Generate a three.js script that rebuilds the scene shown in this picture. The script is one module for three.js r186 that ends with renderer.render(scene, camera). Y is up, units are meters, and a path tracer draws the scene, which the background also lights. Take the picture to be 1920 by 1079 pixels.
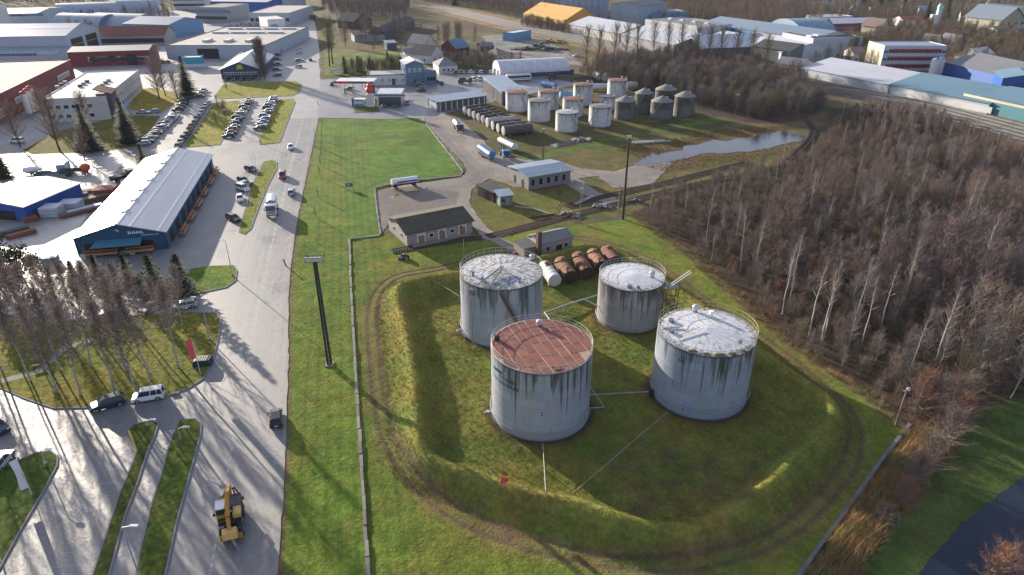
import * as THREE from 'three';
import { mergeGeometries } from 'three/addons/utils/BufferGeometryUtils.js';

// ------------------------------------------------------------------ camera, sky, sun, exposure
const scene = new THREE.Scene();
const CAM_H = 60, PITCH = THREE.MathUtils.degToRad(27), FPX = 1280;
const camera = new THREE.PerspectiveCamera(2 * Math.atan(539.5 / FPX) * 180 / Math.PI, 1024 / 575, 0.5, 6000);
camera.position.set(0, CAM_H, 0);
camera.rotation.x = -PITCH;
scene.add(camera);
const SUN_EL = THREE.MathUtils.degToRad(11.6), SUN_AZ = THREE.MathUtils.degToRad(48);
const sunDir = new THREE.Vector3(-Math.cos(SUN_EL) * Math.cos(SUN_AZ), Math.sin(SUN_EL), -Math.cos(SUN_EL) * Math.sin(SUN_AZ));

// seeded random and value noise
function rng(seed) { let s = seed >>> 0; return () => { s = (s + 0x6d2b79f5) | 0; let t = Math.imul(s ^ (s >>> 15), 1 | s); t = (t + Math.imul(t ^ (t >>> 7), 61 | t)) ^ t; return ((t ^ (t >>> 14)) >>> 0) / 4294967296; }; }
const PERM = new Float32Array(65536); { const r = rng(77); for (let i = 0; i < 65536; i++) PERM[i] = r(); }
const hash2 = (i, j) => PERM[((i * 73856093) ^ (j * 19349663)) & 65535];
function noise(x, y) {
  const i = Math.floor(x), j = Math.floor(y); let u = x - i, v = y - j; u = u * u * (3 - 2 * u); v = v * v * (3 - 2 * v);
  const a = hash2(i, j), b = hash2(i + 1, j), c = hash2(i, j + 1), d = hash2(i + 1, j + 1);
  return a + (b - a) * u + (c - a) * v + (a - b - c + d) * u * v;
}
function fbm(x, y, o = 4) { let s = 0, a = 0.5, n = 0; for (let k = 0; k < o; k++) { s += a * noise(x, y); n += a; a *= 0.5; x = x * 2.03 + 17.1; y = y * 2.03 + 5.3; } return s / n; }
const clamp = (v, a = 0, b = 1) => Math.min(b, Math.max(a, v));
const smooth = (a, b, v) => { const t = clamp((v - a) / (b - a)); return t * t * (3 - 2 * t); };
const mix = (a, b, t) => a + (b - a) * t;

// the sky: late-autumn midday, low sun behind thin bright haze on the left, blue overhead, streaky broken cloud
{
  const W = 1024, Hh = 512, data = new Float32Array(W * Hh * 4);
  for (let j = 0; j < Hh; j++) {
    const el = ((j + 0.5) / Hh - 0.5) * Math.PI, y = Math.sin(el), ce = Math.cos(el);
    for (let i = 0; i < W; i++) {
      const az = ((i + 0.5) / W - 0.5) * 2 * Math.PI, x = Math.cos(az) * ce, z = Math.sin(az) * ce;
      const up = clamp(y), k = Math.pow(1 - up, 3);
      let r = mix(0.13, 0.55, k), g = mix(0.27, 0.70, k), b = mix(0.68, 0.98, k);
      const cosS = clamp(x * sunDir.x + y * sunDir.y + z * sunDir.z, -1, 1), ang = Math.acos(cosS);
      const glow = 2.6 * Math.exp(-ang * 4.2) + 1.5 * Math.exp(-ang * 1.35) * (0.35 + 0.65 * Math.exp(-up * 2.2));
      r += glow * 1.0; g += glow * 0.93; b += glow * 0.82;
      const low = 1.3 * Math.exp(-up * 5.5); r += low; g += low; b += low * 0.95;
      if (y > 0) {
        const s = 1 / (y + 0.16), c = smooth(0.47, 0.72, fbm(x * s * 1.6 + 9, z * s * 0.9 + 4, 5)) * smooth(0.0, 0.12, y) * 0.7;
        const lit = 0.72 + 0.9 * Math.exp(-ang * 1.6);
        r = mix(r, lit, c); g = mix(g, lit * 0.99, c); b = mix(b, lit * 1.0, c);
      }
      const o = (j * W + i) * 4; data[o] = r; data[o + 1] = g; data[o + 2] = b; data[o + 3] = 1;
    }
  }
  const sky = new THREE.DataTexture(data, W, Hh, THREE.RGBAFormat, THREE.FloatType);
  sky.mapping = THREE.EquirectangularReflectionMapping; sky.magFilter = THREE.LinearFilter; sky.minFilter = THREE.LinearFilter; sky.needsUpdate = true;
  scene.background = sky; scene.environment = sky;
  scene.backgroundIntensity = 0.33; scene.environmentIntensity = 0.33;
}
const sun = new THREE.DirectionalLight(new THREE.Color(1.0, 0.88, 0.72), 5);
sun.position.copy(sunDir).multiplyScalar(500).add(new THREE.Vector3(0, 0, -200)); sun.target.position.set(0, 0, -200);
sun.castShadow = true; sun.shadow.radius = 1;
Object.assign(sun.shadow.camera, { left: -420, right: 420, top: 420, bottom: -420, near: 1, far: 1400 }); sun.shadow.mapSize.set(4096, 4096);
scene.add(sun, sun.target);
scene.fog = new THREE.FogExp2(new THREE.Color(0.78, 0.85, 0.95), 0.00005);
const renderer = new THREE.WebGLRenderer({ antialias: true });
renderer.setSize(1024, 575);
renderer.toneMapping = THREE.LinearToneMapping; renderer.toneMappingExposure = 2.3;
renderer.shadowMap.enabled = true; renderer.shadowMap.type = THREE.PCFSoftShadowMap;

// ------------------------------------------------------------------ helpers
// the survey: a sight line from the drone (measured on the 1920 px photograph) met with the plane y = h gives a place on the site
const SN = Math.sin(PITCH), CS = Math.cos(PITCH);
function G(px, py, h = 0) { const u = (px - 960) / FPX, v = (539.5 - py) / FPX, t = (CAM_H - h) / (SN - v * CS); return [u * t, -t * (CS + v * SN)]; }
function topOf(px, py, yTop) { // height of something standing at ground pixel (px,py) whose top is seen at row yTop
  const [x, z] = G(px, py); let a = 0, b = 45;
  for (let k = 0; k < 40; k++) { const m = (a + b) / 2, dy = m - CAM_H, d = -dy * SN - z * CS; if (539.5 - FPX * (dy * CS - z * SN) / d > yTop) a = m; else b = m; }
  return a;
}
const P = (list, h = 0) => list.map(([a, b]) => G(a, b, h));
const used = {};
function numbered(n) { const k = used[n] = (used[n] ?? -1) + 1; return k ? n + '_' + String(k).padStart(3, '0') : n; }
function shadow(m) { m.castShadow = true; m.receiveShadow = true; return m; }
function setTag(o, label, category, group, kind) { if (label) o.userData.label = label; if (category) o.userData.category = category; if (group) o.userData.group = group; if (kind) o.userData.kind = kind; return o; }
function thing(name, label, category, [x, y, z] = [0, 0, 0], turn = 0, group) {
  const o = new THREE.Group(); o.name = numbered(name); o.position.set(x, y, z); o.rotation.y = turn; scene.add(o); return setTag(o, label, category, group);
}
const flat = (g) => (g.index ? g.toNonIndexed() : g);
function merge(list) { const a = (Array.isArray(list) ? list : [list]).map((g) => { const f = flat(g); for (const n of Object.keys(f.attributes)) if (!['position', 'normal', 'uv'].includes(n)) f.deleteAttribute(n); return f; }); return a.length > 1 ? mergeGeometries(a) : a[0]; }
function part(name, geos, m, parent, label) { const o = shadow(new THREE.Mesh(merge(geos), m)); o.name = name; if (label) o.userData.label = label; parent.add(o); return o; }
function single(name, geos, m, label, category, [x, y, z] = [0, 0, 0], turn = 0, group) { const o = shadow(new THREE.Mesh(merge(geos), m)); o.name = numbered(name); o.position.set(x, y, z); o.rotation.y = turn; scene.add(o); return setTag(o, label, category, group); }
function structure(name, geos, m) { const o = shadow(new THREE.Mesh(merge(geos), m)); o.name = numbered(name); o.userData.kind = 'structure'; scene.add(o); return o; }
function copyOf(proto, [x, y, z], turn, label, group) { const c = proto.clone(); c.name = numbered(proto.userData.base); c.position.set(x, y, z); c.rotation.y = turn; delete c.userData.base; if (label) c.userData.label = label; if (group) c.userData.group = group; scene.add(c); return c; }
function proto(name, category) { const o = new THREE.Group(); o.userData = { base: name, category }; return o; }

// geometry (y is the bottom of a box)
const box = (w, h, d, x = 0, y = 0, z = 0, ry = 0) => { const g = new THREE.BoxGeometry(w, h, d); g.translate(0, h / 2, 0); if (ry) g.rotateY(ry); return g.translate(x, y, z); };
const cyl = (r0, r1, h, x = 0, y = 0, z = 0, n = 12, open = false) => new THREE.CylinderGeometry(r1, r0, h, n, 1, open).translate(x, y + h / 2, z);
const V = (a) => new THREE.Vector3(a[0], a[1], a[2]);
function bar(a, b, r, n = 6, r2 = r) { const A = V(a), Bv = V(b), d = Bv.clone().sub(A), L = d.length(); const g = new THREE.CylinderGeometry(r2, r, L, n, 1); g.translate(0, L / 2, 0); g.applyQuaternion(new THREE.Quaternion().setFromUnitVectors(new THREE.Vector3(0, 1, 0), d.normalize())); return g.translate(A.x, A.y, A.z); }
function beam(a, b, w, h) { const A = V(a), Bv = V(b), d = Bv.clone().sub(A), L = d.length(); const g = new THREE.BoxGeometry(w, h, L); const o = new THREE.Object3D(); o.position.copy(A).add(Bv).multiplyScalar(0.5); o.lookAt(Bv); o.updateMatrix(); return g.applyMatrix4(o.matrix); }
function lathe(pts, n = 24) { return new THREE.LatheGeometry(pts.map(([a, b]) => new THREE.Vector2(a, b)), n); }
// a prism: outline [x,y] pushed along z by d, centred
function prism(pts, d, bevel = 0) { const s = new THREE.Shape(pts.map(([a, b]) => new THREE.Vector2(a, b))); return new THREE.ExtrudeGeometry(s, { depth: d - 2 * bevel, bevelEnabled: bevel > 0, bevelSize: bevel, bevelThickness: bevel, bevelSegments: 1, bevelOffset: -bevel, steps: 1 }).translate(0, 0, -d / 2 + bevel); }
// eight corners: bottom four then top four, each counter-clockwise seen from above
function hexa(c) {
  const f = [[3, 2, 1, 0], [4, 5, 6, 7], [0, 1, 5, 4], [1, 2, 6, 5], [2, 3, 7, 6], [3, 0, 4, 7]], pos = [], uv = [];
  for (const q of f) for (const k of [0, 1, 2, 0, 2, 3]) { pos.push(...c[q[k]]); uv.push(k === 0 || k === 3 ? 0 : 1, k < 2 ? 0 : 1); }
  const g = new THREE.BufferGeometry(); g.setAttribute('position', new THREE.Float32BufferAttribute(pos, 3)); g.setAttribute('uv', new THREE.Float32BufferAttribute(uv, 2)); g.computeVertexNormals(); return g;
}
// uv in metres / s by the dominant direction of each face
function metric(g, s = 1) {
  g = flat(g); const p = g.attributes.position, n = g.attributes.normal, uv = new Float32Array(p.count * 2);
  for (let i = 0; i < p.count; i++) {
    const ax = Math.abs(n.getX(i)), ay = Math.abs(n.getY(i)), az = Math.abs(n.getZ(i));
    let u, v; if (ay > 0.75 && ay >= ax && ay >= az) { u = p.getX(i); v = p.getZ(i); } else if (ax > az) { u = p.getZ(i); v = p.getY(i); } else { u = p.getX(i); v = ay > 0.2 ? p.getZ(i) : p.getY(i); }
    uv[2 * i] = u / s; uv[2 * i + 1] = v / s;
  }
  g.setAttribute('uv', new THREE.BufferAttribute(uv, 2)); return g;
}
// flat polygon of ground points [x,z] at height y; uv runs over its bounding box
function sheetGeo(poly, y, hole) {
  const s = new THREE.Shape(poly.map(([x, z]) => new THREE.Vector2(x, -z))); if (hole) s.holes.push(new THREE.Path(hole.map(([x, z]) => new THREE.Vector2(x, -z)))); const g = new THREE.ShapeGeometry(s); g.rotateX(-Math.PI / 2); g.translate(0, y, 0);
  const b = bounds(poly), p = g.attributes.position, uv = g.attributes.uv;
  for (let i = 0; i < p.count; i++) uv.setXY(i, (p.getX(i) - b.x0) / (b.x1 - b.x0), 1 - (p.getZ(i) - b.z0) / (b.z1 - b.z0));
  return g;
}
function bounds(poly) { const xs = poly.map((p) => p[0]), zs = poly.map((p) => p[1]); return { x0: Math.min(...xs), x1: Math.max(...xs), z0: Math.min(...zs), z1: Math.max(...zs) }; }
function area(poly) { let s = 0; poly.forEach(([x, z], i) => { const [a, b] = poly[(i + 1) % poly.length]; s += x * b - a * z; }); return s / 2; }
function inset(poly, d) { // move every edge inwards by d
  const sg = area(poly) > 0 ? 1 : -1, n = poly.length;
  return poly.map((p, i) => {
    const a = poly[(i + n - 1) % n], b = poly[(i + 1) % n]; let e1 = [p[0] - a[0], p[1] - a[1]], e2 = [b[0] - p[0], b[1] - p[1]]; const l1 = Math.hypot(...e1) || 1, l2 = Math.hypot(...e2) || 1;
    const nx = -(e1[1] / l1 + e2[1] / l2) * sg, nz = (e1[0] / l1 + e2[0] / l2) * sg, l = Math.hypot(nx, nz) || 1, c = Math.max(0.5, l / 2); return [p[0] + nx / l * d / c, p[1] + nz / l * d / c];
  });
}
function curve(pts, n, closed = false) { const c = new THREE.CatmullRomCurve3(pts.map(([x, z]) => new THREE.Vector3(x, 0, z)), closed, 'centripetal'); return c.getPoints(n).slice(0, closed ? n : n + 1).map((p) => [p.x, p.z]); }
function ragged(poly, step, amp, f = 0.5) { // natural edge
  const out = []; poly.forEach((p, i) => { const q = poly[(i + 1) % poly.length], L = Math.hypot(q[0] - p[0], q[1] - p[1]), n = Math.max(1, Math.round(L / step)); for (let k = 0; k < n; k++) { const t = k / n, x = mix(p[0], q[0], t), z = mix(p[1], q[1], t); out.push([x + (fbm(x * f, z * f, 3) - 0.5) * 2 * amp, z + (fbm(x * f + 50, z * f + 9, 3) - 0.5) * 2 * amp]); } }); return out;
}
function inside(poly, x, z) { let c = false; for (let i = 0, j = poly.length - 1; i < poly.length; j = i++) { const [xi, zi] = poly[i], [xj, zj] = poly[j]; if (zi > z !== zj > z && x < ((xj - xi) * (z - zi)) / (zj - zi) + xi) c = !c; } return c; }
// nearest distance to a line of points
function distLine(pts, x, z, closed) { let best = 1e9, n = pts.length; for (let i = 0; i < (closed ? n : n - 1); i++) { const a = pts[i], b = pts[(i + 1) % n], dx = b[0] - a[0], dz = b[1] - a[1], t = clamp(((x - a[0]) * dx + (z - a[1]) * dz) / (dx * dx + dz * dz || 1)), d = Math.hypot(x - a[0] - t * dx, z - a[1] - t * dz); if (d < best) best = d; } return best; }
// a band of given width along a line of ground points
function bandGeo(pts, w, y, h = 0) {
  const L = [], R = []; pts.forEach((p, i) => { const a = pts[Math.max(0, i - 1)], b = pts[Math.min(pts.length - 1, i + 1)], dx = b[0] - a[0], dz = b[1] - a[1], l = Math.hypot(dx, dz) || 1; L.push([p[0] + dz / l * w / 2, p[1] - dx / l * w / 2]); R.push([p[0] - dz / l * w / 2, p[1] + dx / l * w / 2]); });
  const pos = [], uv = []; let s = 0; const quad = (a, b, c, d, u0, u1) => { pos.push(...a, ...b, ...c, ...a, ...c, ...d); uv.push(0, u0, 1, u0, 1, u1, 0, u0, 1, u1, 0, u1); };
  for (let i = 0; i + 1 < pts.length; i++) {
    const s2 = s + Math.hypot(pts[i + 1][0] - pts[i][0], pts[i + 1][1] - pts[i][1]), t = y + h, a = [L[i][0], t, L[i][1]], b = [R[i][0], t, R[i][1]], c = [R[i + 1][0], t, R[i + 1][1]], d = [L[i + 1][0], t, L[i + 1][1]];
    quad(a, b, c, d, s, s2);
    if (h > 0) { const lo = (p) => [p[0], y, p[2]]; quad(lo(a), a, d, lo(d), s, s2); quad(b, lo(b), lo(c), c, s, s2); if (!i) quad(lo(a), lo(b), b, a, 0, 1); if (i + 2 === pts.length) quad(d, c, lo(c), lo(d), 0, 1); }
    s = s2;
  }
  const g = new THREE.BufferGeometry(); g.setAttribute('position', new THREE.Float32BufferAttribute(pos, 3)); g.setAttribute('uv', new THREE.Float32BufferAttribute(uv, 2)); g.computeVertexNormals(); return g;
}

// ------------------------------------------------------------------ materials
const toS = (c) => Math.round(255 * clamp(c <= 0.0031308 ? 12.92 * c : 1.055 * Math.pow(c, 1 / 2.4) - 0.055));
const css = (r, g, b, a = 1) => `rgba(${toS(r)},${toS(g)},${toS(b)},${a})`;
const col = (r, g, b) => new THREE.Color().setRGB(r, g, b);
function canvas(w, h, draw) { const c = document.createElement('canvas'); c.width = w; c.height = h; draw(c.getContext('2d'), w, h); return c; }
function texOf(c, srgb = true, rep) { const t = new THREE.CanvasTexture(c); if (srgb) t.colorSpace = THREE.SRGBColorSpace; t.wrapS = t.wrapT = THREE.RepeatWrapping; if (rep) t.repeat.set(rep[0], rep[1]); t.anisotropy = 8; return t; }
// a tiling grey texture from a function of (u,v) in 0..1, value 0..1
function grey(n, f, srgb = false) { const d = new Uint8Array(n * n * 4); for (let j = 0; j < n; j++) for (let i = 0; i < n; i++) { const v = clamp(f(i / n, j / n, i, j)) * 255, o = (j * n + i) * 4; d[o] = d[o + 1] = d[o + 2] = v; d[o + 3] = 255; } const t = new THREE.DataTexture(d, n, n); t.wrapS = t.wrapT = THREE.RepeatWrapping; t.magFilter = THREE.LinearFilter; t.minFilter = THREE.LinearMipmapLinearFilter; t.generateMipmaps = true; if (srgb) t.colorSpace = THREE.SRGBColorSpace; t.needsUpdate = true; return t; }
// noise that repeats over the unit square
const tnoise = (u, v, f, o = 4, s = 0) => { const n = (a, b, q) => { const x = a * q, y = b * q, i = Math.floor(x), j = Math.floor(y); let p = x - i, r = y - j; p = p * p * (3 - 2 * p); r = r * r * (3 - 2 * r); const w = (k) => ((k % q) + q) % q, h = (k, l) => hash2(w(k) + s * 131 + q * 7, w(l) + s * 57); return mix(mix(h(i, j), h(i + 1, j), p), mix(h(i, j + 1), h(i + 1, j + 1), p), r); }; let a = 0.5, t = 0, m = 0; for (let k = 0; k < o; k++) { t += a * n(u, v, f); m += a; a *= 0.5; f *= 2; } return t / m; };
const again = (t, x, y) => { const c = t.clone(); c.repeat.set(x, y); c.needsUpdate = true; return c; };
const T = {
  mottle: grey(512, (u, v) => 0.62 + 0.38 * tnoise(u, v, 5, 6, 1) + 0.1 * (tnoise(u, v, 64, 2, 2) - 0.5)),
  streak: grey(512, (u, v) => { const a = tnoise(u, v * 0.06, 48, 3, 3), b = tnoise(u, v, 6, 5, 4); return 0.66 + 0.24 * a + 0.22 * (b - 0.3); }),
  rib: grey(256, (u) => 0.5 + 0.5 * Math.sin(u * Math.PI * 2 * 16)),
  seam: grey(256, (u) => (Math.abs(((u * 4) % 1) - 0.5) < 0.05 ? 1 : 0.15)),
  grain: grey(512, (u, v) => 0.5 * tnoise(u, v, 40, 3, 5) + 0.5 * tnoise(u, v, 9, 5, 6)),
  wet: grey(512, (u, v) => 0.62 + 0.38 * smooth(0.3, 0.66, 0.6 * tnoise(u, v, 5, 6, 7) + 0.4 * tnoise(u, v, 17, 5, 17))),
  tuft: grey(512, (u, v) => { const a = tnoise(u, v, 26, 4, 8), b = tnoise(u, v, 90, 2, 9); return 0.6 * a + 0.4 * b; }),
};
function mat(c, o = {}) {
  const m = new THREE.MeshStandardMaterial({ color: Array.isArray(c) ? col(...c) : c, roughness: o.rough ?? 0.8, metalness: o.metal ?? 0 });
  if (o.tex) m.map = again(T[o.tex], ...(o.rep ?? [0.12, 0.12])); if (o.bump) { m.bumpMap = again(T[o.bump], ...(o.brep ?? [0.25, 0.25])); m.bumpScale = o.bs ?? 0.03; }
  if (o.emit) { m.emissive = col(...o.emit); m.emissiveIntensity = 1; } if (o.map) m.map = o.map; if (o.roughTex) m.roughnessMap = again(T[o.roughTex], ...(o.rrep ?? [0.1, 0.1])); if (o.side) m.side = THREE.DoubleSide; return m;
}

// ------------------------------------------------------------------ the ground
const CREST = curve(P([[745, 545], [757, 600], [775, 690], [781, 770], [790, 839], [818, 864], [880, 884], [960, 911], [1022, 929], [1080, 939], [1122, 954], [1172, 971], [1260, 988], [1322, 979], [1385, 944], [1440, 905], [1490, 860], [1540, 812], [1563, 775], [1550, 745], [1515, 718], [1477, 692], [1440, 667], [1400, 637], [1303, 563], [1245, 527], [1200, 494], [1160, 471], [1120, 461], [1080, 464], [1020, 480], [940, 495], [860, 511], [790, 522], [755, 531]], 1.9), 220, true);
const TRACK = curve(P([[985, 470], [900, 486], [820, 505], [745, 520], [712, 548], [700, 590], [703, 650], [712, 740], [735, 830], [775, 895], [845, 955], [950, 1005], [1060, 1035], [1180, 1055], [1300, 1054], [1400, 1028], [1480, 988], [1545, 930], [1592, 865], [1600, 805], [1570, 752], [1500, 690], [1420, 630], [1330, 570], [1265, 520], [1200, 480], [1130, 455], [1080, 447], [1040, 452]]), 240);
const FIELD = P([[607, 225], [787, 224], [868, 324], [700, 354], [712, 440], [650, 448], [560, 448], [575, 360]]);
const VERGE = P([[520, 1079], [533, 900], [540, 700], [541, 560], [545, 500], [556, 420], [570, 350], [583, 290], [597, 222], [625, 222], [655, 450], [690, 1079]]);
const WOOD = P([[1180, 398], [1290, 470], [1400, 570], [1480, 640], [1560, 690], [1660, 765], [1705, 800], [1770, 800], [1840, 742], [2000, 735], [2300, 600], [2200, 330], [1960, 285], [1700, 195], [1560, 205], [1500, 300], [1430, 315], [1310, 345], [1225, 365]]);
const BELT = P([[1075, 150], [1140, 128], [1260, 112], [1400, 135], [1500, 165], [1545, 205], [1500, 225], [1420, 232], [1340, 215], [1200, 175]]);
const POND = P([[1205, 308], [1215, 298], [1262, 287], [1330, 268], [1392, 262], [1440, 253], [1478, 250], [1498, 256], [1490, 266], [1440, 275], [1400, 283], [1340, 285], [1300, 292], [1240, 306]]);
const RIVER = P([[1960, 862], [1920, 893], [1870, 932], [1800, 987], [1725, 1075], [1690, 1140], [2300, 1140], [2300, 800]]);
const GRAVEL = P([[787, 222], [830, 214], [862, 224], [905, 262], [930, 290], [985, 300], [1040, 300], [1090, 316], [1150, 322], [1230, 300], [1262, 305], [1225, 345], [1180, 352], [1150, 352], [1120, 330], [1085, 335], [1120, 360], [1168, 378], [1160, 392], [1085, 362], [1060, 345], [965, 352], [950, 345], [915, 335], [885, 355], [880, 378], [895, 405], [918, 430], [938, 445], [985, 466], [960, 470], [905, 447], [888, 425], [870, 396], [800, 395], [735, 415], [714, 440], [702, 360], [740, 350], [862, 333], [876, 322], [868, 306], [820, 255]]);
const crestIn = (x, z) => inside(CREST, x, z);
const TANKS = [[4.03, -78.84, 6.9, 11.02], [-1.77, -102.38, 6.93, 10.9], [20.72, -105.85, 5.64, 8.2], [27.61, -83.33, 6.85, 10.64]];
const NEAR = { x0: -62, x1: 108, z0: -216, z1: -38 };
const CB = bounds(CREST);
function groundY(x, z) { // terrain height near the tanks: the earth bank, ruts, tussocks
  let h = 0, rough = 0.03;
  if (x > CB.x0 - 7 && x < CB.x1 + 7 && z > CB.z0 - 7 && z < CB.z1 + 7) {
    const d = distLine(CREST, x, z, true), ins = crestIn(x, z), w = ins ? 3.2 : 3.8, t = clamp(1 - Math.max(0, d - 0.35) / w), wob = 0.93 + 0.14 * fbm(x * 0.2, z * 0.2, 2);
    const p = t * t * (1.9 - 0.9 * t); h += 2.05 * p * wob; rough += 0.045 * smooth(0, 0.35, t); if (ins) rough += 0.05;
    for (const [cx, cz, r] of TANKS) { const e = Math.hypot(x - cx, z - cz) - r; h += 0.22 * (1 - smooth(0.6, 3, e)); }
  }
  const dt = distLine(TRACK, x, z); if (dt < 2.4) h -= 0.07 * (smooth(0.45, 0.2, Math.abs(dt - 0.85)));
  const edge = smooth(NEAR.x0, NEAR.x0 + 3, x) * smooth(NEAR.x1, NEAR.x1 - 3, x) * smooth(NEAR.z0, NEAR.z0 + 3, z) * smooth(NEAR.z1 + 0, NEAR.z1 - 3, z);
  h += rough * edge * ((fbm(x * 1.9, z * 1.9, 3) - 1) * 1.8);
  return h;
}
function poly(ctx, pts, fill, blur) { ctx.fillStyle = fill; ctx.beginPath(); pts.forEach(([x, z], i) => (i ? ctx.lineTo(x, z) : ctx.moveTo(x, z))); ctx.closePath(); if (blur) { ctx.strokeStyle = fill; ctx.lineWidth = blur; ctx.lineJoin = 'round'; ctx.globalAlpha = 0.5; ctx.stroke(); ctx.globalAlpha = 1; } ctx.fill(); }
function stroke(ctx, pts, style, w) { ctx.strokeStyle = style; ctx.lineWidth = w; ctx.lineCap = 'round'; ctx.lineJoin = 'round'; ctx.beginPath(); pts.forEach(([x, z], i) => (i ? ctx.lineTo(x, z) : ctx.moveTo(x, z))); ctx.stroke(); }
const offsetLine = (pts, d) => pts.map((p, i) => { const a = pts[Math.max(0, i - 1)], b = pts[Math.min(pts.length - 1, i + 1)], dx = b[0] - a[0], dz = b[1] - a[1], l = Math.hypot(dx, dz) || 1; return [p[0] - dz / l * d, p[1] + dx / l * d]; });
// soft-edged blotches of a colour inside a region
function blotches(ctx, r, pts, n, c, s0, s1, al = 0.35) { const b = bounds(pts); for (let i = 0; i < n; i++) { const x = mix(b.x0, b.x1, r()), z = mix(b.z0, b.z1, r()); if (!inside(pts, x, z)) continue; const s = mix(s0, s1, r() * r()), g = ctx.createRadialGradient(x, z, 0, x, z, s); g.addColorStop(0, css(...c, al * (0.4 + 0.6 * r()))); g.addColorStop(1, css(...c, 0)); ctx.fillStyle = g; ctx.save(); ctx.translate(x, z); ctx.scale(1, 0.5 + r()); ctx.translate(-x, -z); ctx.fillRect(x - s, z - s, 2 * s, 2 * s); ctx.restore(); } }
function paintGround(ctx, fine) {
  const r = rng(5), big = [[-1500, -1800], [1500, -1800], [1500, 200], [-1500, 200]];
  ctx.fillStyle = css(0.105, 0.095, 0.045); ctx.fillRect(-3000, -4000, 6000, 5000);
  if (!fine) { blotches(ctx, r, big, 500, [0.13, 0.105, 0.055], 20, 90, 0.6); blotches(ctx, r, big, 350, [0.09, 0.115, 0.03], 15, 60, 0.6); blotches(ctx, r, big, 300, [0.075, 0.055, 0.04], 20, 80, 0.6); }
  // grass of the terminal and the meadow round it
  const GRASS = P([[520, 1090], [545, 500], [597, 222], [790, 222], [868, 322], [700, 354], [715, 440], [940, 440], [1170, 412], [1190, 398], [1300, 480], [1480, 645], [1705, 805], [1500, 1090]]);
  poly(ctx, GRASS, css(0.135, 0.165, 0.026), 0.6);
  blotches(ctx, r, GRASS, fine ? 900 : 300, [0.165, 0.14, 0.035], 1, 6, 0.45); blotches(ctx, r, GRASS, 500, [0.08, 0.125, 0.018], 1, 7, 0.5);
  poly(ctx, FIELD, css(0.10, 0.185, 0.026), 0.5); blotches(ctx, r, FIELD, 260, [0.12, 0.16, 0.028], 2, 9, 0.35); blotches(ctx, r, FIELD, 260, [0.065, 0.13, 0.02], 2, 8, 0.4);
  poly(ctx, VERGE, css(0.125, 0.178, 0.025), 0.3); blotches(ctx, r, VERGE, 320, [0.16, 0.15, 0.03], 1, 6, 0.4); blotches(ctx, r, VERGE, 320, [0.07, 0.115, 0.018], 1, 7, 0.45);
  // mower passes beside the road
  const a0 = G(545, 1079), a1 = G(612, 225); for (let k = 0; k < 17; k++) { const t = k * 0.86, L = []; for (let i = 0; i <= 30; i++) L.push([mix(a0[0], a1[0], i / 30) + t + 0.25 * noise(i * 0.7, k), mix(a0[1], a1[1], i / 30)]); stroke(ctx, L, k % 2 ? css(0.15, 0.165, 0.03, 0.30) : css(0.07, 0.115, 0.02, 0.34), 0.5 + 0.2 * r()); }
  for (let k = 0; k < 26; k++) { const L = []; for (let i = 0; i <= 16; i++) L.push([mix(-66, -36, i / 16), mix(-254, -176, k / 26) + 0.3 * noise(i, k)]); stroke(ctx, L, k % 2 ? css(0.13, 0.17, 0.03, 0.16) : css(0.06, 0.125, 0.02, 0.16), 0.9); }
  stroke(ctx, P([[521, 1079], [534, 900], [541, 700], [543, 560], [547, 500], [558, 420], [572, 350], [599, 222]]), css(0.15, 0.11, 0.06, 0.75), 1.1);
  // bank: straw-coloured long grass on the slopes
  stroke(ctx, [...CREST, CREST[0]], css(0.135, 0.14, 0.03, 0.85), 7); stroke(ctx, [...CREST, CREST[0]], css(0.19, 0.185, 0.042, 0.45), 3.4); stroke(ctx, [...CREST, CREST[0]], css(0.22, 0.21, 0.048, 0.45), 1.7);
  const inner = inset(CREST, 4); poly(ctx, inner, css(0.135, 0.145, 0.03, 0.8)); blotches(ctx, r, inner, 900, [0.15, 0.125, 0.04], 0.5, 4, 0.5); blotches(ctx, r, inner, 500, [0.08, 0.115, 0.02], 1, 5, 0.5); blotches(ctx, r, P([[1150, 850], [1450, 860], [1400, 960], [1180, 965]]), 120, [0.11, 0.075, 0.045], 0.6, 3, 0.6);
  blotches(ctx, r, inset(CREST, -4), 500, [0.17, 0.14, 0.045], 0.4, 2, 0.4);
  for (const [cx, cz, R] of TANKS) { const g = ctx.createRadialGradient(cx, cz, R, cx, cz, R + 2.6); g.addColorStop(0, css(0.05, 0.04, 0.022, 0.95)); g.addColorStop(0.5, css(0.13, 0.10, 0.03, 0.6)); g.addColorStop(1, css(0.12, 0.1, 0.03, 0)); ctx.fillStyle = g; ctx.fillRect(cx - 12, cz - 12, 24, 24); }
  // wheel track round the bank
  stroke(ctx, TRACK, css(0.14, 0.105, 0.05, 0.55), 3.4); for (const d of [-0.85, 0.85, -0.5, 1.15]) stroke(ctx, offsetLine(TRACK, d), css(0.105, 0.075, 0.045, 0.6), 0.38); stroke(ctx, offsetLine(TRACK, 2.2), css(0.15, 0.11, 0.05, 0.35), 0.5);
  blotches(ctx, r, P([[840, 930], [1000, 990], [1180, 1030], [1180, 1075], [1000, 1050], [860, 985]]), 70, [0.16, 0.125, 0.075], 0.5, 2.2, 0.6);
  blotches(ctx, r, P([[1440, 960], [1600, 860], [1620, 890], [1460, 1010]]), 50, [0.17, 0.135, 0.09], 0.4, 2, 0.6);
  // lower right: reeds strip and the river bank
  poly(ctx, P([[1500, 1090], [1705, 800], [1800, 780], [1830, 770], [1780, 860], [1660, 1000], [1600, 1090]]), css(0.085, 0.062, 0.032), 0.6);
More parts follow.
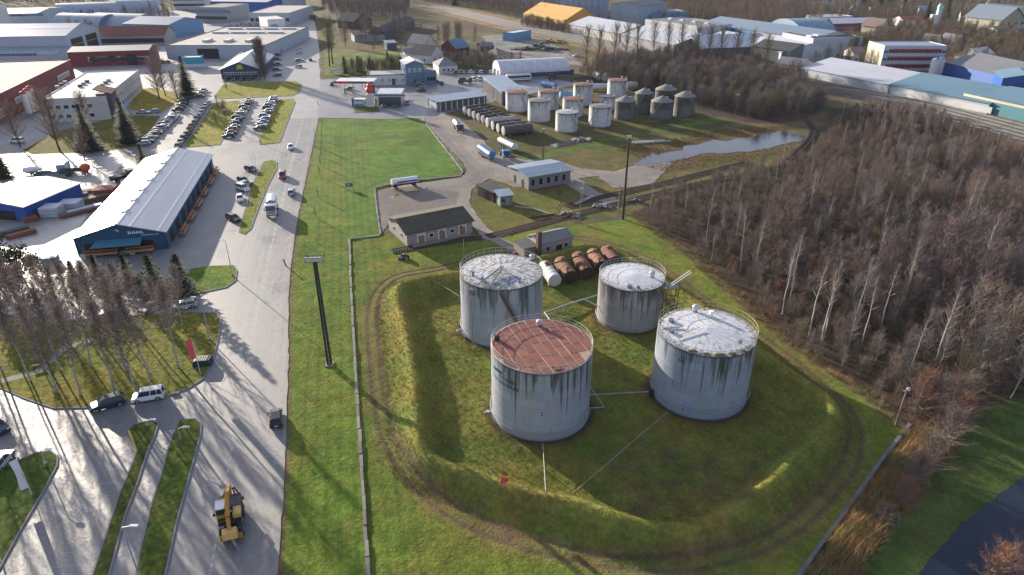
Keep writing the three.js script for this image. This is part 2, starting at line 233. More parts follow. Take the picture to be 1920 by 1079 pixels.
  poly(ctx, P([[1610, 1090], [1680, 1000], [1790, 860], [1850, 770], [1990, 720], [2100, 800], [1900, 915], [1720, 1090]]), css(0.075, 0.105, 0.026), 1.2);
  // wood floor, belt, rough ground by the sidings and the tank farm
  poly(ctx, WOOD, css(0.062, 0.046, 0.030), 3); blotches(ctx, r, WOOD, 300, [0.095, 0.062, 0.04], 2, 9, 0.5); blotches(ctx, r, WOOD, 150, [0.05, 0.06, 0.02], 2, 9, 0.5);
  stroke(ctx, P([[1185, 402], [1290, 476], [1400, 576], [1480, 646], [1560, 696], [1660, 771]]), css(0.15, 0.12, 0.05, 0.6), 2.6);
  const ROUGH = P([[870, 300], [960, 290], [1010, 300], [1200, 265], [1420, 225], [1520, 255], [1500, 300], [1310, 340], [1190, 395], [940, 440], [880, 400], [880, 350]]); poly(ctx, ROUGH, css(0.125, 0.105, 0.04), 1.5); blotches(ctx, r, ROUGH, 260, [0.085, 0.105, 0.024], 2, 8, 0.6); blotches(ctx, r, ROUGH, 260, [0.15, 0.105, 0.05], 1, 7, 0.5);
  poly(ctx, P([[870, 400], [930, 355], [1085, 372], [1150, 392], [940, 438]]), css(0.12, 0.122, 0.028), 1); 
  const FARM = P([[925, 195], [1010, 160], [1130, 150], [1290, 175], [1400, 215], [1350, 240], [1160, 262], [1010, 305], [950, 285], [900, 240]]); poly(ctx, FARM, css(0.10, 0.092, 0.032), 2); blotches(ctx, r, FARM, 320, [0.085, 0.06, 0.035], 2, 7, 0.7); blotches(ctx, r, FARM, 120, [0.06, 0.05, 0.03], 1, 6, 0.6);
  stroke(ctx, P([[990, 300], [1100, 274], [1240, 243], [1340, 226], [1395, 216]]), css(0.09, 0.13, 0.026), 5);
  poly(ctx, BELT, css(0.058, 0.042, 0.034), 5);
  // reeds round the pond
  stroke(ctx, [...POND, POND[0]], css(0.135, 0.095, 0.05), 9);
  // main line: straw banks and ballast
  const RAIL = P([[755, 2], [860, 22], [960, 46], [1090, 72], [1200, 98], [1360, 130], [1470, 152], [1640, 180], [1760, 205], [1960, 258], [2200, 320]]); stroke(ctx, RAIL, css(0.24, 0.165, 0.085), 46); blotches(ctx, r, P([[760, 0], [960, 30], [1120, 62], [1120, 95], [960, 70], [760, 20]]), 120, [0.30, 0.18, 0.085], 3, 14, 0.6); stroke(ctx, RAIL, css(0.15, 0.125, 0.10), 22);
  blotches(ctx, r, P([[600, 60], [960, 60], [1000, 110], [860, 128], [610, 130]]), 160, [0.17, 0.165, 0.035], 4, 16, 0.6); poly(ctx, P([[610, 98], [800, 96], [800, 125], [612, 140]]), css(0.115, 0.16, 0.032), 1.5);
  poly(ctx, P([[905, 68], [985, 60], [1060, 95], [1090, 122], [1010, 118], [930, 100]]), css(0.24, 0.22, 0.20), 3);
}
function groundTile(b, w, h, fine) {
  const c = canvas(w, h, (ctx) => {
    const sx = w / (b.x1 - b.x0), sz = h / (b.z1 - b.z0); ctx.setTransform(sx, 0, 0, sz, -b.x0 * sx, -b.z0 * sz); paintGround(ctx, fine); ctx.setTransform(1, 0, 0, 1, 0, 0);
    const im = ctx.getImageData(0, 0, w, h), d = im.data;
    for (let j = 0; j < h; j++) for (let i = 0; i < w; i++) {
      const x = b.x0 + i / sx, z = b.z0 + j / sz, f = fine ? 1 : 0.22, n1 = fbm(x * 0.55 * f + 3, z * 0.55 * f, 3), n2 = fine ? fbm(x * 3.2, z * 3.2, 3) : fbm(x * 0.5, z * 0.5, 3), k = 0.66 + 0.34 * n1 + 0.36 * n2, w2 = (fbm(x * 0.21 * f + 40, z * 0.21 * f + 8, 3) - 0.5) * 0.30, o = (j * w + i) * 4;
      d[o] = Math.min(255, d[o] * k * (1 + w2)); d[o + 1] = Math.min(255, d[o + 1] * k); d[o + 2] = Math.min(255, d[o + 2] * k * (1 + w2 * 0.6));
    }
    ctx.putImageData(im, 0, 0);
  });
  return texOf(c);
}
const MID = { x0: -360, x1: 400, z0: -560, z1: -20 }, FAR = { x0: -1500, x1: 1500, z0: -2400, z1: 200 };
const rect = (b) => [[b.x0, b.z0], [b.x1, b.z0], [b.x1, b.z1], [b.x0, b.z1]];
const groundMat = (t, b) => { const m = new THREE.MeshPhysicalMaterial({ map: t, roughness: 1, specularIntensity: 0.25 }); m.bumpMap = again(T.tuft, (b.x1 - b.x0) / 6, (b.z1 - b.z0) / 6); m.bumpScale = 0.12; return m; };
structure('open_country', [sheetGeo(rect(FAR), -0.06, rect(MID))], groundMat(groundTile(FAR, 1024, 1024, false), FAR));
structure('terrain', [sheetGeo(rect(MID), -0.03, rect(NEAR))], groundMat(groundTile(MID, 2048, 1456, false), MID));
{
  const nx = 486, nz = 508, g = new THREE.PlaneGeometry(1, 1, nx, nz), p = g.attributes.position, uv = g.attributes.uv;
  for (let i = 0; i < p.count; i++) { const u = p.getX(i) + 0.5, v = 0.5 - p.getY(i), x = mix(NEAR.x0, NEAR.x1, u), z = mix(NEAR.z0, NEAR.z1, v); p.setXYZ(i, x, groundY(x, z), z); uv.setXY(i, u, 1 - v); }
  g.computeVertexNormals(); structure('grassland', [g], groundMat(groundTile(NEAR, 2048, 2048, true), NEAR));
}

// ------------------------------------------------------------------ roads, yards and lawns
const asphaltRough = (m, b, s = 26) => { m.roughnessMap = again(T.wet, (b.x1 - b.x0) / s, (b.z1 - b.z0) / s); m.bumpMap = again(T.grain, (b.x1 - b.x0) / 7, (b.z1 - b.z0) / 7); m.bumpScale = 0.012; return m; };
function paved(name, pts, y, base, w, h, rough, draw, seed = 1, grain = 1) {
  const b = bounds(pts), r = rng(seed);
  const c = canvas(w, h, (ctx) => {
    const sx = w / (b.x1 - b.x0), sz = h / (b.z1 - b.z0); ctx.setTransform(sx, 0, 0, sz, -b.x0 * sx, -b.z0 * sz); ctx.fillStyle = css(...base); ctx.fillRect(b.x0, b.z0, b.x1 - b.x0, b.z1 - b.z0);
    blotches(ctx, r, pts, 260, base.map((v) => v * 1.35), 2, 12, 0.35); blotches(ctx, r, pts, 260, base.map((v) => v * 0.68), 1.5, 10, 0.4); draw?.(ctx, r); ctx.setTransform(1, 0, 0, 1, 0, 0);
    const im = ctx.getImageData(0, 0, w, h), d = im.data; for (let j = 0; j < h; j++) for (let i = 0; i < w; i++) { const x = b.x0 + i / sx, z = b.z0 + j / sz, k = 0.86 + 0.16 * grain * (fbm(x * 2.3, z * 2.3, 2) - 0.5) * 2 + 0.26 * fbm(x * 0.22, z * 0.22, 4), o = (j * w + i) * 4; d[o] = Math.min(255, d[o] * k); d[o + 1] = Math.min(255, d[o + 1] * k); d[o + 2] = Math.min(255, d[o + 2] * k); }
    ctx.putImageData(im, 0, 0);
  });
  const avg = toS((base[0] + base[1] + base[2]) / 3) * 0.97, rc = canvas(w, h, (ctx) => { const src = c.getContext('2d').getImageData(0, 0, w, h), d = src.data; for (let i = 0; i < d.length; i += 4) { const x = ((i / 4) % w), y = Math.floor(i / 4 / w), v = 255 * clamp(0.5 + 0.62 * (d[i + 1] / avg - 0.62) + 0.3 * (hash2(x, y) - 0.5), 0.22, 1); d[i] = d[i + 1] = d[i + 2] = v; } ctx.putImageData(src, 0, 0); });
  const m = new THREE.MeshPhysicalMaterial({ map: texOf(c), roughness: Math.min(1, rough * 1.12), roughnessMap: texOf(rc, false), ior: rough < 0.9 ? 2.1 : 1.4 }); m.bumpMap = m.roughnessMap; m.bumpScale = 0.012; return structure(name, [sheetGeo(pts, y)], m);
}
function cracks(ctx, r, pts, n, c, w) { const b = bounds(pts); for (let i = 0; i < n; i++) { let x = mix(b.x0, b.x1, r()), z = mix(b.z0, b.z1, r()), a = r() * 6.3; const L = [[x, z]]; for (let k = 0; k < 14; k++) { a += (r() - 0.5) * 0.9; x += Math.cos(a) * 0.9; z += Math.sin(a) * 0.9; L.push([x, z]); } stroke(ctx, L, c, w); } }
function patches(ctx, r, pts, n, c, along) { const b = bounds(pts); for (let i = 0; i < n; i++) { const x = mix(b.x0, b.x1, r()), z = mix(b.z0, b.z1, r()); ctx.save(); ctx.translate(x, z); ctx.rotate(along + (r() - 0.5) * 0.1); ctx.fillStyle = css(...c, 0.25 + 0.5 * r()); ctx.fillRect(0, 0, 1 + r() * 3, 2 + r() * 7); ctx.restore(); } }
const ROAD_R = P([[512, 1120], [520, 1079], [533, 900], [540, 700], [541, 560], [545, 500], [556, 420], [570, 350], [583, 290], [597, 222]]);
const ROAD_C = curve(P([[390, 1100], [395, 1070], [417, 944], [440, 809], [462, 690], [484, 580], [503, 490], [520, 415], [537, 345], [550, 290], [562, 245], [572, 200], [580, 150], [583, 110], [582, 80], [579, 55], [572, 35], [560, 15], [545, 2]]), 120);
const NEAR_ASPHALT = ragged([...ROAD_R, ...P([[300, 222], [40, 265], [-260, 320], [-420, 700], [-300, 1120]])], 1.6, 0.22, 0.6);
const dirAng = Math.atan2(ROAD_C[40][1] - ROAD_C[10][1], ROAD_C[40][0] - ROAD_C[10][0]) - Math.PI / 2;
const roadLook = (ctx, r, pts) => {
  patches(ctx, r, pts, 240, [0.055, 0.055, 0.06], dirAng); patches(ctx, r, pts, 150, [0.19, 0.185, 0.18], dirAng);
  for (let k = -11; k <= 11; k++) stroke(ctx, offsetLine(ROAD_C, k * 0.68 + (r() - 0.5) * 0.4), k % 2 ? css(0.055, 0.055, 0.06, 0.3) : css(0.22, 0.21, 0.195, 0.32), 0.2 + r() * 0.5);
  for (const d of [-2.7, -1.1, 1.3, 2.9]) stroke(ctx, offsetLine(ROAD_C, d), css(0.05, 0.05, 0.055, 0.4), 0.55);
  for (let k = 0; k < 60; k++) { const x = -25 - 60 * r(), z = -50 - 190 * r(), a = dirAng + Math.PI / 2 + (r() - 0.5) * 0.8, L = 5 + 14 * r(); stroke(ctx, [[x, z], [x + Math.cos(a) * L * 0.5 + r(), z + Math.sin(a) * L * 0.5], [x + Math.cos(a) * L, z + Math.sin(a) * L]], css(0.04, 0.04, 0.045, 0.35), 0.18); }
  cracks(ctx, r, pts, 260, css(0.03, 0.03, 0.03, 0.75), 0.11); blotches(ctx, r, pts, 200, [0.035, 0.035, 0.04], 0.4, 1.6, 0.7);
  stroke(ctx, offsetLine(ROAD_R, 1.2), css(0.20, 0.16, 0.125, 0.75), 2.6); stroke(ctx, offsetLine(ROAD_R, 0.1), css(0.05, 0.04, 0.03, 0.6), 0.5);
  for (let k = 0; k < 110; k++) { const t = r() * (ROAD_R.length - 1.01), i = Math.floor(t), u = t - i, x = mix(ROAD_R[i][0], ROAD_R[i + 1][0], u) - 0.4 - 2.6 * r(), z = mix(ROAD_R[i][1], ROAD_R[i + 1][1], u); ctx.fillStyle = css(...[[0.25, 0.2, 0.16], [0.09, 0.07, 0.055]][k % 2], 0.4); ctx.beginPath(); ctx.ellipse(x, z, 0.2 + 0.7 * r(), 0.5 + 2.2 * r(), 0.1, 0, 6.3); ctx.fill(); }
};
paved('road', NEAR_ASPHALT, 0.05, [0.122, 0.122, 0.128], 1024, 2048, 0.74, (ctx, r) => roadLook(ctx, r, NEAR_ASPHALT), 11);
// far asphalt: the road on towards the town, the works yards on the left
const FAR_ASPHALT = P([[597, 224], [601, 185], [600, 130], [597, 80], [592, 52], [586, 32], [572, 12], [560, 1], [528, 1], [470, 22], [330, 20], [150, 30], [-80, 50], [-300, 200], [-300, 330], [40, 268], [300, 224]]);
paved('industrial_yard', ragged(FAR_ASPHALT, 6, 1, 0.15), 0.03, [0.20, 0.197, 0.195], 1024, 1024, 0.74, (ctx, r) => { for (let k = -5; k <= 5; k++) stroke(ctx, offsetLine(ROAD_C, k * 0.9), css(0.3, 0.29, 0.28, 0.3), 0.5); patches(ctx, r, FAR_ASPHALT, 200, [0.12, 0.12, 0.12], 0.2); patches(ctx, r, FAR_ASPHALT, 150, [0.3, 0.28, 0.25], 0.2); }, 12);
// works yard behind and beside the blue shop: pale concrete
paved('concrete_yard', ragged(P([[20, 300], [240, 292], [210, 330], [120, 470], [150, 520], [80, 520], [-60, 480], [-160, 360]]), 2, 0.4), 0.062, [0.28, 0.27, 0.26], 512, 512, 0.55, (ctx, r) => cracks(ctx, r, P([[0, 300], [220, 300], [150, 510], [0, 470]]), 30, css(0.1, 0.1, 0.1, 0.4), 0.1), 13);
// filling station forecourt and the wet yard behind it
const FORE = P([[596, 221], [600, 150], [640, 147], [830, 130], [990, 140], [1090, 158], [1000, 175], [930, 190], [835, 214], [787, 222], [760, 222], [735, 224]]);
paved('forecourt', ragged(FORE, 2, 0.35), 0.054, [0.16, 0.155, 0.16], 1024, 512, 0.6, (ctx, r) => { patches(ctx, r, FORE, 70, [0.2, 0.19, 0.19], 0.1); cracks(ctx, r, FORE, 40, css(0.06, 0.06, 0.06, 0.5), 0.15); stroke(ctx, P([[800, 205], [860, 185], [930, 172], [1000, 160]]), css(0.34, 0.33, 0.32, 0.6), 7); }, 14);
// gravel yard and dirt roads of the terminal
paved('gravel_yard', ragged(GRAVEL, 1.5, 0.5, 0.5), 0.045, [0.235, 0.205, 0.17], 1024, 1024, 0.95, (ctx, r) => {
  blotches(ctx, r, GRAVEL, 160, [0.15, 0.12, 0.095], 1, 6, 0.5); for (let k = 0; k < 34; k++) { const o = (r() - 0.5) * 7; stroke(ctx, offsetLine(curve(P([[800, 225], [840, 255], [880, 300], [905, 325], [870, 350], [800, 365]]), 24), o), css(0.13, 0.11, 0.09, 0.22), 0.28); stroke(ctx, offsetLine(curve(P([[880, 250], [900, 300], [960, 318], [1090, 325], [1240, 305]]), 24), o * 0.6), css(0.3, 0.26, 0.22, 0.24), 0.3); }
  poly(ctx, P([[705, 360], [760, 352], [860, 360], [850, 392], [735, 412], [712, 440]]), css(0.135, 0.105, 0.08, 0.75), 1);
}, 15, 0.7);
// puddles in the gravel
{
  const pm = new THREE.MeshPhysicalMaterial({ color: col(0.12, 0.115, 0.11), roughness: 0.06, ior: 1.33 });
  const spots = [[727, 378, 1.1, 2.1], [733, 402, 0.8, 1.4], [828, 376, 1.6, 1.1], [838, 385, 1.0, 0.8], [745, 366, 0.7, 0.8], [1068, 340, 1.2, 0.8], [948, 312, 1.5, 0.7], [1012, 306, 1.3, 0.6], [1148, 372, 1.2, 0.7]], gs = spots.map(([px, py, a, b], k) => { const [x, z] = G(px, py), L = []; for (let i = 0; i < 26; i++) { const t = i / 26 * Math.PI * 2, q = 0.65 + 0.7 * fbm(Math.cos(t) * 1.3 + k * 7, Math.sin(t) * 1.3 + k, 3); L.push([x + Math.cos(t) * a * q, z + Math.sin(t) * b * q]); } return sheetGeo(L, 0.052); });
  structure('puddle', gs, pm);
}
// pond and river: dark standing water
const water = new THREE.MeshPhysicalMaterial({ color: col(0.03, 0.035, 0.04), roughness: 0.05, ior: 1.55, bumpMap: again(T.grain, 8, 8), bumpScale: 0.01 });
structure('pond', [sheetGeo(ragged(inset(POND, -1.2), 1.5, 2.4, 0.22), 0.06)], water); structure('river', [sheetGeo(ragged(RIVER, 0.8, 0.35, 0.9), 0.035)], new THREE.MeshPhysicalMaterial({ color: col(0.02, 0.03, 0.048), roughness: 0.14, ior: 1.33 }));
structure('ditch_water', [sheetGeo(ragged(P([[1030, 272], [1075, 262], [1108, 257], [1112, 262], [1070, 272], [1040, 277]]), 1, 0.3), 0.05)], water);

// lawns: raised grass beds with concrete kerbs
const M = {};
M.kerb = mat([0.27, 0.26, 0.25], { rough: 0.9, tex: 'mottle' }); M.yellow = mat([0.55, 0.36, 0.04], { rough: 0.7 });
function lawnTex(b, c, seed) { const w = 512, h = 512; return texOf(canvas(w, h, (ctx) => { const sx = w / (b.x1 - b.x0), sz = h / (b.z1 - b.z0), r = rng(seed); ctx.setTransform(sx, 0, 0, sz, -b.x0 * sx, -b.z0 * sz); ctx.fillStyle = css(...c); ctx.fillRect(b.x0, b.z0, 999, 999); const q = rect(b), s = Math.min(8, (b.x1 - b.x0) / 3); blotches(ctx, r, q, 160, [c[0] * 1.45, c[1] * 1.1, c[2] * 1.2], s * 0.2, s, 0.5); blotches(ctx, r, q, 160, [c[0] * 0.6, c[1] * 0.8, c[2] * 0.7], s * 0.2, s, 0.5); ctx.setTransform(1, 0, 0, 1, 0, 0); const im = ctx.getImageData(0, 0, w, h), d = im.data; for (let j = 0; j < h; j++) for (let i = 0; i < w; i++) { const k = 0.6 + 0.8 * fbm((b.x0 + i / sx) * 2.2, (b.z0 + j / sz) * 2.2, 3), o = (j * w + i) * 4; d[o] = Math.min(255, d[o] * k); d[o + 1] = Math.min(255, d[o + 1] * k); d[o + 2] *= k; } ctx.putImageData(im, 0, 0); })); }
function lawn(name, px, c, seed, kerb = true, y0 = 0) {
  let pts = P(px); const raw = pts; if (area(pts) < 0) pts = pts.slice().reverse();
  const gp = ragged(kerb ? inset(pts, 0.16) : pts, 0.8, kerb ? 0.03 : 0.25, 0.9), b = bounds(gp), m = new THREE.MeshPhysicalMaterial({ map: lawnTex(b, c, seed), roughness: 1, specularIntensity: 0.25 }); m.bumpMap = again(T.tuft, (b.x1 - b.x0) / 5, (b.z1 - b.z0) / 5); m.bumpScale = 0.12;
  if (kerb) structure('kerb', [bandGeo([...pts, pts[0], pts[1]], 0.2, y0, 0.17)], M.kerb);
  structure(name, [sheetGeo(gp, y0 + (kerb ? 0.15 : 0.085))], m); return raw;
}
const LG = [0.10, 0.13, 0.022], LY = [0.16, 0.15, 0.03];
const LAWN_BIRCH = [[-160, 690], [0, 728], [45, 748], [100, 767], [180, 765], [240, 757], [310, 745], [352, 730], [380, 712], [398, 680], [408, 640], [414, 605], [405, 588], [330, 586], [200, 598], [60, 605], [-200, 600]];
const LAWN_L1 = lawn('lawn', LAWN_BIRCH, [0.165, 0.165, 0.028], 21);
lawn('traffic_island', [[241, 808], [252, 797], [284, 790], [297, 795], [291, 815], [276, 850], [258, 905], [233, 972], [205, 1079], [195, 1120], [162, 1120], [175, 1075], [200, 1000], [225, 925], [248, 870], [257, 848]], [0.085, 0.105, 0.02], 22);
lawn('traffic_island', [[336, 790], [366, 787], [377, 797], [376, 815], [356, 890], [331, 980], [310, 1079], [302, 1120], [246, 1120], [255, 1079], [264, 1030], [282, 955], [302, 890], [322, 820]], LG, 23);
lawn('lawn', [[-200, 1000], [0, 880], [66, 851], [94, 847], [108, 858], [107, 874], [84, 918], [44, 985], [0, 1065], [-40, 1130], [-300, 1130]], [0.08, 0.115, 0.02], 24);
lawn('lawn', [[358, 506], [400, 500], [438, 499], [444, 508], [441, 528], [424, 540], [368, 552], [300, 560], [290, 530], [340, 520]], [0.15, 0.20, 0.025], 25);
lawn('traffic_island', [[494, 305], [510, 301], [519, 305], [518, 318], [501, 350], [484, 392], [470, 430], [458, 440], [448, 436], [450, 424], [462, 385], [470, 352], [484, 325]], [0.18, 0.20, 0.026], 26);
lawn('lawn', [[417, 161], [440, 156], [556, 153], [566, 159], [561, 174], [548, 180], [410, 186], [402, 180]], [0.24, 0.225, 0.03], 27);
lawn('lawn', [[518, 188], [549, 186], [553, 192], [547, 208], [531, 248], [524, 268], [487, 272], [486, 262], [500, 230]], [0.225, 0.23, 0.03], 28);
lawn('lawn', [[400, 194], [447, 189], [452, 196], [432, 232], [412, 272], [350, 277], [346, 272], [368, 245]], [0.24, 0.23, 0.03], 29);
lawn('lawn', [[258, 168], [285, 165], [345, 176], [352, 186], [330, 192], [302, 212], [262, 208], [240, 205]], [0.29, 0.235, 0.035], 30, false);
lawn('lawn', [[230, 216], [300, 218], [262, 275], [185, 285], [60, 290], [42, 282], [110, 245], [180, 230]], [0.15, 0.135, 0.028], 31, false);
lawn('lawn', [[664, 188], [705, 184], [712, 210], [664, 212]], [0.10, 0.125, 0.025], 32);
lawn('lawn', [[608, 117], [735, 120], [735, 132], [690, 142], [608, 143]], [0.13, 0.15, 0.03], 33, false);
structure('kerb', [bandGeo(P([[241, 809], [256, 849]]), 0.24, 0.05, 0.14)], M.yellow);
structure('footpath', [bandGeo(P([[-40, 728], [20, 712], [70, 700], [120, 655], [170, 640]]), 1.5, 0.16)], mat([0.26, 0.24, 0.21], { rough: 0.9, tex: 'mottle' }));
// painted road markings
{
  const dash = []; for (let i = 0; i < 112; i += 1) { const n = 8; for (let k = 0; k < 1; k++) { const a = ROAD_C[i], b = ROAD_C[i + 1], L = Math.hypot(b[0] - a[0], b[1] - a[1]), q = Math.min(0.45, 3 / L); dash.push(bandGeo([a, [mix(a[0], b[0], q), mix(a[1], b[1], q)]], 0.19, 0.056)); } }
  structure('lane_marking', dash, mat([0.62, 0.61, 0.58], { rough: 0.8, tex: 'mottle' }));
  const bay = []; for (let k = 0; k < 9; k++) { const a = G(245 - k * 13, 852 + k * 26 * 1.0), b = G(205 - k * 13, 858 + k * 26); bay.push(bandGeo([a, b], 0.09, 0.055)); } structure('parking_line', bay, mat([0.42, 0.42, 0.42], { rough: 0.8 }));
}

// ------------------------------------------------------------------ the four big storage tanks
function tankSkin(seed, o) { // paint, run-off and rust over the whole unrolled wall
  const W = o.w ?? 2048, Hh = o.h ?? 512, r = rng(seed), px = W / o.len, py = Hh / o.high;
  return texOf(canvas(W, Hh, (x) => {
    x.fillStyle = css(...o.base); x.fillRect(0, 0, W, Hh);
    for (let k = 0; k < 90; k++) { const a = r() * W, b = r() * Hh, s = (0.4 + r() * 2) * px, g = x.createRadialGradient(a, b, 0, a, b, s), c = o.base.map((v) => v * (r() < 0.5 ? 0.78 : 1.16)); g.addColorStop(0, css(...c, 0.4)); g.addColorStop(1, css(...c, 0)); x.fillStyle = g; x.save(); x.translate(a, b); x.scale(0.5, 1.8); x.translate(-a, -b); x.fillRect(a - s, b - s, 2 * s, 2 * s); x.restore(); }
    if (o.band) { x.fillStyle = css(...o.band, 0.5); x.fillRect(0, Hh * 0.42, W, Hh * 0.6); }
    // light run-off lines
    for (let k = 0; k < 420; k++) { const a = r() * W, L = Hh * (0.15 + 0.8 * r() * r()), w = (0.02 + 0.09 * r()) * px, g = x.createLinearGradient(0, 0, 0, L); g.addColorStop(0, css(0.10, 0.115, 0.11, 0.45 * r() + 0.08)); g.addColorStop(1, css(0.1, 0.115, 0.11, 0)); x.fillStyle = g; x.fillRect(a, 0, w, L); }
    // broad dark algae stains below the rim
    const stain = (a, wd, L, al, c = o.stain ?? [0.035, 0.045, 0.04]) => { const n = Math.max(3, Math.round(wd / 0.07)); for (let q = 0; q < n; q++) { const t = q / n - 0.5, l = L * (1 - 1.1 * Math.abs(t)) * (0.5 + 0.7 * r()) * py, xx = a + t * wd * px + (r() - 0.5) * 3, y0 = r() < 0.75 ? 0 : l * 0.5 * r(), g = x.createLinearGradient(0, y0, 0, y0 + l); const A = Math.min(0.97, al * (0.6 + 0.6 * r())); g.addColorStop(0, css(...c, A)); g.addColorStop(0.7, css(...c, A * 0.75)); g.addColorStop(1, css(...c, 0)); x.fillStyle = g; x.fillRect(xx, y0, (0.05 + 0.06 * r()) * px, l); } };
    for (let k = 0; k < (o.stains ?? 26) * 1.6; k++) stain(r() * W, 0.15 + r() * r() * (o.wide ?? 1.1) * 1.3, 1.2 + r() * r() * o.high * 0.95, 0.4 + 0.55 * r());
    for (let k = 0; k < 46; k++) { const a = r() * W, y0 = Hh * (0.2 + 0.65 * r()), L = Hh * 0.25 * r(), g = x.createLinearGradient(0, y0, 0, y0 + L); g.addColorStop(0, css(0.05, 0.055, 0.055, 0)); g.addColorStop(0.4, css(0.05, 0.055, 0.055, 0.5 * r())); g.addColorStop(1, css(0.05, 0.055, 0.055, 0)); x.fillStyle = g; x.fillRect(a, y0, (0.04 + 0.22 * r()) * px, L); }
    for (const [u, wd, L, al] of o.marks ?? []) stain(((u + 1) % 1) * W, wd, L, al);
    for (let k = 0; k < (o.rust ?? 14); k++) stain(r() * W, 0.1 + r() * 0.5, 1 + r() * 5, 0.35, [0.13, 0.075, 0.045]);
    // plate seams, splashed foot, dark lip
    for (let k = 0; k < 8; k++) for (let q = 0; q < 9; q++) { const X0 = ((q + (k % 2) * 0.5 + 0.2 * k) % 9) * W / 9, v = r(); x.fillStyle = v < 0.5 ? css(0.06, 0.07, 0.08, 0.16 * v) : css(0.8, 0.85, 0.9, 0.12 * (v - 0.5)); x.fillRect(X0, Hh * k / 8, W / 9, Hh / 8); x.fillStyle = css(0.10, 0.11, 0.12, 0.4); x.fillRect(X0, Hh * k / 8, Math.max(1, 0.05 * px), Hh / 8); x.fillStyle = css(0.10, 0.11, 0.12, 0.3); x.fillRect(X0, Hh * k / 8, W / 9, Math.max(1, 0.05 * py)); }
    for (let k = 0; k < 900; k++) { x.fillStyle = css(0.05, 0.055, 0.05, 0.25 * r()); const b = Hh * Math.pow(r(), 0.8); x.fillRect(r() * W, b, 1 + 3 * r(), 1 + 5 * r()); }
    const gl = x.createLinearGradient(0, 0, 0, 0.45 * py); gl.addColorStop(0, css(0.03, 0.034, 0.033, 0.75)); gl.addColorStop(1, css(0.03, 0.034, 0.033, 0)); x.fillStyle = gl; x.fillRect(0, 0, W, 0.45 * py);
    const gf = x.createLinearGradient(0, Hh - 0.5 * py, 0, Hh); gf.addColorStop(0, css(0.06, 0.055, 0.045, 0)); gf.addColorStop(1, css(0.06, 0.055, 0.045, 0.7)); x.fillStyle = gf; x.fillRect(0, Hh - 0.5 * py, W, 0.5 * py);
    for (const [txt, u, down, size, sp] of o.text ?? []) { x.fillStyle = css(0.01, 0.012, 0.02, 0.92); x.font = `bold ${Math.round(size * py)}px sans-serif`; x.save(); x.translate(((u + 1) % 1) * W, down * py); x.scale(px / py * (sp ?? 1), 1); x.fillText(txt, 0, 0); x.restore(); }
  }));
}
const M2 = {
  rail: mat([0.46, 0.45, 0.40], { rough: 0.6, metal: 0.3 }), steel: mat([0.30, 0.31, 0.32], { rough: 0.55, metal: 0.5, tex: 'mottle' }), dark: mat([0.035, 0.035, 0.035], { rough: 0.8 }), pipe: mat([0.42, 0.42, 0.41], { rough: 0.55, metal: 0.3, tex: 'mottle', rep: [1, 3] }),
  galv: mat([0.5, 0.53, 0.56], { rough: 0.4, metal: 0.5 }), rust: mat([0.19, 0.085, 0.05], { rough: 0.9, tex: 'mottle' }), rust2: mat([0.27, 0.135, 0.075], { rough: 0.9, tex: 'streak' }), rustDark: mat([0.03, 0.022, 0.02], { rough: 0.95 }), concrete: mat([0.36, 0.345, 0.32], { rough: 0.95, tex: 'mottle', bump: 'grain', bs: 0.02 }), wood: mat([0.12, 0.085, 0.055], { rough: 0.95, tex: 'streak' }), creosote: mat([0.05, 0.04, 0.032], { rough: 0.95, tex: 'mottle' }),
};
function ringGeo(R, y0, y1, v0, v1, n = 72) { const g = new THREE.CylinderGeometry(R, R, y1 - y0, n, 1, true); g.translate(0, (y0 + y1) / 2, 0); const uv = g.attributes.uv; for (let i = 0; i < uv.count; i++) uv.setY(i, mix(v0, v1, uv.getY(i))); return g; }
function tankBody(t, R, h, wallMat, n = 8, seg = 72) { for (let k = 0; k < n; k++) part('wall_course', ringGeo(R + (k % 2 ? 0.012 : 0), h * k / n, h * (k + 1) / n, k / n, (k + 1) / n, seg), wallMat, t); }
function torus(R, r, y, a0 = 0, a1 = Math.PI * 2, n = 64) { const g = new THREE.TorusGeometry(R, r, 5, n, a1 - a0); g.rotateZ(a0); g.rotateX(Math.PI / 2); return g.translate(0, y, 0); } // angle runs from +x towards +z
function guard(t, R, h, a0, a1, n, hh = 1.05, m = M2.rail) {
  const o = part('guardrail', [torus(R, 0.028, h + hh, a0, a1), torus(R, 0.022, h + hh * 0.5, a0, a1), torus(R, 0.02, h + 0.1, a0, a1)], m, t), pg = bar([0, 0, 0], [0, hh, 0], 0.024, 5);
  for (let k = 0; k <= n; k++) { const a = mix(a0, a1, k / n), p = shadow(new THREE.Mesh(pg, m)); p.name = 'post'; p.position.set(Math.cos(a) * R, h, Math.sin(a) * R); o.add(p); }
}
function coneRoof(R, h, rise, m, n = 72) { const g = new THREE.CylinderGeometry(0.001, R, rise, n, 6, true); const p = g.attributes.position, uv = g.attributes.uv; for (let i = 0; i < p.count; i++) uv.setXY(i, 0.5 + p.getX(i) / R / 2, 0.5 - p.getZ(i) / R / 2); g.translate(0, h + rise / 2, 0); return [g, m]; }
function vent(t, x, y, z, s = 1, label) { const o = part('roof_vent', [cyl(0.22 * s, 0.22 * s, 0.35 * s, x, y, z, 12), cyl(0.5 * s, 0.5 * s, 0.75 * s, x, y + 0.35 * s, z, 16), lathe([[0.56 * s, 0], [0.5 * s, 0.12 * s], [0.02, 0.3 * s]], 16).translate(x, y + 1.1 * s, z)], M2.galv, t, label); part('flange', cyl(0.34 * s, 0.34 * s, 0.08, x, y, z, 12), M2.dark, o); }
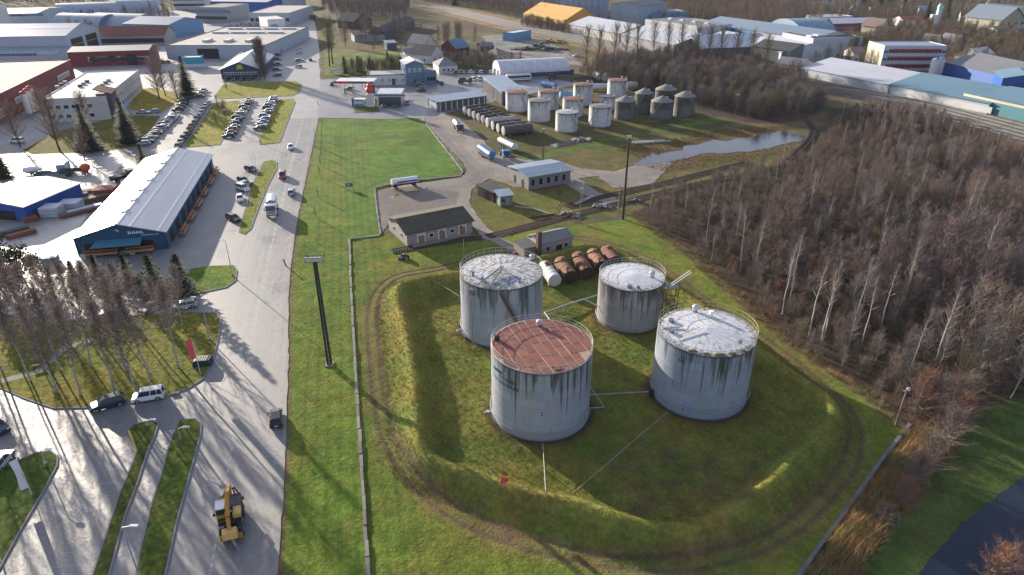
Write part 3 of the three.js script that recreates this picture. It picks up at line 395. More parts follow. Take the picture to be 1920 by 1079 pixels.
function roofPaint(seed, base, flake, dirt, opt = {}) { // seen from above: old white paint flaking from plates
  return texOf(canvas(1024, 1024, (x) => {
    const r = rng(seed), C = 512; x.fillStyle = css(...base); x.fillRect(0, 0, 1024, 1024);
    for (let k = 0; k < 900; k++) { const a = r() * 6.283, d = Math.sqrt(r()) * 512, s = 4 + r() * 26, c = r() < 0.5 ? dirt : base; x.fillStyle = css(...c, 0.18 + 0.3 * r()); x.save(); x.translate(C + Math.cos(a) * d, C + Math.sin(a) * d); x.rotate(a); x.fillRect(-s, -s * 0.25, 2 * s, s * 0.5); x.restore(); }
    // flakes of white paint: denser towards the middle
    for (let k = 0; k < (opt.n ?? 2400); k++) { const a = r() * 6.283, d = Math.pow(r(), opt.pow ?? 0.6) * (opt.rad ?? 500), s = 6 + r() * 30; x.fillStyle = css(...flake.map((v) => v * (0.82 + 0.2 * r())), 0.55 + 0.45 * r()); x.save(); x.translate(C + Math.cos(a) * d, C + Math.sin(a) * d); x.rotate(a + (r() - 0.5) * 0.6); x.beginPath(); for (let q = 0; q < 7; q++) { const w = q / 7 * 6.283, l = 0.6 + 0.6 * r(); x.lineTo(Math.cos(w) * s * l * 1.4, Math.sin(w) * s * l * 0.55); } x.fill(); x.restore(); }
    if (opt.rays) for (let k = 0; k < opt.rays; k++) { const a = k / opt.rays * 6.283 + 0.1; x.strokeStyle = css(...dirt, 0.5); x.lineWidth = 1.5 + r() * 2; x.beginPath(); x.moveTo(C + Math.cos(a) * 60 * r(), C + Math.sin(a) * 60 * r()); x.lineTo(C + Math.cos(a) * (300 + 210 * r()), C + Math.sin(a) * (300 + 210 * r())); x.stroke(); }
    for (const d of opt.rings ?? []) for (let q = 0; q < 26; q++) if (r() < 0.62) { x.strokeStyle = css(...dirt, 0.35 + 0.45 * r()); x.lineWidth = 1 + r() * 4; x.beginPath(); x.arc(C, C, d, q / 26 * 6.283, (q + 0.5 + r() * 0.6) / 26 * 6.283); x.stroke(); }
    for (let k = 0; k < (opt.spots ?? 240); k++) { const a = r() * 6.283, d = Math.sqrt(r()) * 505; x.fillStyle = css(...dirt.map((v) => v * 0.6), 0.3 + 0.4 * r()); x.beginPath(); x.ellipse(C + Math.cos(a) * d, C + Math.sin(a) * d, 2 + r() * 7, 1.5 + r() * 4, a, 0, 6.3); x.fill(); }
    for (let k = 0; k < (opt.moss ?? 260); k++) { const a = r() * 6.283, d = 512 - Math.pow(r(), 2) * 75, s = 4 + r() * 15; x.fillStyle = css(...(opt.mossC ?? [0.11, 0.10, 0.06]), 0.35 + 0.4 * r()); x.beginPath(); x.ellipse(C + Math.cos(a) * d, C + Math.sin(a) * d, s, s * 0.6, a, 0, 6.3); x.fill(); }
  }));
}
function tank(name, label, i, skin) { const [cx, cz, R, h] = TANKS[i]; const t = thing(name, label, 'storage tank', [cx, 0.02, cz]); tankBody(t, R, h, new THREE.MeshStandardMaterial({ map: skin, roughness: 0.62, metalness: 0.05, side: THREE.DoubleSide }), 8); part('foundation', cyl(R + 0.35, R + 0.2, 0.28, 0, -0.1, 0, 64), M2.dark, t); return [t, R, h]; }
const nearAng = Math.PI / 2; // the side turned to the camera (+z)
// 1: rust-red plated roof, lettering, number 7
{
  const [t, R, h] = tank('storage_tank', 'blue-grey storage tank with a rust-red plated roof, nearest of the four', 0, tankSkin(31, { len: 43.4, high: 11, base: [0.30, 0.335, 0.385], stains: 22, wide: 0.9, marks: [[-0.105, 0.7, 5, 0.9], [-0.088, 0.35, 10, 0.95], [-0.155, 0.25, 9.5, 0.6], [-0.03, 0.4, 3, 0.8], [0.03, 0.8, 4, 0.8], [0.055, 0.5, 7, 0.9], [0.075, 0.3, 9, 0.9], [0.10, 0.5, 5, 0.8], [0.13, 0.35, 10, 0.9], [0.16, 0.5, 8, 0.9], [0.19, 0.6, 10, 0.8], [-0.135, 1.2, 2, 0.7]], text: [['EENDI', -0.155, 2.45, 0.62, 1.5], ['TERMINAAL', -0.198, 3.3, 0.62, 1.55], ['7', -0.008, 6.6, 0.8, 1.3]] }));
  for (const [k, a] of [-1.15, -1.03, -0.94].entries()) part('emblem', box(0.6 - 0.08 * k, 0.42, 0.05, Math.sin(a) * (R + 0.02), 9.2 - 0.14 * (k === 0), Math.cos(a) * (R + 0.02), a), M2.dark, t);
  // roof deck and its plates, laid in strips
  part('roof_deck', [cyl(R + 0.05, R + 0.05, 0.10, 0, h - 0.03, 0, 72)], mat([0.62, 0.50, 0.44], { rough: 0.9, tex: 'mottle' }), t);
  const r = rng(8), reds = [[0.24, 0.085, 0.06], [0.28, 0.105, 0.07], [0.22, 0.075, 0.055], [0.31, 0.15, 0.09], [0.26, 0.095, 0.075], [0.42, 0.27, 0.19]].map((c) => mat(c, { rough: 0.85, tex: 'mottle', rep: [0.35, 0.35] }));
  const clip = (pts) => { let p = pts; const N = 48, Rr = R - 0.12; for (let k = 0; k < N; k++) { const a = k / N * 6.2832, nx = Math.cos(a), ny = Math.sin(a), out = []; for (let i = 0; i < p.length; i++) { const A = p[i], B = p[(i + 1) % p.length], da = A[0] * nx + A[1] * ny - Rr, db = B[0] * nx + B[1] * ny - Rr; if (da <= 0) out.push(A); if (da < 0 !== db < 0) { const s = da / (da - db); out.push([A[0] + (B[0] - A[0]) * s, A[1] + (B[1] - A[1]) * s]); } } p = out; if (p.length < 3) return null; } return p; };
  const rot = 0.36, sw = 1.28; // strips run away to the upper left
  for (let s = -6; s < 6; s++) { let u = -R - r() * 3; while (u < R) { const L = 2.0 + r() * 1.7, gap = 0.06 + 0.13 * r() * r(), x0 = s * sw + gap, x1 = (s + 1) * sw - 0.02, q = clip([[x0, u + gap], [x1, u + gap], [x1, u + L], [x0, u + L]]); if (q && Math.abs(area(q)) > 0.15) { const g = prism(q.map(([a, b]) => [a, -b]), 0.05, 0.012); g.rotateX(-Math.PI / 2); metric(g, 1); const m = part('roof_plate', g, reds[Math.min(5, Math.floor(r() * (r() < 0.7 ? 3 : 6)))], t); m.position.y = h + 0.095; m.rotation.set((r() - 0.5) * 0.008, rot, (r() - 0.5) * 0.008); } u += L; } }
  guard(t, R - 0.05, h + 0.1, 0, Math.PI * 2, 34, 0.95); vent(t, -0.2, h + 0.12, -5.0, 0.75);
  part('roof_hatch', [cyl(0.42, 0.42, 0.3, 1.75, h + 0.12, 6.0, 14), box(1.2, 0.12, 0.12, 1.6, h + 0.14, 5.5)], M2.rust, t); part('bin', cyl(0.4, 0.34, 0.75, -6.1, h + 0.1, -1.2, 12), M2.dark, t);
  part('cooling_pipe', [torus(R + 0.22, 0.045, 1.5, 0.25, 3.35), bar([-7.1, 0.3, -1.3], [-7.1, 3, -1.3], 0.05)], M2.pipe, t); part('inlet_valve', [bar([-6.8, 0.8, 1.2], [-7.9, 0.8, 1.4], 0.16, 8), cyl(0.3, 0.3, 0.1, -7.4, 0.9, 1.3)], M2.galv, t);
}
// 2: flaking grey roof with stair and leaning ladder
{
  const [t, R, h] = tank('storage_tank', 'tall grey tank with a stair on its wall and flaking paint on the roof', 1, tankSkin(47, { len: 43.5, high: 10.9, base: [0.31, 0.34, 0.38], stains: 16, wide: 1.2, stain: [0.035, 0.06, 0.055], marks: [[-0.075, 1.5, 5.5, 0.85], [-0.028, 1.5, 6.5, 0.9], [0.085, 1.6, 7.5, 0.95], [0.105, 0.5, 9, 0.9], [0.15, 0.5, 9, 0.7], [0.165, 0.3, 10, 0.8], [-0.06, 0.8, 7, 0.5]] }));
  const [g, m] = coneRoof(R, h, 0.5, new THREE.MeshStandardMaterial({ map: roofPaint(3, [0.22, 0.22, 0.21], [0.58, 0.59, 0.61], [0.10, 0.095, 0.08], { n: 1000, pow: 0.55, rays: 44, spots: 200 }), roughness: 0.8 })); part('roof', g, m, t);
  guard(t, R - 0.1, h, 0, Math.PI * 2, 40, 1.3, mat([0.40, 0.42, 0.40], { rough: 0.6, metal: 0.3 }));
  // walkway on the roof: two beams from the stair head to the crown
  part('roof_walkway', [beam([-3.6, h + 0.35, 5.6], [0.1, h + 0.95, 0.2], 0.16, 0.2), beam([-1.7, h + 0.35, 6.4], [0.35, h + 0.95, 0.2], 0.16, 0.2), ...Array.from({ length: 9 }, (_, k) => beam([mix(-3.6, 0.1, k / 9), h + 0.38 + 0.06 * k, mix(5.6, 0.2, k / 9)], [mix(-1.7, 0.35, k / 9), h + 0.38 + 0.06 * k, mix(6.4, 0.2, k / 9)], 0.07, 0.05))], M2.steel, t);
  for (const [x, z] of [[-3.0, 4.1], [3.0, 4.3], [-4.6, 2.0]]) part('roof_pipe', [cyl(0.2, 0.2, 0.7, x, h + 0.15, z, 10), cyl(0.27, 0.27, 0.12, x, h + 0.8, z, 10)], M2.steel, t);
  vent(t, 5.2, h + 0.05, -4.2, 0.8); part('foam_box', [box(0.9, 1.0, 0.7, -4.6, h - 1.6, 5.4, -0.7), bar([-4.75, h - 2.2, 5.45], [-4.75, 0.4, 5.45], 0.06)], M2.steel, t);
  // stair with treads, stringers and landing
  const a0 = [-0.2, h - 0.2, 7.3], a1 = [4.5, 1.2, 7.9], tread = box(0.9, 0.05, 0.26);
  const st = part('stair', [beam([a0[0], a0[1], a0[2] - 0.45], [a1[0], a1[1], a1[2] - 0.9], 0.08, 0.26), beam([a0[0], a0[1], a0[2] + 0.5], [a1[0], a1[1], a1[2] + 0.2], 0.08, 0.26), beam([a0[0], a0[1] + 1, a0[2] + 0.5], [a1[0], a1[1] + 1, a1[2] + 0.2], 0.06, 0.06), beam([a0[0], a0[1] + 1, a0[2] - 0.4], [a1[0], a1[1] + 1, a1[2] - 0.8], 0.06, 0.06), ...[0.25, 0.5, 0.75, 1].map((q) => bar([mix(a0[0], a1[0], q), 0, 8.1], [mix(a0[0], a1[0], q), mix(a0[1], a1[1], q) + 1, 8.1], 0.06))], mat([0.16, 0.12, 0.10], { rough: 0.9, tex: 'mottle' }), t);
  for (let k = 0; k < 30; k++) { const q = (k + 0.5) / 30, o = shadow(new THREE.Mesh(tread, M2.rust)); o.name = 'tread'; o.rotation.y = Math.PI / 2; o.position.set(mix(a0[0], a1[0], q), mix(a0[1], a1[1], q), mix(a0[2], a1[2], q)); st.add(o); }
  part('cooling_pipe', [torus(R + 0.22, 0.045, 1.5, 0.7, 3.3), bar([-7.1, 0.3, -0.8], [-7.1, 3.2, -0.8], 0.05)], M2.pipe, t); part('inlet_valve', [bar([-6.6, 0.8, 2], [-7.6, 0.8, 2.2], 0.16, 8), cyl(0.28, 0.28, 0.1, -7.5, 0.6, 2.2)], M2.galv, t);
}
// 3: white roof, ring railing, right-hand tank
{
  const [t, R, h] = tank('storage_tank', 'widest-looking blue-grey tank at the right with a bright white roof and ring railing', 3, tankSkin(59, { len: 43, high: 10.7, base: [0.27, 0.32, 0.385], stains: 18, wide: 1.0, marks: [[-0.085, 0.6, 2.4, 0.9], [-0.09, 0.3, 6, 0.7], [0.0, 1.5, 5, 0.95], [-0.012, 0.35, 7.5, 0.9], [0.012, 0.35, 7.5, 0.9], [0.075, 0.6, 7, 0.9], [0.11, 1.6, 2.2, 0.9], [0.13, 0.4, 7, 0.9], [0.155, 0.4, 9, 0.9], [0.18, 0.4, 10, 0.9], [-0.045, 0.25, 8, 0.6]], text: [['19', -0.13, 2.1, 0.85, 1.0]] }));
  const [g, m] = coneRoof(R, h, 0.5, new THREE.MeshStandardMaterial({ map: roofPaint(4, [0.40, 0.41, 0.43], [0.62, 0.63, 0.66], [0.12, 0.12, 0.115], { n: 1250, pow: 0.6, rad: 455, rays: 14, rings: [105, 200, 290, 380], spots: 320, moss: 520 }), roughness: 0.75 })); part('roof', g, m, t);
  const yel = mat([0.44, 0.40, 0.24], { rough: 0.6, metal: 0.2 }); guard(t, R - 0.05, h, -Math.PI * 0.85, Math.PI * 0.15, 16, 1.25, yel); guard(t, R - 0.05, h, Math.PI * 0.15, Math.PI * 1.15, 22, 0.85, M2.steel);
  vent(t, -0.4, h + 0.1, -5.4, 0.85); part('roof_pipe', [box(0.5, 0.9, 0.5, 1.5, h + 0.3, -3.6)], mat([0.8, 0.8, 0.8], {}), t); part('roof_hatch', [cyl(0.45, 0.45, 0.35, -4.6, h + 0.25, -2.3), cyl(0.4, 0.4, 0.3, -5.2, h + 0.2, 0.6), cyl(0.3, 0.3, 0.3, 3.6, h + 0.3, 3.6)], M2.steel, t);
  part('roof_walkway', [beam([-6.2, h + 0.2, -0.5], [-3.8, h + 0.45, -0.4], 0.4, 0.12), beam([-4.9, h + 0.35, 2.2], [-1.2, h + 0.72, 0.2], 0.08, 0.1)], M2.pipe, t);
  part('cooling_pipe', [torus(R + 0.3, 0.055, 1.9, 0.2, 3.2), bar([-7.2, 1.0, -0.4], [-7.2, 3.2, -0.4], 0.05), bar([-6.9, 1.9, -0.4], [-7.2, 3.2, -0.4], 0.05)], M2.pipe, t); part('inlet_valve', [cyl(0.35, 0.35, 0.7, -7.1, 0.3, 1.0), box(0.6, 0.4, 0.5, -7.2, 0.9, 1)], M2.dark, t);
  for (let k = 0; k < 5; k++) part('roof_moss', [new THREE.IcosahedronGeometry(0.34 + 0.1 * (k % 3), 1).scale(1.4, 0.35, 0.8).translate(Math.cos(1.0 + k * 0.28) * (R - 0.5), h + 0.12, Math.sin(1.0 + k * 0.28) * (R - 0.5))], mat([0.14, 0.13, 0.06], { rough: 1 }), t);
}
// 4: smaller stained tank with stair tower
{
  const [t, R, h] = tank('storage_tank', 'smaller brown-stained tank with a white roof, behind the right-hand tank', 2, tankSkin(63, { len: 35.4, high: 8.2, base: [0.29, 0.30, 0.315], band: [0.22, 0.215, 0.22], stains: 40, wide: 0.9, rust: 60, stain: [0.05, 0.042, 0.04], marks: [[-0.06, 0.3, 7, 0.9], [-0.02, 0.4, 8, 0.8], [0.03, 0.4, 7, 0.8], [0.06, 0.3, 8, 0.9], [-0.2, 2.5, 7, 0.5], [0.12, 0.4, 8, 0.8], [-0.055, 1.6, 2, 0.7]] }));
  const [g, m] = coneRoof(R, h, 0.4, new THREE.MeshStandardMaterial({ map: roofPaint(5, [0.40, 0.41, 0.43], [0.62, 0.63, 0.66], [0.14, 0.13, 0.12], { n: 1700, pow: 0.6, rad: 490, spots: 170, moss: 300 }), roughness: 0.75 })); part('roof', g, m, t);
  guard(t, R - 0.05, h, -Math.PI * 0.38, Math.PI * 0.12, 12, 1.35, mat([0.47, 0.45, 0.36], { rough: 0.6 })); guard(t, R - 0.05, h, -Math.PI, -Math.PI * 0.38, 14, 1.0, M2.galv); guard(t, R - 0.05, h, Math.PI * 0.3, Math.PI, 16, 0.8, M2.steel);
  vent(t, 3.3, h + 0.1, 0.6, 0.9); part('roof_hatch', [cyl(0.5, 0.42, 0.5, -1.1, h + 0.05, 4.3), cyl(0.3, 0.3, 0.4, 0.3, h + 0.1, 4.6)], M2.steel, t);
  const st = part('stair', [beam([3.6, h, 4.8], [8.4, 0.5, 6.6], 0.08, 0.25), beam([4.2, h, 4.3], [9.0, 0.5, 6.0], 0.08, 0.25), beam([3.6, h + 1, 4.8], [8.4, 1.5, 6.6], 0.06, 0.06), beam([4.2, h + 1, 4.3], [9.0, 1.5, 6.0], 0.06, 0.06), bar([6.1, 0, 5.9], [6.1, 5.2, 5.9], 0.08), bar([6.8, 0, 5.3], [6.8, 5.2, 5.3], 0.08), beam([6.1, 0.4, 5.9], [6.8, 4.6, 5.3], 0.05, 0.05)], mat([0.2, 0.15, 0.12], { rough: 0.9, tex: 'mottle' }), t);
  for (let k = 0; k < 24; k++) { const q = (k + 0.5) / 24, o = shadow(new THREE.Mesh(box(0.75, 0.04, 0.24, 0, 0, 0, 0), M2.rust)); o.name = 'tread'; o.rotation.y = 1.0; o.position.set(mix(3.9, 8.7, q), mix(h, 0.5, q), mix(4.55, 6.3, q)); st.add(o); }
  part('cooling_pipe', [torus(R + 0.22, 0.05, 1.2, 1.4, 3.3), bar([-5.7, 0.5, -1], [-5.7, 2.6, -1], 0.05)], M2.pipe, t); part('branch_pipe', [bar([-5.6, 2.9, 1.2], [-7.8, 3.3, -0.6], 0.11, 8)], M2.galv, t);
}
// ladders of stair steel leaning between tank 4 and the right-hand tank
{ const [x, z] = G(1252, 606); const t = thing('stair_tower', 'rusty open steel stair tower between the two right-hand tanks', 'stair tower', [x, 0.05, z]); part('frame', [...[[-1, -1], [1, -1], [1, 1], [-1, 1]].map(([a, b]) => bar([a, 0, b], [a, 7.5, b], 0.07)), ...[2, 4, 6].flatMap((y) => [bar([-1, y, -1], [1, y, -1], 0.05), bar([-1, y, 1], [1, y, 1], 0.05), bar([-1, y, -1], [-1, y, 1], 0.05), bar([1, y, -1], [1, y, 1], 0.05), bar([-1, y - 2, 1], [1, y, 1], 0.04), bar([1, y - 2, -1], [-1, y, -1], 0.04)])], M2.rust, t); part('landing', [box(2.1, 0.06, 2.1, 0, 7.2, 0), box(2.1, 0.06, 1, 0, 4, 0.5)], M2.steel, t); part('stair', [beam([-1, 7.2, 0.4], [2.6, 10.6, 0.9], 0.1, 0.22), beam([-1, 7.2, 1.1], [2.6, 10.6, 1.7], 0.1, 0.22)], M2.rail, t); }
// pipe runs inside the bank
function pipeRun(label, pts, r, posts = true, m = M2.pipe) {
  const [x0, , z0] = pts[0], t = thing('pipe', label, 'pipe', [x0, 0, z0]); const L = pts.map(([x, y, z]) => [x - x0, y, z - z0]);
  part('pipe_run', L.slice(1).map((p, i) => bar(L[i], p, r, 8)), m, t);
  if (posts) L.forEach(([x, y, z], i) => { if (i % 1 === 0 && y > 0.35) part('support', [bar([x, -0.1, z], [x, y, z], 0.045), bar([x - 0.3, -0.1, z + 0.2], [x, y, z], 0.04), bar([x + 0.3, -0.1, z + 0.2], [x, y, z], 0.04)], M2.steel, t); });
}
const at = (px, py, y) => { const [x, z] = G(px, py, y); return [x, y, z]; };
pipeRun('pale pipe running straight across the grass from the red-roofed tank to the right-hand tank', [at(1105, 741, 0.9), at(1216, 735, 0.9)], 0.08);
pipeRun('pair of pale pipes with a cross bar beside the red-roofed tank', [at(1105, 722, 1.4), at(1133, 764, 0.5), at(1104, 766, 0.6)], 0.07);
pipeRun('low grey pipe bridge from behind the red-roofed tank to the stained tank', [at(1022, 587, 0.7), at(1065, 571, 0.8), at(1122, 553, 0.9)], 0.17);
pipeRun('short bent pipe rising behind the red roof', [at(1021, 586, 1.0), at(1035, 606, 0.8)], 0.12, false);
pipeRun('thin upright-supported pipe leading from the red-roofed tank over the near bank', [at(1018, 832, 1.2), at(1020, 868, 1.1), at(1023, 920, 2.4), at(1027, 958, 0.6)], 0.04);
pipeRun('thin rod-like pipe slanting over dark grass towards the right-hand tank', [at(1072, 927, 0.3), at(1148, 862, 1.1), at(1205, 812, 1.0), at(1252, 773, 0.8)], 0.04);
pipeRun('thin pipe crossing the far left corner of the bank to the stair tank', [at(812, 526, 1.6), at(836, 540, 1.2), at(862, 556, 1.2)], 0.04, false);
{ const [x, z] = G(1040, 957); single('lever_rod', [bar([-0.5, 0.05, 0.5], [0.6, 0.35, -0.6], 0.05), box(0.2, 0.3, 0.2, 0.6, 0.05, -0.6)], M2.pipe, 'short pale rod lying by the wheel track below the bank', 'rod', [x, 0.0, z]); }
// red sign on the bank
{ const [x, z] = G(946, 922, 1); const t = thing('warning_sign', 'small red square sign with white marking on the near bank slope', 'sign', [x, groundY(x, z) - 0.1, z], 0.1); part('board', box(0.8, 0.75, 0.04, 0, 0.5, 0), mat([0.62, 0.02, 0.05], { rough: 0.5 }), t); part('marking', [box(0.55, 0.05, 0.01, 0, 0.7, 0.026), box(0.05, 0.4, 0.01, -0.12, 0.7, 0.0285), box(0.3, 0.05, 0.01, 0.05, 1.0, 0.026)], mat([0.75, 0.3, 0.35], {}), t); part('post', [cyl(0.03, 0.03, 0.6, 0, -0.1, -0.04)], M2.steel, t); }

// rusty tank cars bodies: five horizontal cylinders with a pipe over their ends
{
  const far = [[1031, 492], [1060, 484], [1092, 474], [1120, 468], [1146, 462]], near = [[1040, 540], [1070, 533], [1102, 526], [1128, 514], [1152, 505]];
  near.forEach((n, k) => {
    const r = 1.35, [x1, z1] = G(n[0], n[1]), [x0, z0] = G(far[k][0] - 10, far[k][1] + 21), dx = x1 - x0, dz = z1 - z0, L = Math.min(12, Math.hypot(dx, dz)), a = Math.atan2(dx, dz), white = k === 0, skin = white ? mat([0.66, 0.66, 0.64], { rough: 0.6, tex: 'mottle' }) : mat([[0.2, 0.1, 0.06], [0.24, 0.12, 0.07], [0.2, 0.075, 0.055], [0.3, 0.16, 0.085], [0.22, 0.085, 0.065]][k], { rough: 0.9, tex: 'streak', rep: [0.5, 3] });
    const t = thing('horizontal_tank', ['white cylinder tank lying leftmost in the row of rusty tanks', 'brown rust-streaked cylinder tank lying next to the white one', 'dark red-brown cylinder tank in the middle of the lying row', 'pale rust-banded cylinder tank, fourth of the lying row', 'dull red cylinder tank at the right end of the lying row'][k], 'fuel tank', [x1, 0.2, z1], a);
    const sh = new THREE.CylinderGeometry(r, r, L, 28, 6, true); sh.rotateX(Math.PI / 2); part('shell', sh.translate(0, r, -L / 2), skin, t);
    const cap = (z, s) => { const g = new THREE.SphereGeometry(r, 24, 6, 0, Math.PI * 2, 0, Math.PI / 2); g.scale(1, 0.16, 1); g.rotateX(s * Math.PI / 2); return g.translate(0, r, z); };
    part('end_cap', [cap(0, 1)], white ? mat([0.55, 0.57, 0.58], { rough: 0.6, tex: 'mottle', rep: [0.5, 0.5] }) : M2.rustDark, t); part('end_cap', [cap(-L, -1)], M2.rust, t);
    for (const q of [0.2, 0.4, 0.6, 0.8]) part('hoop', torusZ(r + 0.02, 0.03, r, -L * q), white ? M2.pipe : M2.rust2, t);
    part('manhole', [cyl(0.5, 0.5, 0.45, 0, 2 * r - 0.06, -L + 1.6, 14), cyl(0.56, 0.3, 0.16, 0, 2 * r + 0.38, -L + 1.6, 14)], M2.rust2, t); part('cradle', [box(1.8, 0.5, 0.5, 0, -0.25, -L * 0.2), box(1.8, 0.5, 0.5, 0, -0.25, -L * 0.8)], M2.concrete, t);
  });
  const A = at(1024, 498, 3.4), B = at(1122, 470, 3.4); single('pipe', [bar([0, 0, 0], [B[0] - A[0], 0, B[2] - A[2]], 0.14, 8)], M2.dark, 'dark pipe laid across the ends of the rusty lying tanks', 'pipe', A);
  const t = thing('ladder', 'white steel ladder rail beside the right end of the rusty lying tanks', 'ladder', at(1146, 478, 0)); part('rail', [bar([0, 0, 0], [3.4, 0.4, 4.4], 0.05), bar([0, 1.1, 0], [3.4, 1.5, 4.4], 0.05)], M2.galv, t); part('rung', Array.from({ length: 9 }, (_, k) => bar([k * 0.42, 0.05 * k, k * 0.55], [k * 0.42, 1.1 + 0.05 * k, k * 0.55], 0.03)), M2.galv, t);
}
function torusZ(R, r, y, z) { return new THREE.TorusGeometry(R, r, 5, 28).translate(0, y, z); }

// floodlight mast: paired tapering legs with braces, platform with lamps
{
  const [x, z] = G(618, 684), h = 18.2, t = thing('floodlight_mast', 'tall dark lattice floodlight mast standing in the roadside grass', 'light mast', [x, 0, z], 0.05);
  const gm = mat([0.045, 0.05, 0.055], { rough: 0.7, metal: 0.3, tex: 'mottle' }), w = (y) => mix(0.27, 0.17, y / h);
  for (const [a, b] of [[-1, -1], [1, -1], [1, 1], [-1, 1]]) part('leg', beam([a * w(0), 0, b * w(0)], [a * w(h), h, b * w(h)], 0.15, 0.15), gm, t);
  for (let k = 0; k < 44; k++) { const y0 = h * k / 44, y1 = h * (k + 1) / 44, a = w(y0), s = k % 2 ? 1 : -1; part('brace', [beam([-a * s, y0, a], [a * s, y1, a], 0.09, 0.09), beam([-a * s, y0, -a], [a * s, y1, -a], 0.09, 0.09), beam([a, y0, -a * s], [a, y1, a * s], 0.09, 0.09), beam([-a, y0, a * s], [-a, y1, -a * s], 0.09, 0.09)], gm, t); }
  const pf = part('platform', [box(2.6, 0.08, 1.5, 0, h, 0)], gm, t); part('guardrail', [[-0.72], [0.72]].flatMap(([q]) => [beam([-1.3, h + 1, q], [1.3, h + 1, q], 0.05, 0.05), beam([-1.3, h + 0.5, q], [1.3, h + 0.5, q], 0.04, 0.04)]).concat([-1.3, 1.3].flatMap((q) => [beam([q, h + 1, -0.72], [q, h + 1, 0.72], 0.05, 0.05), bar([q, h, -0.72], [q, h + 1, -0.72], 0.03), bar([q, h, 0.72], [q, h + 1, 0.72], 0.03)])), gm, pf);
  for (let k = 0; k < 4; k++) part('floodlight', [box(0.5, 0.42, 0.22, -1 + k * 0.65, h + 0.42, 0.85, (k - 1.5) * 0.12), box(0.12, 0.3, 0.2, -1 + k * 0.65, h + 0.2, 0.74)], M2.galv, t);
  part('base', box(1.3, 0.25, 1.3, 0, -0.1, 0), M2.concrete, t);
}
// wooden poles by the siding and the wood
function pole(label, px, py, yTop, r, extra, m = M2.creosote) { const [x, z] = G(px, py), h = topOf(px, py, yTop), t = thing('utility_pole', label, 'pole', [x, 0, z]); part('shaft', bar([0, -0.2, 0], [0, h, 0], r, 8, r * 0.65), m, t); extra?.(t, h); return t; }
pole('tall dark mast beside the siding at the corner of the wood', 1168, 411, 259, 0.3, (t, h) => { part('platform', [box(1.4, 0.1, 1.4, 0, h - 0.4, 0), ...[[-.7, -.7], [.7, -.7], [.7, .7], [-.7, .7]].map(([a, b]) => bar([a, h - 0.4, b], [a, h + 0.7, b], 0.04))], M2.dark, t); for (const q of [-0.45, 0.2]) part('floodlight', box(0.45, 0.4, 0.3, q, h + 0.3, 0.4), M2.galv, t); });
pole('slim concrete lamp pole between the two sidings', 1159, 397, 346, 0.13, (t, h) => part('lamp_arm', [bar([0, h, 0], [-0.3, h + 0.6, 0.5], 0.05), box(0.7, 0.14, 0.3, -0.5, h + 0.6, 0.6)], M2.galv, t), M2.concrete);
pole('thin pale pole standing on the grass just below the siding', 1087, 418, 352, 0.09, (t, h) => part('lamp', [box(0.6, 0.16, 0.3, 0, h - 0.2, 0)], M2.galv, t), M2.concrete);
pole('thin grey lamp pole with a white lamp head near the low blue-roofed house', 1092, 375, 343, 0.09, (t, h) => part('lamp_arm', [bar([0, h - 0.1, 0], [-2.6, h + 0.6, -1], 0.05), box(0.8, 0.18, 0.35, -2.6, h + 0.5, -1)], M2.galv, t), M2.galv);
pole('leaning grey wooden pole with a lamp at the reed strip by the river', 1680, 798, 728, 0.17, (t, h) => part('lamp', [box(0.4, 0.25, 0.3, 0, h - 0.1, 0.2), box(0.9, 0.1, 0.1, 0, h - 0.5, 0)], M2.galv, t), mat([0.2, 0.17, 0.14], { rough: 0.95, tex: 'streak', rep: [2, 0.3] }));
pole('tall dark lamp pole in front of the small tank farm', 1018, 306, 243, 0.14, (t, h) => { part('lattice', Array.from({ length: 12 }, (_, k) => beam([-0.3, k * h / 12, 0], [0.3, (k + 1) * h / 12, 0], 0.06, 0.06)).concat([bar([-0.3, 0, 0], [-0.3, h, 0], 0.05), bar([0.3, 0, 0], [0.3, h, 0], 0.05)]), M2.dark, t); part('lamp', box(0.9, 0.3, 0.4, 0, h, 0), M2.galv, t); });
pole('slim pole at the forecourt corner beside the open-fronted shelter', 905, 180, 132, 0.12, null, M2.concrete);
pole('lone lamp post at the edge of the wood behind the tank farm', 1379, 214, 178, 0.1, (t, h) => part('lamp', box(0.9, 0.25, 0.4, 0, h - 0.1, 0), M2.galv, t), M2.concrete);
pole('thin mast standing behind the mossy-roofed store', 870, 478, 448, 0.07, null, M2.galv);

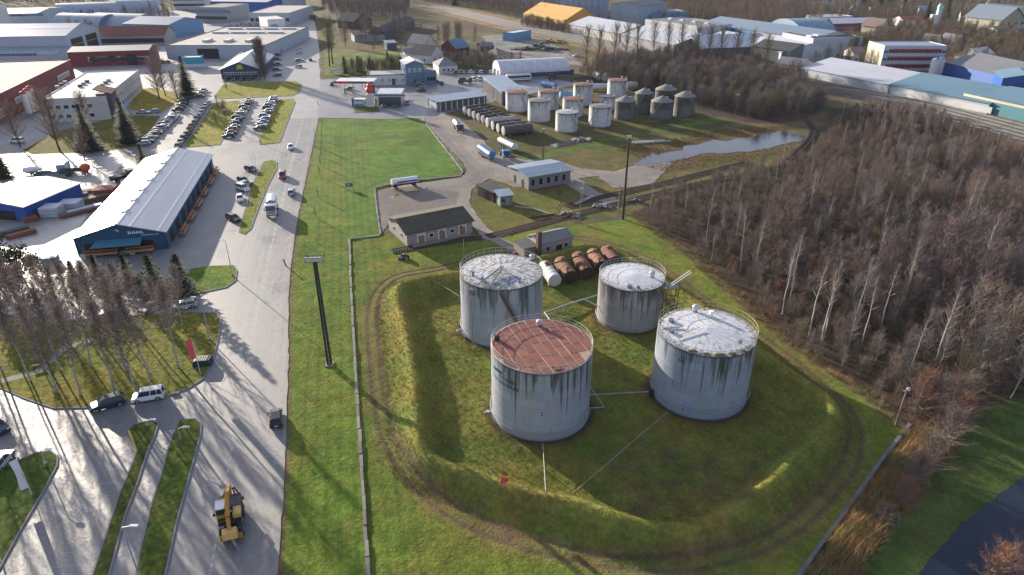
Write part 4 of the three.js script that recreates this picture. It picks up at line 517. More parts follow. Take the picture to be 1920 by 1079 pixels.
// fence plinth of concrete slabs along the terminal boundary, wire fence on part of it
{
  const runs = [[[792, 224], [868, 322]], [[868, 323], [862, 331], [750, 343], [703, 353]], [[702, 355], [706, 390], [713, 441]], [[712, 442], [654, 450]], [[655, 450], [657, 520], [661, 600], [668, 720], [675, 830], [683, 960], [690, 1079], [692, 1110]]];
  const t = thing('fence_plinth', 'low line of pale concrete fence-base slabs between road verge and tank bank', 'fence base', [0, 0, 0]); const ms = [[0.27, 0.26, 0.235], [0.22, 0.21, 0.19], [0.32, 0.30, 0.27]].map((c) => mat(c, { rough: 0.95, tex: 'mottle', rep: [0.6, 0.6] })), r = rng(4), g = metric(box(0.38, 0.3, 1, 0, 0, 0), 1);
  const wire = [];
  runs.forEach((run, q) => { const pts = P(run); let carry = 0; for (let i = 0; i + 1 < pts.length; i++) { const a = pts[i], b = pts[i + 1], L = Math.hypot(b[0] - a[0], b[1] - a[1]), n = Math.max(1, Math.round(L / 2.6)); for (let k = 0; k < n; k++) { const u = (k + 0.5) / n, m = shadow(new THREE.Mesh(g, ms[Math.floor(r() * 3)])); m.name = 'slab'; m.scale.set(0.9 + 0.3 * r(), 0.7 + 0.5 * r(), L / n - 0.08); m.position.set(mix(a[0], b[0], u) + (r() - 0.5) * 0.1, -0.06, mix(a[1], b[1], u)); m.rotation.set((r() - 0.5) * 0.03, Math.atan2(b[0] - a[0], b[1] - a[1]) + (r() - 0.5) * 0.025, (r() - 0.5) * 0.08); t.add(m); } if (q < 2) wire.push([a, b]); } });
  const f = thing('wire_fence', 'wire mesh fence on thin posts round the far end of the green field', 'fence', [0, 0, 0]);
  for (const [a, b] of wire) { const L = Math.hypot(b[0] - a[0], b[1] - a[1]), n = Math.max(1, Math.round(L / 2.6)); for (let k = 0; k <= n; k++) part('post', bar([mix(a[0], b[0], k / n), 0, mix(a[1], b[1], k / n)], [mix(a[0], b[0], k / n), 1.9, mix(a[1], b[1], k / n)], 0.05, 5), M2.concrete, f); part('mesh', Array.from({ length: 7 }, (_, k) => bar([a[0], 0.3 + 0.25 * k, a[1]], [b[0], 0.3 + 0.25 * k, b[1]], 0.008, 3)), M2.steel, f); }
  // the same low slabs, weathered blue-grey, beside the reeds
  const e = thing('fence_plinth', 'dark blue-grey concrete slab line beside the reeds at the lower right', 'fence base', [0, 0, 0]), pe = P([[1706, 797], [1660, 855], [1600, 940], [1545, 1015], [1500, 1079], [1480, 1110]]), me = mat([0.17, 0.185, 0.21], { rough: 0.9, tex: 'mottle', rep: [0.6, 0.6] });
  for (let i = 0; i + 1 < pe.length; i++) { const a = pe[i], b = pe[i + 1], L = Math.hypot(b[0] - a[0], b[1] - a[1]), n = Math.max(1, Math.round(L / 2.6)); for (let k = 0; k < n; k++) { const u = (k + 0.5) / n, m = shadow(new THREE.Mesh(g, me)); m.name = 'slab'; m.scale.set(1.1 + 0.2 * r(), 1.2, L / n - 0.06); m.position.set(mix(a[0], b[0], u), -0.05, mix(a[1], b[1], u)); m.rotation.y = Math.atan2(b[0] - a[0], b[1] - a[1]) + (r() - 0.5) * 0.02; e.add(m); } }
}
function ragged2(p) { return p.map(([x, z]) => [x + (fbm(x * 0.4, z * 0.4, 2) - 0.5) * 0.5, z + (fbm(x * 0.4 + 9, z * 0.4, 2) - 0.5) * 0.5]); }
// railway sidings: ballast, sleepers, rails
function railway(name, px, y, step, near, ballastC) {
  const pts = curve(P(px), 60), t = structure(name, [bandGeo(ragged2(pts), 2.9, y, 0.05)], mat(ballastC, { rough: 1, tex: 'mottle', rep: [0.5, 0.5] })), sg = metric(box(2.5, 0.14, 0.25), 1); let s = 0; const spots = [];
  for (let i = 0; i + 1 < pts.length; i++) { const a = pts[i], b = pts[i + 1], L = Math.hypot(b[0] - a[0], b[1] - a[1]); while (s < L) { spots.push([mix(a[0], b[0], s / L), mix(a[1], b[1], s / L), Math.atan2(b[0] - a[0], b[1] - a[1])]); s += step; } s -= L; }
  const late = []; spots.forEach(([x, z, a], k) => { if (k < near) { const m = shadow(new THREE.Mesh(sg, M2.creosote)); m.name = 'sleeper'; m.position.set(x, y + 0.06, z); m.rotation.y = a; t.add(m); } else { late.push(sg.clone().rotateY(a).translate(x, y + 0.06, z)); } });
  if (late.length) { const o = part('sleeper_row', late, M2.creosote, t); o.userData.kind = 'stuff'; }
  for (const d of [-0.76, 0.76]) part('rail', bandGeo(offsetLine(pts, d), 0.09, y + 0.18, 0.14), M2.rust, t);
}
railway('siding', [[915, 444], [985, 426], [1060, 406], [1130, 389], [1200, 372], [1290, 350], [1380, 330]], 0.0, 0.62, 150, [0.17, 0.145, 0.115]);
railway('siding', [[1062, 388], [1110, 375], [1180, 358], [1260, 340], [1330, 322], [1400, 305]], 0.0, 0.62, 90, [0.19, 0.16, 0.13]);
railway('siding', [[735, 472], [800, 460], [870, 449], [905, 446]], -0.02, 0.62, 60, [0.09, 0.08, 0.06]);
railway('siding', [[1480, 300], [1510, 272], [1524, 250], [1515, 228], [1480, 205], [1420, 188]], 0.0, 0.75, 130, [0.09, 0.075, 0.065]);
for (const [i, o] of [-8.5, -3.8, 1, 5.8, 10.5].entries()) { const pts = offsetLine(P([[755, 2], [860, 22], [960, 46], [1090, 72], [1200, 98], [1360, 130], [1470, 152], [1640, 180], [1760, 205], [1960, 258], [2200, 320]]), o); const t = structure('main_line_track', [bandGeo(pts, 3.6, -0.02, 0.08)], mat([0.095, 0.08, 0.07], { rough: 1, tex: 'mottle', rep: [0.3, 0.3] })); for (const d of [-0.76, 0.76]) part('rail', bandGeo(offsetLine(pts, d), 0.11, 0.06, 0.14), M2.steel, t); }

// ------------------------------------------------------------------ buildings
const W = {
  glass: new THREE.MeshPhysicalMaterial({ color: col(0.02, 0.028, 0.036), roughness: 0.12 }), pale: mat([0.62, 0.61, 0.58], { rough: 0.8, tex: 'streak' }), white: mat([0.7, 0.7, 0.69], { rough: 0.75, tex: 'streak' }), blueWhite: mat([0.46, 0.53, 0.60], { rough: 0.6, tex: 'streak', bump: 'rib', brep: [0.12, 0.12], bs: 0.03 }), dkblue: mat([0.02, 0.07, 0.15], { rough: 0.5, tex: 'streak', bump: 'rib', brep: [0.2, 0.2], bs: 0.03 }), shopBlue: mat([0.016, 0.10, 0.20], { rough: 0.5, tex: 'streak', bump: 'rib', brep: [0.16, 0.16], bs: 0.03 }), royal: mat([0.004, 0.085, 0.38], { rough: 0.5, tex: 'streak' }), skyblue: mat([0.13, 0.32, 0.55], { rough: 0.6, tex: 'streak', bump: 'rib', brep: [0.1, 0.1], bs: 0.04 }), slate: mat([0.13, 0.22, 0.33], { rough: 0.7, tex: 'streak' }),
  red: mat([0.20, 0.025, 0.03], { rough: 0.65, tex: 'streak', bump: 'rib', brep: [0.14, 0.14], bs: 0.03 }), redRoof: mat([0.24, 0.075, 0.06], { rough: 0.8, tex: 'mottle', bump: 'seam', brep: [0.5, 0.5], bs: 0.04 }), grey: mat([0.34, 0.35, 0.36], { rough: 0.8, tex: 'streak' }), dgrey: mat([0.10, 0.105, 0.11], { rough: 0.85, tex: 'mottle' }), brick: mat([0.30, 0.24, 0.21], { rough: 0.95, tex: 'mottle', rep: [0.6, 0.6] }), greyBlock: mat([0.27, 0.27, 0.27], { rough: 0.95, tex: 'mottle', rep: [0.4, 0.4] }), ochre: mat([0.62, 0.33, 0.05], { rough: 0.7, tex: 'streak' }), ochreRoof: mat([0.70, 0.40, 0.09], { rough: 0.6, tex: 'streak', bump: 'rib', brep: [0.1, 0.1], bs: 0.03 }),
  metalRoof: mat([0.50, 0.54, 0.60], { rough: 0.42, metal: 0.35, tex: 'mottle', bump: 'seam', brep: [0.45, 0.45], bs: 0.03 }), blueRoof: mat([0.30, 0.38, 0.47], { rough: 0.5, metal: 0.2, tex: 'mottle', bump: 'seam', brep: [0.3, 0.3], bs: 0.03 }), tealRoof: mat([0.19, 0.33, 0.42], { rough: 0.55, metal: 0.15, tex: 'mottle', bump: 'seam', brep: [0.3, 0.3], bs: 0.03 }), whiteRoof: mat([0.66, 0.68, 0.72], { rough: 0.55, metal: 0.1, tex: 'mottle', bump: 'seam', brep: [0.2, 0.2], bs: 0.03 }), felt: mat([0.42, 0.40, 0.37], { rough: 0.9, tex: 'mottle', rep: [0.08, 0.08] }), darkRoof: mat([0.06, 0.065, 0.07], { rough: 0.8, tex: 'mottle' }), greyRoof: mat([0.22, 0.23, 0.25], { rough: 0.8, tex: 'mottle', bump: 'seam', brep: [0.4, 0.4], bs: 0.03 }), brownRoof: mat([0.30, 0.22, 0.19], { rough: 0.85, tex: 'mottle' }), asbestos: mat([0.25, 0.245, 0.245], { rough: 0.95, tex: 'mottle', rep: [0.5, 0.5], bump: 'rib', brep: [0.35, 0.35], bs: 0.04 }),
  door: mat([0.34, 0.20, 0.09], { rough: 0.85, tex: 'streak', rep: [0.6, 0.6] }), dark: mat([0.012, 0.013, 0.015], { rough: 0.9 }), trim: mat([0.55, 0.57, 0.58], { rough: 0.6 }), redTrim: mat([0.42, 0.05, 0.04], { rough: 0.7 }), plaster: mat([0.52, 0.46, 0.38], { rough: 0.9, tex: 'streak' }), cream: mat([0.66, 0.60, 0.46], { rough: 0.9, tex: 'streak' }), greenGrey: mat([0.20, 0.27, 0.25], { rough: 0.8, tex: 'streak' }), teal: mat([0.05, 0.22, 0.27], { rough: 0.6, tex: 'streak', bump: 'rib', brep: [0.1, 0.1], bs: 0.03 }), wood: mat([0.10, 0.06, 0.045], { rough: 0.9, tex: 'streak' }), darkRed: mat([0.11, 0.02, 0.022], { rough: 0.8, tex: 'streak' }),
};
const winGeo = {};
function holes(t, L, D, list) { // windows and doors set in the faces
  for (const o of list) {
    const len = o.f === 'front' || o.f === 'back' ? L : D, key = [o.w, o.h].join(), g = (winGeo[key] ??= box(o.w, o.h, 0.16)), gp = (winGeo['p' + key] ??= box(o.w - Math.max(0.24, Math.min(0.8, o.w * 0.3)), o.h - Math.max(0.24, Math.min(0.7, o.h * 0.28)), 0.06));
    for (let k = 0; k < o.n; k++) {
      if (o.skip?.includes(k)) continue; const u = o.n === 1 ? (o.x0 ?? 0.5) : mix(o.x0 ?? 0.06, o.x1 ?? 0.94, k / (o.n - 1)), m = shadow(new THREE.Mesh(g, o.m ?? W.glass)); m.name = o.name ?? 'window'; const s = (u - 0.5) * len;
      if (o.f === 'front') m.position.set(s, o.y, D / 2); else if (o.f === 'back') m.position.set(-s, o.y, -D / 2); else if (o.f === 'right') { m.position.set(L / 2, o.y, -s); m.rotation.y = Math.PI / 2; } else { m.position.set(-L / 2, o.y, s); m.rotation.y = -Math.PI / 2; }
      if (o.pane) { const p = shadow(new THREE.Mesh(gp, o.pane)); p.name = 'pane'; p.position.set(0, 0.12, 0.07); m.add(p); }
      t.add(m);
    }
  }
}
function bld(o) {
  const A = o.A ?? G(...o.a), B = o.B ?? G(...o.b); let dx = B[0] - A[0], dz = B[1] - A[1]; const L = Math.hypot(dx, dz); dx /= L; dz /= L;
  const h = o.h ?? topOf(...(o.ref ?? o.b), o.top), D = o.D, n = [-dz, dx], bk = o.back ?? 0, cx = (A[0] + B[0]) / 2 - n[0] * (D / 2 + bk), cz = (A[1] + B[1]) / 2 - n[1] * (D / 2 + bk);
  const t = thing(o.name ?? 'building', o.label, o.cat ?? 'building', [cx, 0, cz], -Math.atan2(dz, dx), o.group), ov = o.over ?? 0.4, rise = o.rise ?? 2, th = o.th ?? 0.18, wm = o.wall ?? W.white, rm = o.roofM ?? W.metalRoof;
  const gable = (w, len) => prism([[-w / 2, 0], [w / 2, 0], [w / 2, h], [0, h + rise], [-w / 2, h]], len);
  const slab = (w, len) => { const s = Math.hypot(w / 2 + ov, rise * (1 + ov / (w / 2))), a = Math.atan2(rise, w / 2); return [1, -1].map((q) => { const g = new THREE.BoxGeometry(s, th, len + 2 * ov); metric(g, 1); g.translate(0, th / 2 + 0.02, 0); g.rotateZ(-q * a); return g.translate(q * (w / 2 + ov) / 2, h + rise - (rise * (1 + ov / (w / 2))) / 2, 0); }); };
  if (o.roof === 'gable' || o.roof === 'gableF') { // gable: ridge along the front; gableF: ridge runs back from the front
    const along = o.roof === 'gable', g = along ? gable(D, L) : gable(L, D); if (along) g.rotateY(Math.PI / 2); part('wall', metric(g), wm, t);
    slab(along ? D : L, along ? L : D).forEach((s) => { if (along) s.rotateY(Math.PI / 2); part('roof', s, rm, t); });
  } else if (o.roof === 'arch' || o.roof === 'archF') {
    const along = o.roof === 'arch', w = along ? D : L, len = along ? L : D, pts = [[-w / 2, 0]], out = []; for (let k = 0; k <= 20; k++) { const a = Math.PI * (1 - k / 20); pts.push([Math.cos(a) * w / 2, h + Math.sin(a) * rise]); } pts.push([w / 2, 0]);
    const g = prism(pts, len - 0.3); if (along) g.rotateY(Math.PI / 2); part('wall', metric(g), wm, t);
    const o2 = []; for (let k = 0; k <= 20; k++) { const a = Math.PI * (1 - k / 20); o2.push([Math.cos(a) * (w / 2 + 0.15), h + Math.sin(a) * (rise + 0.15)]); } const ring = [[-w / 2 - 0.15, o.skirt ?? h * 0.3], ...o2, [w / 2 + 0.15, o.skirt ?? h * 0.3], [w / 2 + 0.01, o.skirt ?? h * 0.3], ...pts.slice(1, -1).reverse().map(([a, b]) => [a * 1.002, b + 0.02]), [-w / 2 - 0.01, o.skirt ?? h * 0.3]]; const r = prism(ring, len); if (along) r.rotateY(Math.PI / 2); part('roof', metric(r), rm, t);
  } else if (o.roof === 'hip') {
    part('wall', metric(box(L, h, D)), wm, t); const e = Math.min(L, D) / 2 * 0.9, X = L / 2 + ov, Z = D / 2 + ov, rx = Math.max(0.1, L / 2 - e), rz = 0.1; part('roof', metric(hexa([[-X, h, Z], [X, h, Z], [X, h, -Z], [-X, h, -Z], [-rx, h + rise, rz], [rx, h + rise, rz], [rx, h + rise, -rz], [-rx, h + rise, -rz]])), rm, t);
  } else if (o.roof === 'shed') {
    part('wall', metric(hexa([[-L / 2, 0, D / 2], [L / 2, 0, D / 2], [L / 2, 0, -D / 2], [-L / 2, 0, -D / 2], [-L / 2, h, D / 2], [L / 2, h, D / 2], [L / 2, h + rise, -D / 2], [-L / 2, h + rise, -D / 2]])), wm, t);
    part('roof', metric(hexa([[-L / 2 - ov, h + 0.01 - ov * rise / D, D / 2 + ov], [L / 2 + ov, h + 0.01 - ov * rise / D, D / 2 + ov], [L / 2 + ov, h + rise + 0.01, -D / 2 - ov], [-L / 2 - ov, h + rise + 0.01, -D / 2 - ov], [-L / 2 - ov, h + th - ov * rise / D, D / 2 + ov], [L / 2 + ov, h + th - ov * rise / D, D / 2 + ov], [L / 2 + ov, h + rise + th, -D / 2 - ov], [-L / 2 - ov, h + rise + th, -D / 2 - ov]])), rm, t);
  } else { // flat with a parapet
    part('wall', metric(box(L, h, D)), wm, t); part('roof', metric(box(L - 0.5, 0.12, D - 0.5, 0, h, 0)), rm, t);
    part('parapet', [box(L + 0.06, 0.4, 0.28, 0, h, D / 2 - 0.12), box(L + 0.06, 0.4, 0.28, 0, h, -D / 2 + 0.12), box(0.28, 0.4, D - 0.52, L / 2 - 0.12, h, 0), box(0.28, 0.4, D - 0.52, -L / 2 + 0.12, h, 0)], o.trim ?? wm, t);
  }
  if (o.win) holes(t, L, D, o.win);
  o.more?.(t, L, D, h, rise); return t;
}
// ---- the blue builders' shop in the left middle
bld({ name: 'builders_shop', label: 'long blue shop with a pale gabled metal roof and white lettering on its end', cat: 'shop', A: [-92.2, -132.6], B: [-74.9, -136.4], D: 60, h: 4.0, roof: 'gableF', rise: 2.5, over: 0.5, wall: W.shopBlue, roofM: W.metalRoof,
  win: [{ f: 'right', n: 9, x0: 0.08, x1: 0.92, y: 0.1, w: 3, h: 2.6, m: W.dark, name: 'opening' }, { f: 'front', n: 1, x0: 0.47, y: 0.1, w: 13.5, h: 2.3, m: W.dark, name: 'opening' }],
  more: (t, L, D, h) => {
    const aw = hexa([[-5.6, 2.3, D / 2 + 2.4], [4.2, 2.3, D / 2 + 2.4], [4.2, 3.1, D / 2 + 0.1], [-4.8, 3.1, D / 2 + 0.1], [-5.6, 2.4, D / 2 + 2.4], [4.2, 2.4, D / 2 + 2.4], [4.2, 3.2, D / 2 + 0.1], [-4.8, 3.2, D / 2 + 0.1]]); part('awning', metric(aw), mat([0.06, 0.24, 0.34], { rough: 0.4, tex: 'streak' }), t);
    const sign = (txt, w, hh, x, y) => { const c = canvas(512, 128, (k) => { k.fillStyle = css(0.016, 0.09, 0.19); k.fillRect(0, 0, 512, 128); k.fillStyle = '#fff'; k.font = 'bold 120px sans-serif'; k.textBaseline = 'middle'; const m = k.measureText(txt).width; k.save(); k.scale(500 / m, 1); k.fillText(txt, 6 * m / 500, 68); k.restore(); }); part('lettering', box(w, hh, 0.06, x, y, D / 2 + 0.03), mat('#ffffff', { map: texOf(c), rough: 0.6 }), t); };
    sign('DAHL', 3.3, 0.85, 3.2, 3.95); sign('OÜ Rännumaa  Dahl', 3.6, 0.32, 5.9, 3.5); part('emblem', [box(0.5, 0.28, 0.06, -0.4, 5.0, D / 2 + 0.03), box(0.28, 0.3, 0.06, -0.1, 4.75, D / 2 + 0.03)], W.trim, t);
    for (let k = 0; k < 7; k++) part('roof_vent', [box(1.0, 0.35, 2.0, -0.5, h + 2.4, D / 2 - 8 - k * 7.5), box(1.2, 0.08, 2.2, -0.5, h + 2.75, D / 2 - 8 - k * 7.5)], W.trim, t);
    part('ridge_cap', box(0.5, 0.08, D + 1, 0, h + 2.62, 0), W.trim, t); for (const s of [-1, 1]) part('corner_trim', box(0.25, h, 0.25, s * L / 2, 0, D / 2), W.dkblue, t);
  } });
// stacks of timber and goods under the shop's front and along its right side
{
  const orange = mat([0.42, 0.14, 0.03], { rough: 0.7 }), redst = mat([0.30, 0.05, 0.04], { rough: 0.7 }), r = rng(9), A = [-92.2, -132.6], B = [-74.9, -136.4], L = 17.7, d = [(B[0] - A[0]) / L, (B[1] - A[1]) / L], n = [-d[1], d[0]], turn = -Math.atan2(d[1], d[0]);
  const put = (u, v) => [A[0] + d[0] * u + n[0] * v, 0.06, A[1] + d[1] * u + n[1] * v];
  const rack = (label, u, v, w, m, tn = turn) => { const t = thing('cantilever_rack', label, 'rack', put(u, v), tn); for (const s of [-w / 2, 0, w / 2]) part('upright', [box(0.14, 1.9, 0.14, s, 0, -0.6), box(0.1, 0.1, 1.4, s, 0.5, 0), box(0.1, 0.1, 1.4, s, 1.2, 0)], m, t); for (let k = 0; k < 3; k++) part('board_bundle', box(w, 0.22, 0.32, 0, 0.6 + (k % 2) * 0.7, -0.35 + 0.36 * k), k === 1 ? orange : mat([0.5, 0.3, 0.15], { rough: 0.8 }), t); return t; };
  rack('orange cantilever rack with long boards at the left front of the blue shop', 4.8, 1.6, 6.6, orange); rack('red cantilever rack at the right front of the blue shop', 12.4, 1.4, 5.4, redst);
  for (let k = 0; k < 6; k++) rack(`red goods rack on the blue shop's right wall, ${['nearest', 'second', 'third', 'fourth', 'fifth', 'farthest'][k]} of six`, 19.3, -9 - k * 9, 5.2, k % 2 ? redst : M2.rust, turn + Math.PI / 2);
  single('display_window', [box(0.9, 1.2, 0.15), box(0.35, 0.9, 0.17, -0.2, 0.15), box(0.35, 0.9, 0.17, 0.22, 0.15)], W.trim, 'white sample window frame standing at the left end of the shop front', 'window', put(1.6, 2.4), turn);
  single('garden_pool', [lathe([[0.01, 0.3], [0.8, 0.35], [1.0, 0.7], [0.95, 0.72], [0.7, 0.4]], 18)], mat([0.25, 0.35, 0.30], { rough: 0.4 }), 'green plastic garden pool shell stacked in the shop front', 'pool shell', put(9.4, 1.7)); single('white_tub', [lathe([[0.01, 0.1], [0.5, 0.12], [0.7, 0.6], [0.66, 0.6]], 16)], W.white, 'white tub shape standing by the pool shell in the shop front', 'tub', put(11, 1.9));
}
// ---- yard goods left of the shop
{
  const goods = (label, cat, px, py, w, h, d, m, ry = 0, name = 'goods_stack') => { const [x, z] = G(px, py), t = thing(name, label, cat, [x, 0.07, z], ry), n = Math.max(1, Math.round(h / 0.7)); for (let k = 0; k < n; k++) { part('layer', box(w - 0.04 * (k % 2), h / n - 0.08, d - 0.05 * (k % 2), 0, 0.1 + k * h / n, 0), m, t); part('batten', [-w * 0.35, 0, w * 0.35].map((q) => box(0.12, 0.1, d + 0.04, q, k * h / n, 0)), M2.wood, t); } return t; };
  const bw = mat([0.62, 0.66, 0.70], { rough: 0.55, tex: 'mottle' }), rd = mat([0.36, 0.12, 0.07], { rough: 0.9, tex: 'mottle' }), br = mat([0.24, 0.12, 0.08], { rough: 0.9, tex: 'streak' });
  goods('white wrapped pallet stack nearest the royal blue shed', 'goods stack', 100, 404, 4.2, 2.4, 4, bw, 0.1); goods('white wrapped pallet stack right of the nearest white one', 'goods stack', 135, 392, 4.6, 2, 4, bw, 0.15); goods('tall white wrapped pallet stack behind the red bricks', 'goods stack', 103, 374, 4, 3, 4, bw, 0.05);
  goods('low red brick pallet stack against the blue shed wall', 'brick stack', 57, 414, 3, 1.1, 3, rd, 0.75); goods('long red brick pallet stack behind the low one', 'brick stack', 72, 402, 7, 1.6, 2.4, rd, 0.75); goods('red brick pallet stack beside the white wrapped stacks', 'brick stack', 80, 403, 3, 1.2, 3, rd, 0.75);
  goods('grey-topped red stack near the left slope of the shop roof', 'goods stack', 200, 366, 5, 2, 4.2, rd, 0.2); goods('brown timber bundle stack in front of the grey-topped stack', 'timber stack', 178, 378, 9, 1.2, 1.6, br, 0.85); goods('pale board stack lying between the timber bundles', 'timber stack', 160, 396, 8, 0.9, 1.4, bw, 0.85); goods('dark red board stack lying left of the pale boards', 'timber stack', 146, 402, 8, 0.8, 1.6, br, 0.85); goods('brown timber stack farther back among the white stacks', 'timber stack', 128, 372, 9, 0.7, 1.6, br, 0.6); goods('loose rusty board stack behind the white stacks', 'timber stack', 150, 362, 8, 0.6, 2, M2.rust2, 0.3);
  goods('dark grey stack of beams at the lower left of the yard', 'timber stack', 22, 440, 7, 1.0, 1.6, W.dgrey, 0.9); goods('red stack of beams beside the dark grey ones', 'timber stack', 40, 443, 6, 0.9, 1.4, rd, 0.9); goods('blue-grey stack at the bottom of the bright yard', 'goods stack', 95, 492, 3, 1.3, 2.2, W.skyblue, 0.3);
  bld({ name: 'yard_shed', label: 'royal blue shed with a white low gable roof at the left edge', cat: 'shed', a: [-70, 406], b: [52, 416], D: 18, top: 389, roof: 'gableF', rise: 1.1, wall: W.royal, roofM: W.whiteRoof, win: [{ f: 'front', n: 1, x0: 0.7, y: 0, w: 5, h: 2.4, m: W.dark, name: 'opening' }] });
  // boats, trailers and lorries behind
  const trailer = (label, px, py, c, ry, len = 4) => { const [x, z] = G(px, py), t = thing('trailer', label, 'trailer', [x, 0.07, z], ry); part('bed', [box(len, 0.5, 1.9, 0, 0.55, 0), box(1.4, 0.08, 0.1, len / 2 + 0.7, 0.6, 0)], c, t); part('side', [box(len, 0.5, 0.06, 0, 1.05, 0.9), box(len, 0.5, 0.06, 0, 1.05, -0.9)], c, t); for (const s of [-1, 1]) part('wheel', new THREE.CylinderGeometry(0.33, 0.33, 0.2, 14).rotateX(Math.PI / 2).translate(-0.2, 0.33, s * 0.98), M2.dark, t); };
  trailer('small empty grey trailer, leftmost of the parked trailers', 82, 333, W.dgrey, 0.3); trailer('small dark green trailer in the trailer row', 98, 334, W.greenGrey, 0.3); trailer('dark green trailer with pale rim, nearest in the trailer row', 108, 340, W.greenGrey, 0.3); trailer('flat grey trailer at the right end of the trailer row', 122, 331, W.dgrey, 0.3);
}
// ---- stores of the terminal
bld({ name: 'store_building', label: 'white brick store with a mossy dark gabled roof and brown doors', cat: 'store', a: [764, 463], b: [886, 437], D: 11.2, h: 3.0, ref: [886, 437], roof: 'gable', rise: 1.5, over: 0.45, wall: mat([0.36, 0.335, 0.32], { rough: 0.95, tex: 'mottle', rep: [0.5, 0.5], bump: 'grain', bs: 0.02 }), roofM: mat('#ffffff', { map: texOf(canvas(512, 256, (x) => { const r = rng(2); x.fillStyle = css(0.075, 0.065, 0.05); x.fillRect(0, 0, 512, 256); for (let k = 0; k < 2600; k++) { x.fillStyle = css(...[[0.055, 0.06, 0.03], [0.10, 0.09, 0.055], [0.05, 0.045, 0.04], [0.085, 0.095, 0.03]][Math.floor(r() * 4)], 0.6); x.fillRect(r() * 512, r() * 256, 2 + r() * 10, 2 + r() * 5); } }), true, [0.1, 0.2]), rough: 1, bump: 'grain', brep: [0.5, 0.5], bs: 0.08 }),
  win: [{ f: 'front', n: 3, x0: 0.21, x1: 0.84, y: 0.05, w: 2.1, h: 2.5, m: W.trim, pane: W.door, name: 'door' }, { f: 'front', n: 2, x0: 0.36, x1: 0.68, y: 1.1, w: 1.3, h: 1.0, m: W.trim, pane: W.glass }, { f: 'front', n: 3, x0: 0.2, x1: 0.82, y: 1.9, w: 0.6, h: 0.4 }, { f: 'left', n: 2, x0: 0.3, x1: 0.7, y: 1.2, w: 0.9, h: 0.9, m: W.trim, pane: W.glass }],
  more: (t, L, D) => part('step', box(L - 2, 0.35, 1.4, 0, -0.1, D / 2 + 0.7), M2.concrete, t) });
bld({ name: 'pump_house', label: 'low grey block building with a pale blue low gabled roof by the dirt road', cat: 'building', a: [991, 357], b: [1069, 343], D: 11, h: 3.6, roof: 'gable', rise: 0.7, over: 0.5, wall: W.greyBlock, roofM: W.blueRoof, win: [{ f: 'front', n: 5, x0: 0.1, x1: 0.84, y: 1.1, w: 0.95, h: 1.6, m: W.glass }, { f: 'left', n: 2, x0: 0.3, x1: 0.7, y: 0.1, w: 1, h: 2, m: W.dark, name: 'door' }], more: (t, L, D, h) => part('vent_pipe', cyl(0.14, 0.14, 1, L * 0.25, h, D / 2 + 0.2), W.trim, t) });
bld({ name: 'hut', label: 'small dark-roofed wooden shed beside the pale green hut', cat: 'shed', a: [926, 380], b: [948, 374], D: 7, h: 2.6, roof: 'shed', rise: 0.3, wall: W.wood, roofM: W.darkRoof, win: [{ f: 'left', n: 1, y: 0.05, w: 1.2, h: 2, m: W.dark, name: 'door' }] });
bld({ name: 'hut', label: 'small grey-green cabin with a pale sheet roof by the siding', cat: 'hut', a: [938, 388], b: [961, 385], D: 3.6, h: 2.7, roof: 'shed', rise: 0.35, wall: W.greenGrey, roofM: W.blueRoof, win: [{ f: 'front', n: 1, x0: 0.6, y: 0.1, w: 0.9, h: 2, m: W.grey, name: 'door' }, { f: 'front', n: 1, x0: 0.25, y: 1.2, w: 0.7, h: 0.7 }] });
bld({ name: 'boiler_house', label: 'derelict whitewashed boiler house with a grey sheet roof and brick chimney', cat: 'building', a: [1012, 481], b: [1073, 467], D: 5.4, h: 2.7, roof: 'gable', rise: 1.1, over: 0.2, wall: mat([0.42, 0.40, 0.38], { rough: 0.95, tex: 'mottle', rep: [0.7, 0.7] }), roofM: W.asbestos, win: [{ f: 'front', n: 1, x0: 0.58, y: 0, w: 1.3, h: 1.7, m: W.dark, name: 'doorway' }, { f: 'front', n: 2, x0: 0.25, x1: 0.8, y: 1, w: 0.6, h: 0.7 }], more: (t, L, D, h) => { part('annex', metric(box(3.6, 2.2, 4.6, -L / 2 - 1.8, 0, 0)), W.brick, t); part('annex_roof', box(3.8, 0.15, 4.8, -L / 2 - 1.8, 2.2, 0), W.dgrey, t); part('chimney', [metric(box(0.9, 5.6, 0.9, -L / 2 - 0.4, 0, D / 2 + 0.2)), box(1.05, 0.25, 1.05, -L / 2 - 0.4, 5.6, D / 2 + 0.2)], mat([0.15, 0.08, 0.065], { rough: 0.95, tex: 'mottle', rep: [1, 1] }), t); part('scrap', box(1, 0.4, 0.8, -L / 2 - 4, 0, -1), W.redTrim, t); } });
bld({ name: 'loading_shed', label: 'long open-fronted shed with a pale flat roof beside the row of lying tanks', cat: 'shed', a: [822, 209], b: [912, 196], D: 8.5, h: 3.6, roof: 'shed', rise: 0.4, over: 0.7, wall: W.dgrey, roofM: W.blueRoof, win: [{ f: 'front', n: 9, x0: 0.04, x1: 0.96, y: 0, w: 0.5, h: 3.2, m: W.pale, name: 'pillar' }, { f: 'left', n: 1, y: 0, w: 6, h: 3.2, m: W.white, name: 'panel' }] });
bld({ name: 'canopy_shed', label: 'open blue-trimmed lorry canopy with a pale roof left of the tank farm', cat: 'canopy', A: [-4.0, -280.9], B: [4.7, -283.3], D: 33, h: 5.6, roof: 'shed', rise: 0.4, over: 0.7, wall: W.dkblue, roofM: W.blueRoof, win: [{ f: 'front', n: 2, x0: 0.27, x1: 0.73, y: 0, w: 3.4, h: 4.6, m: W.dark, name: 'bay' }, { f: 'left', n: 5, x0: 0.1, x1: 0.9, y: 0, w: 5.6, h: 4.6, m: W.dark, name: 'bay' }] });
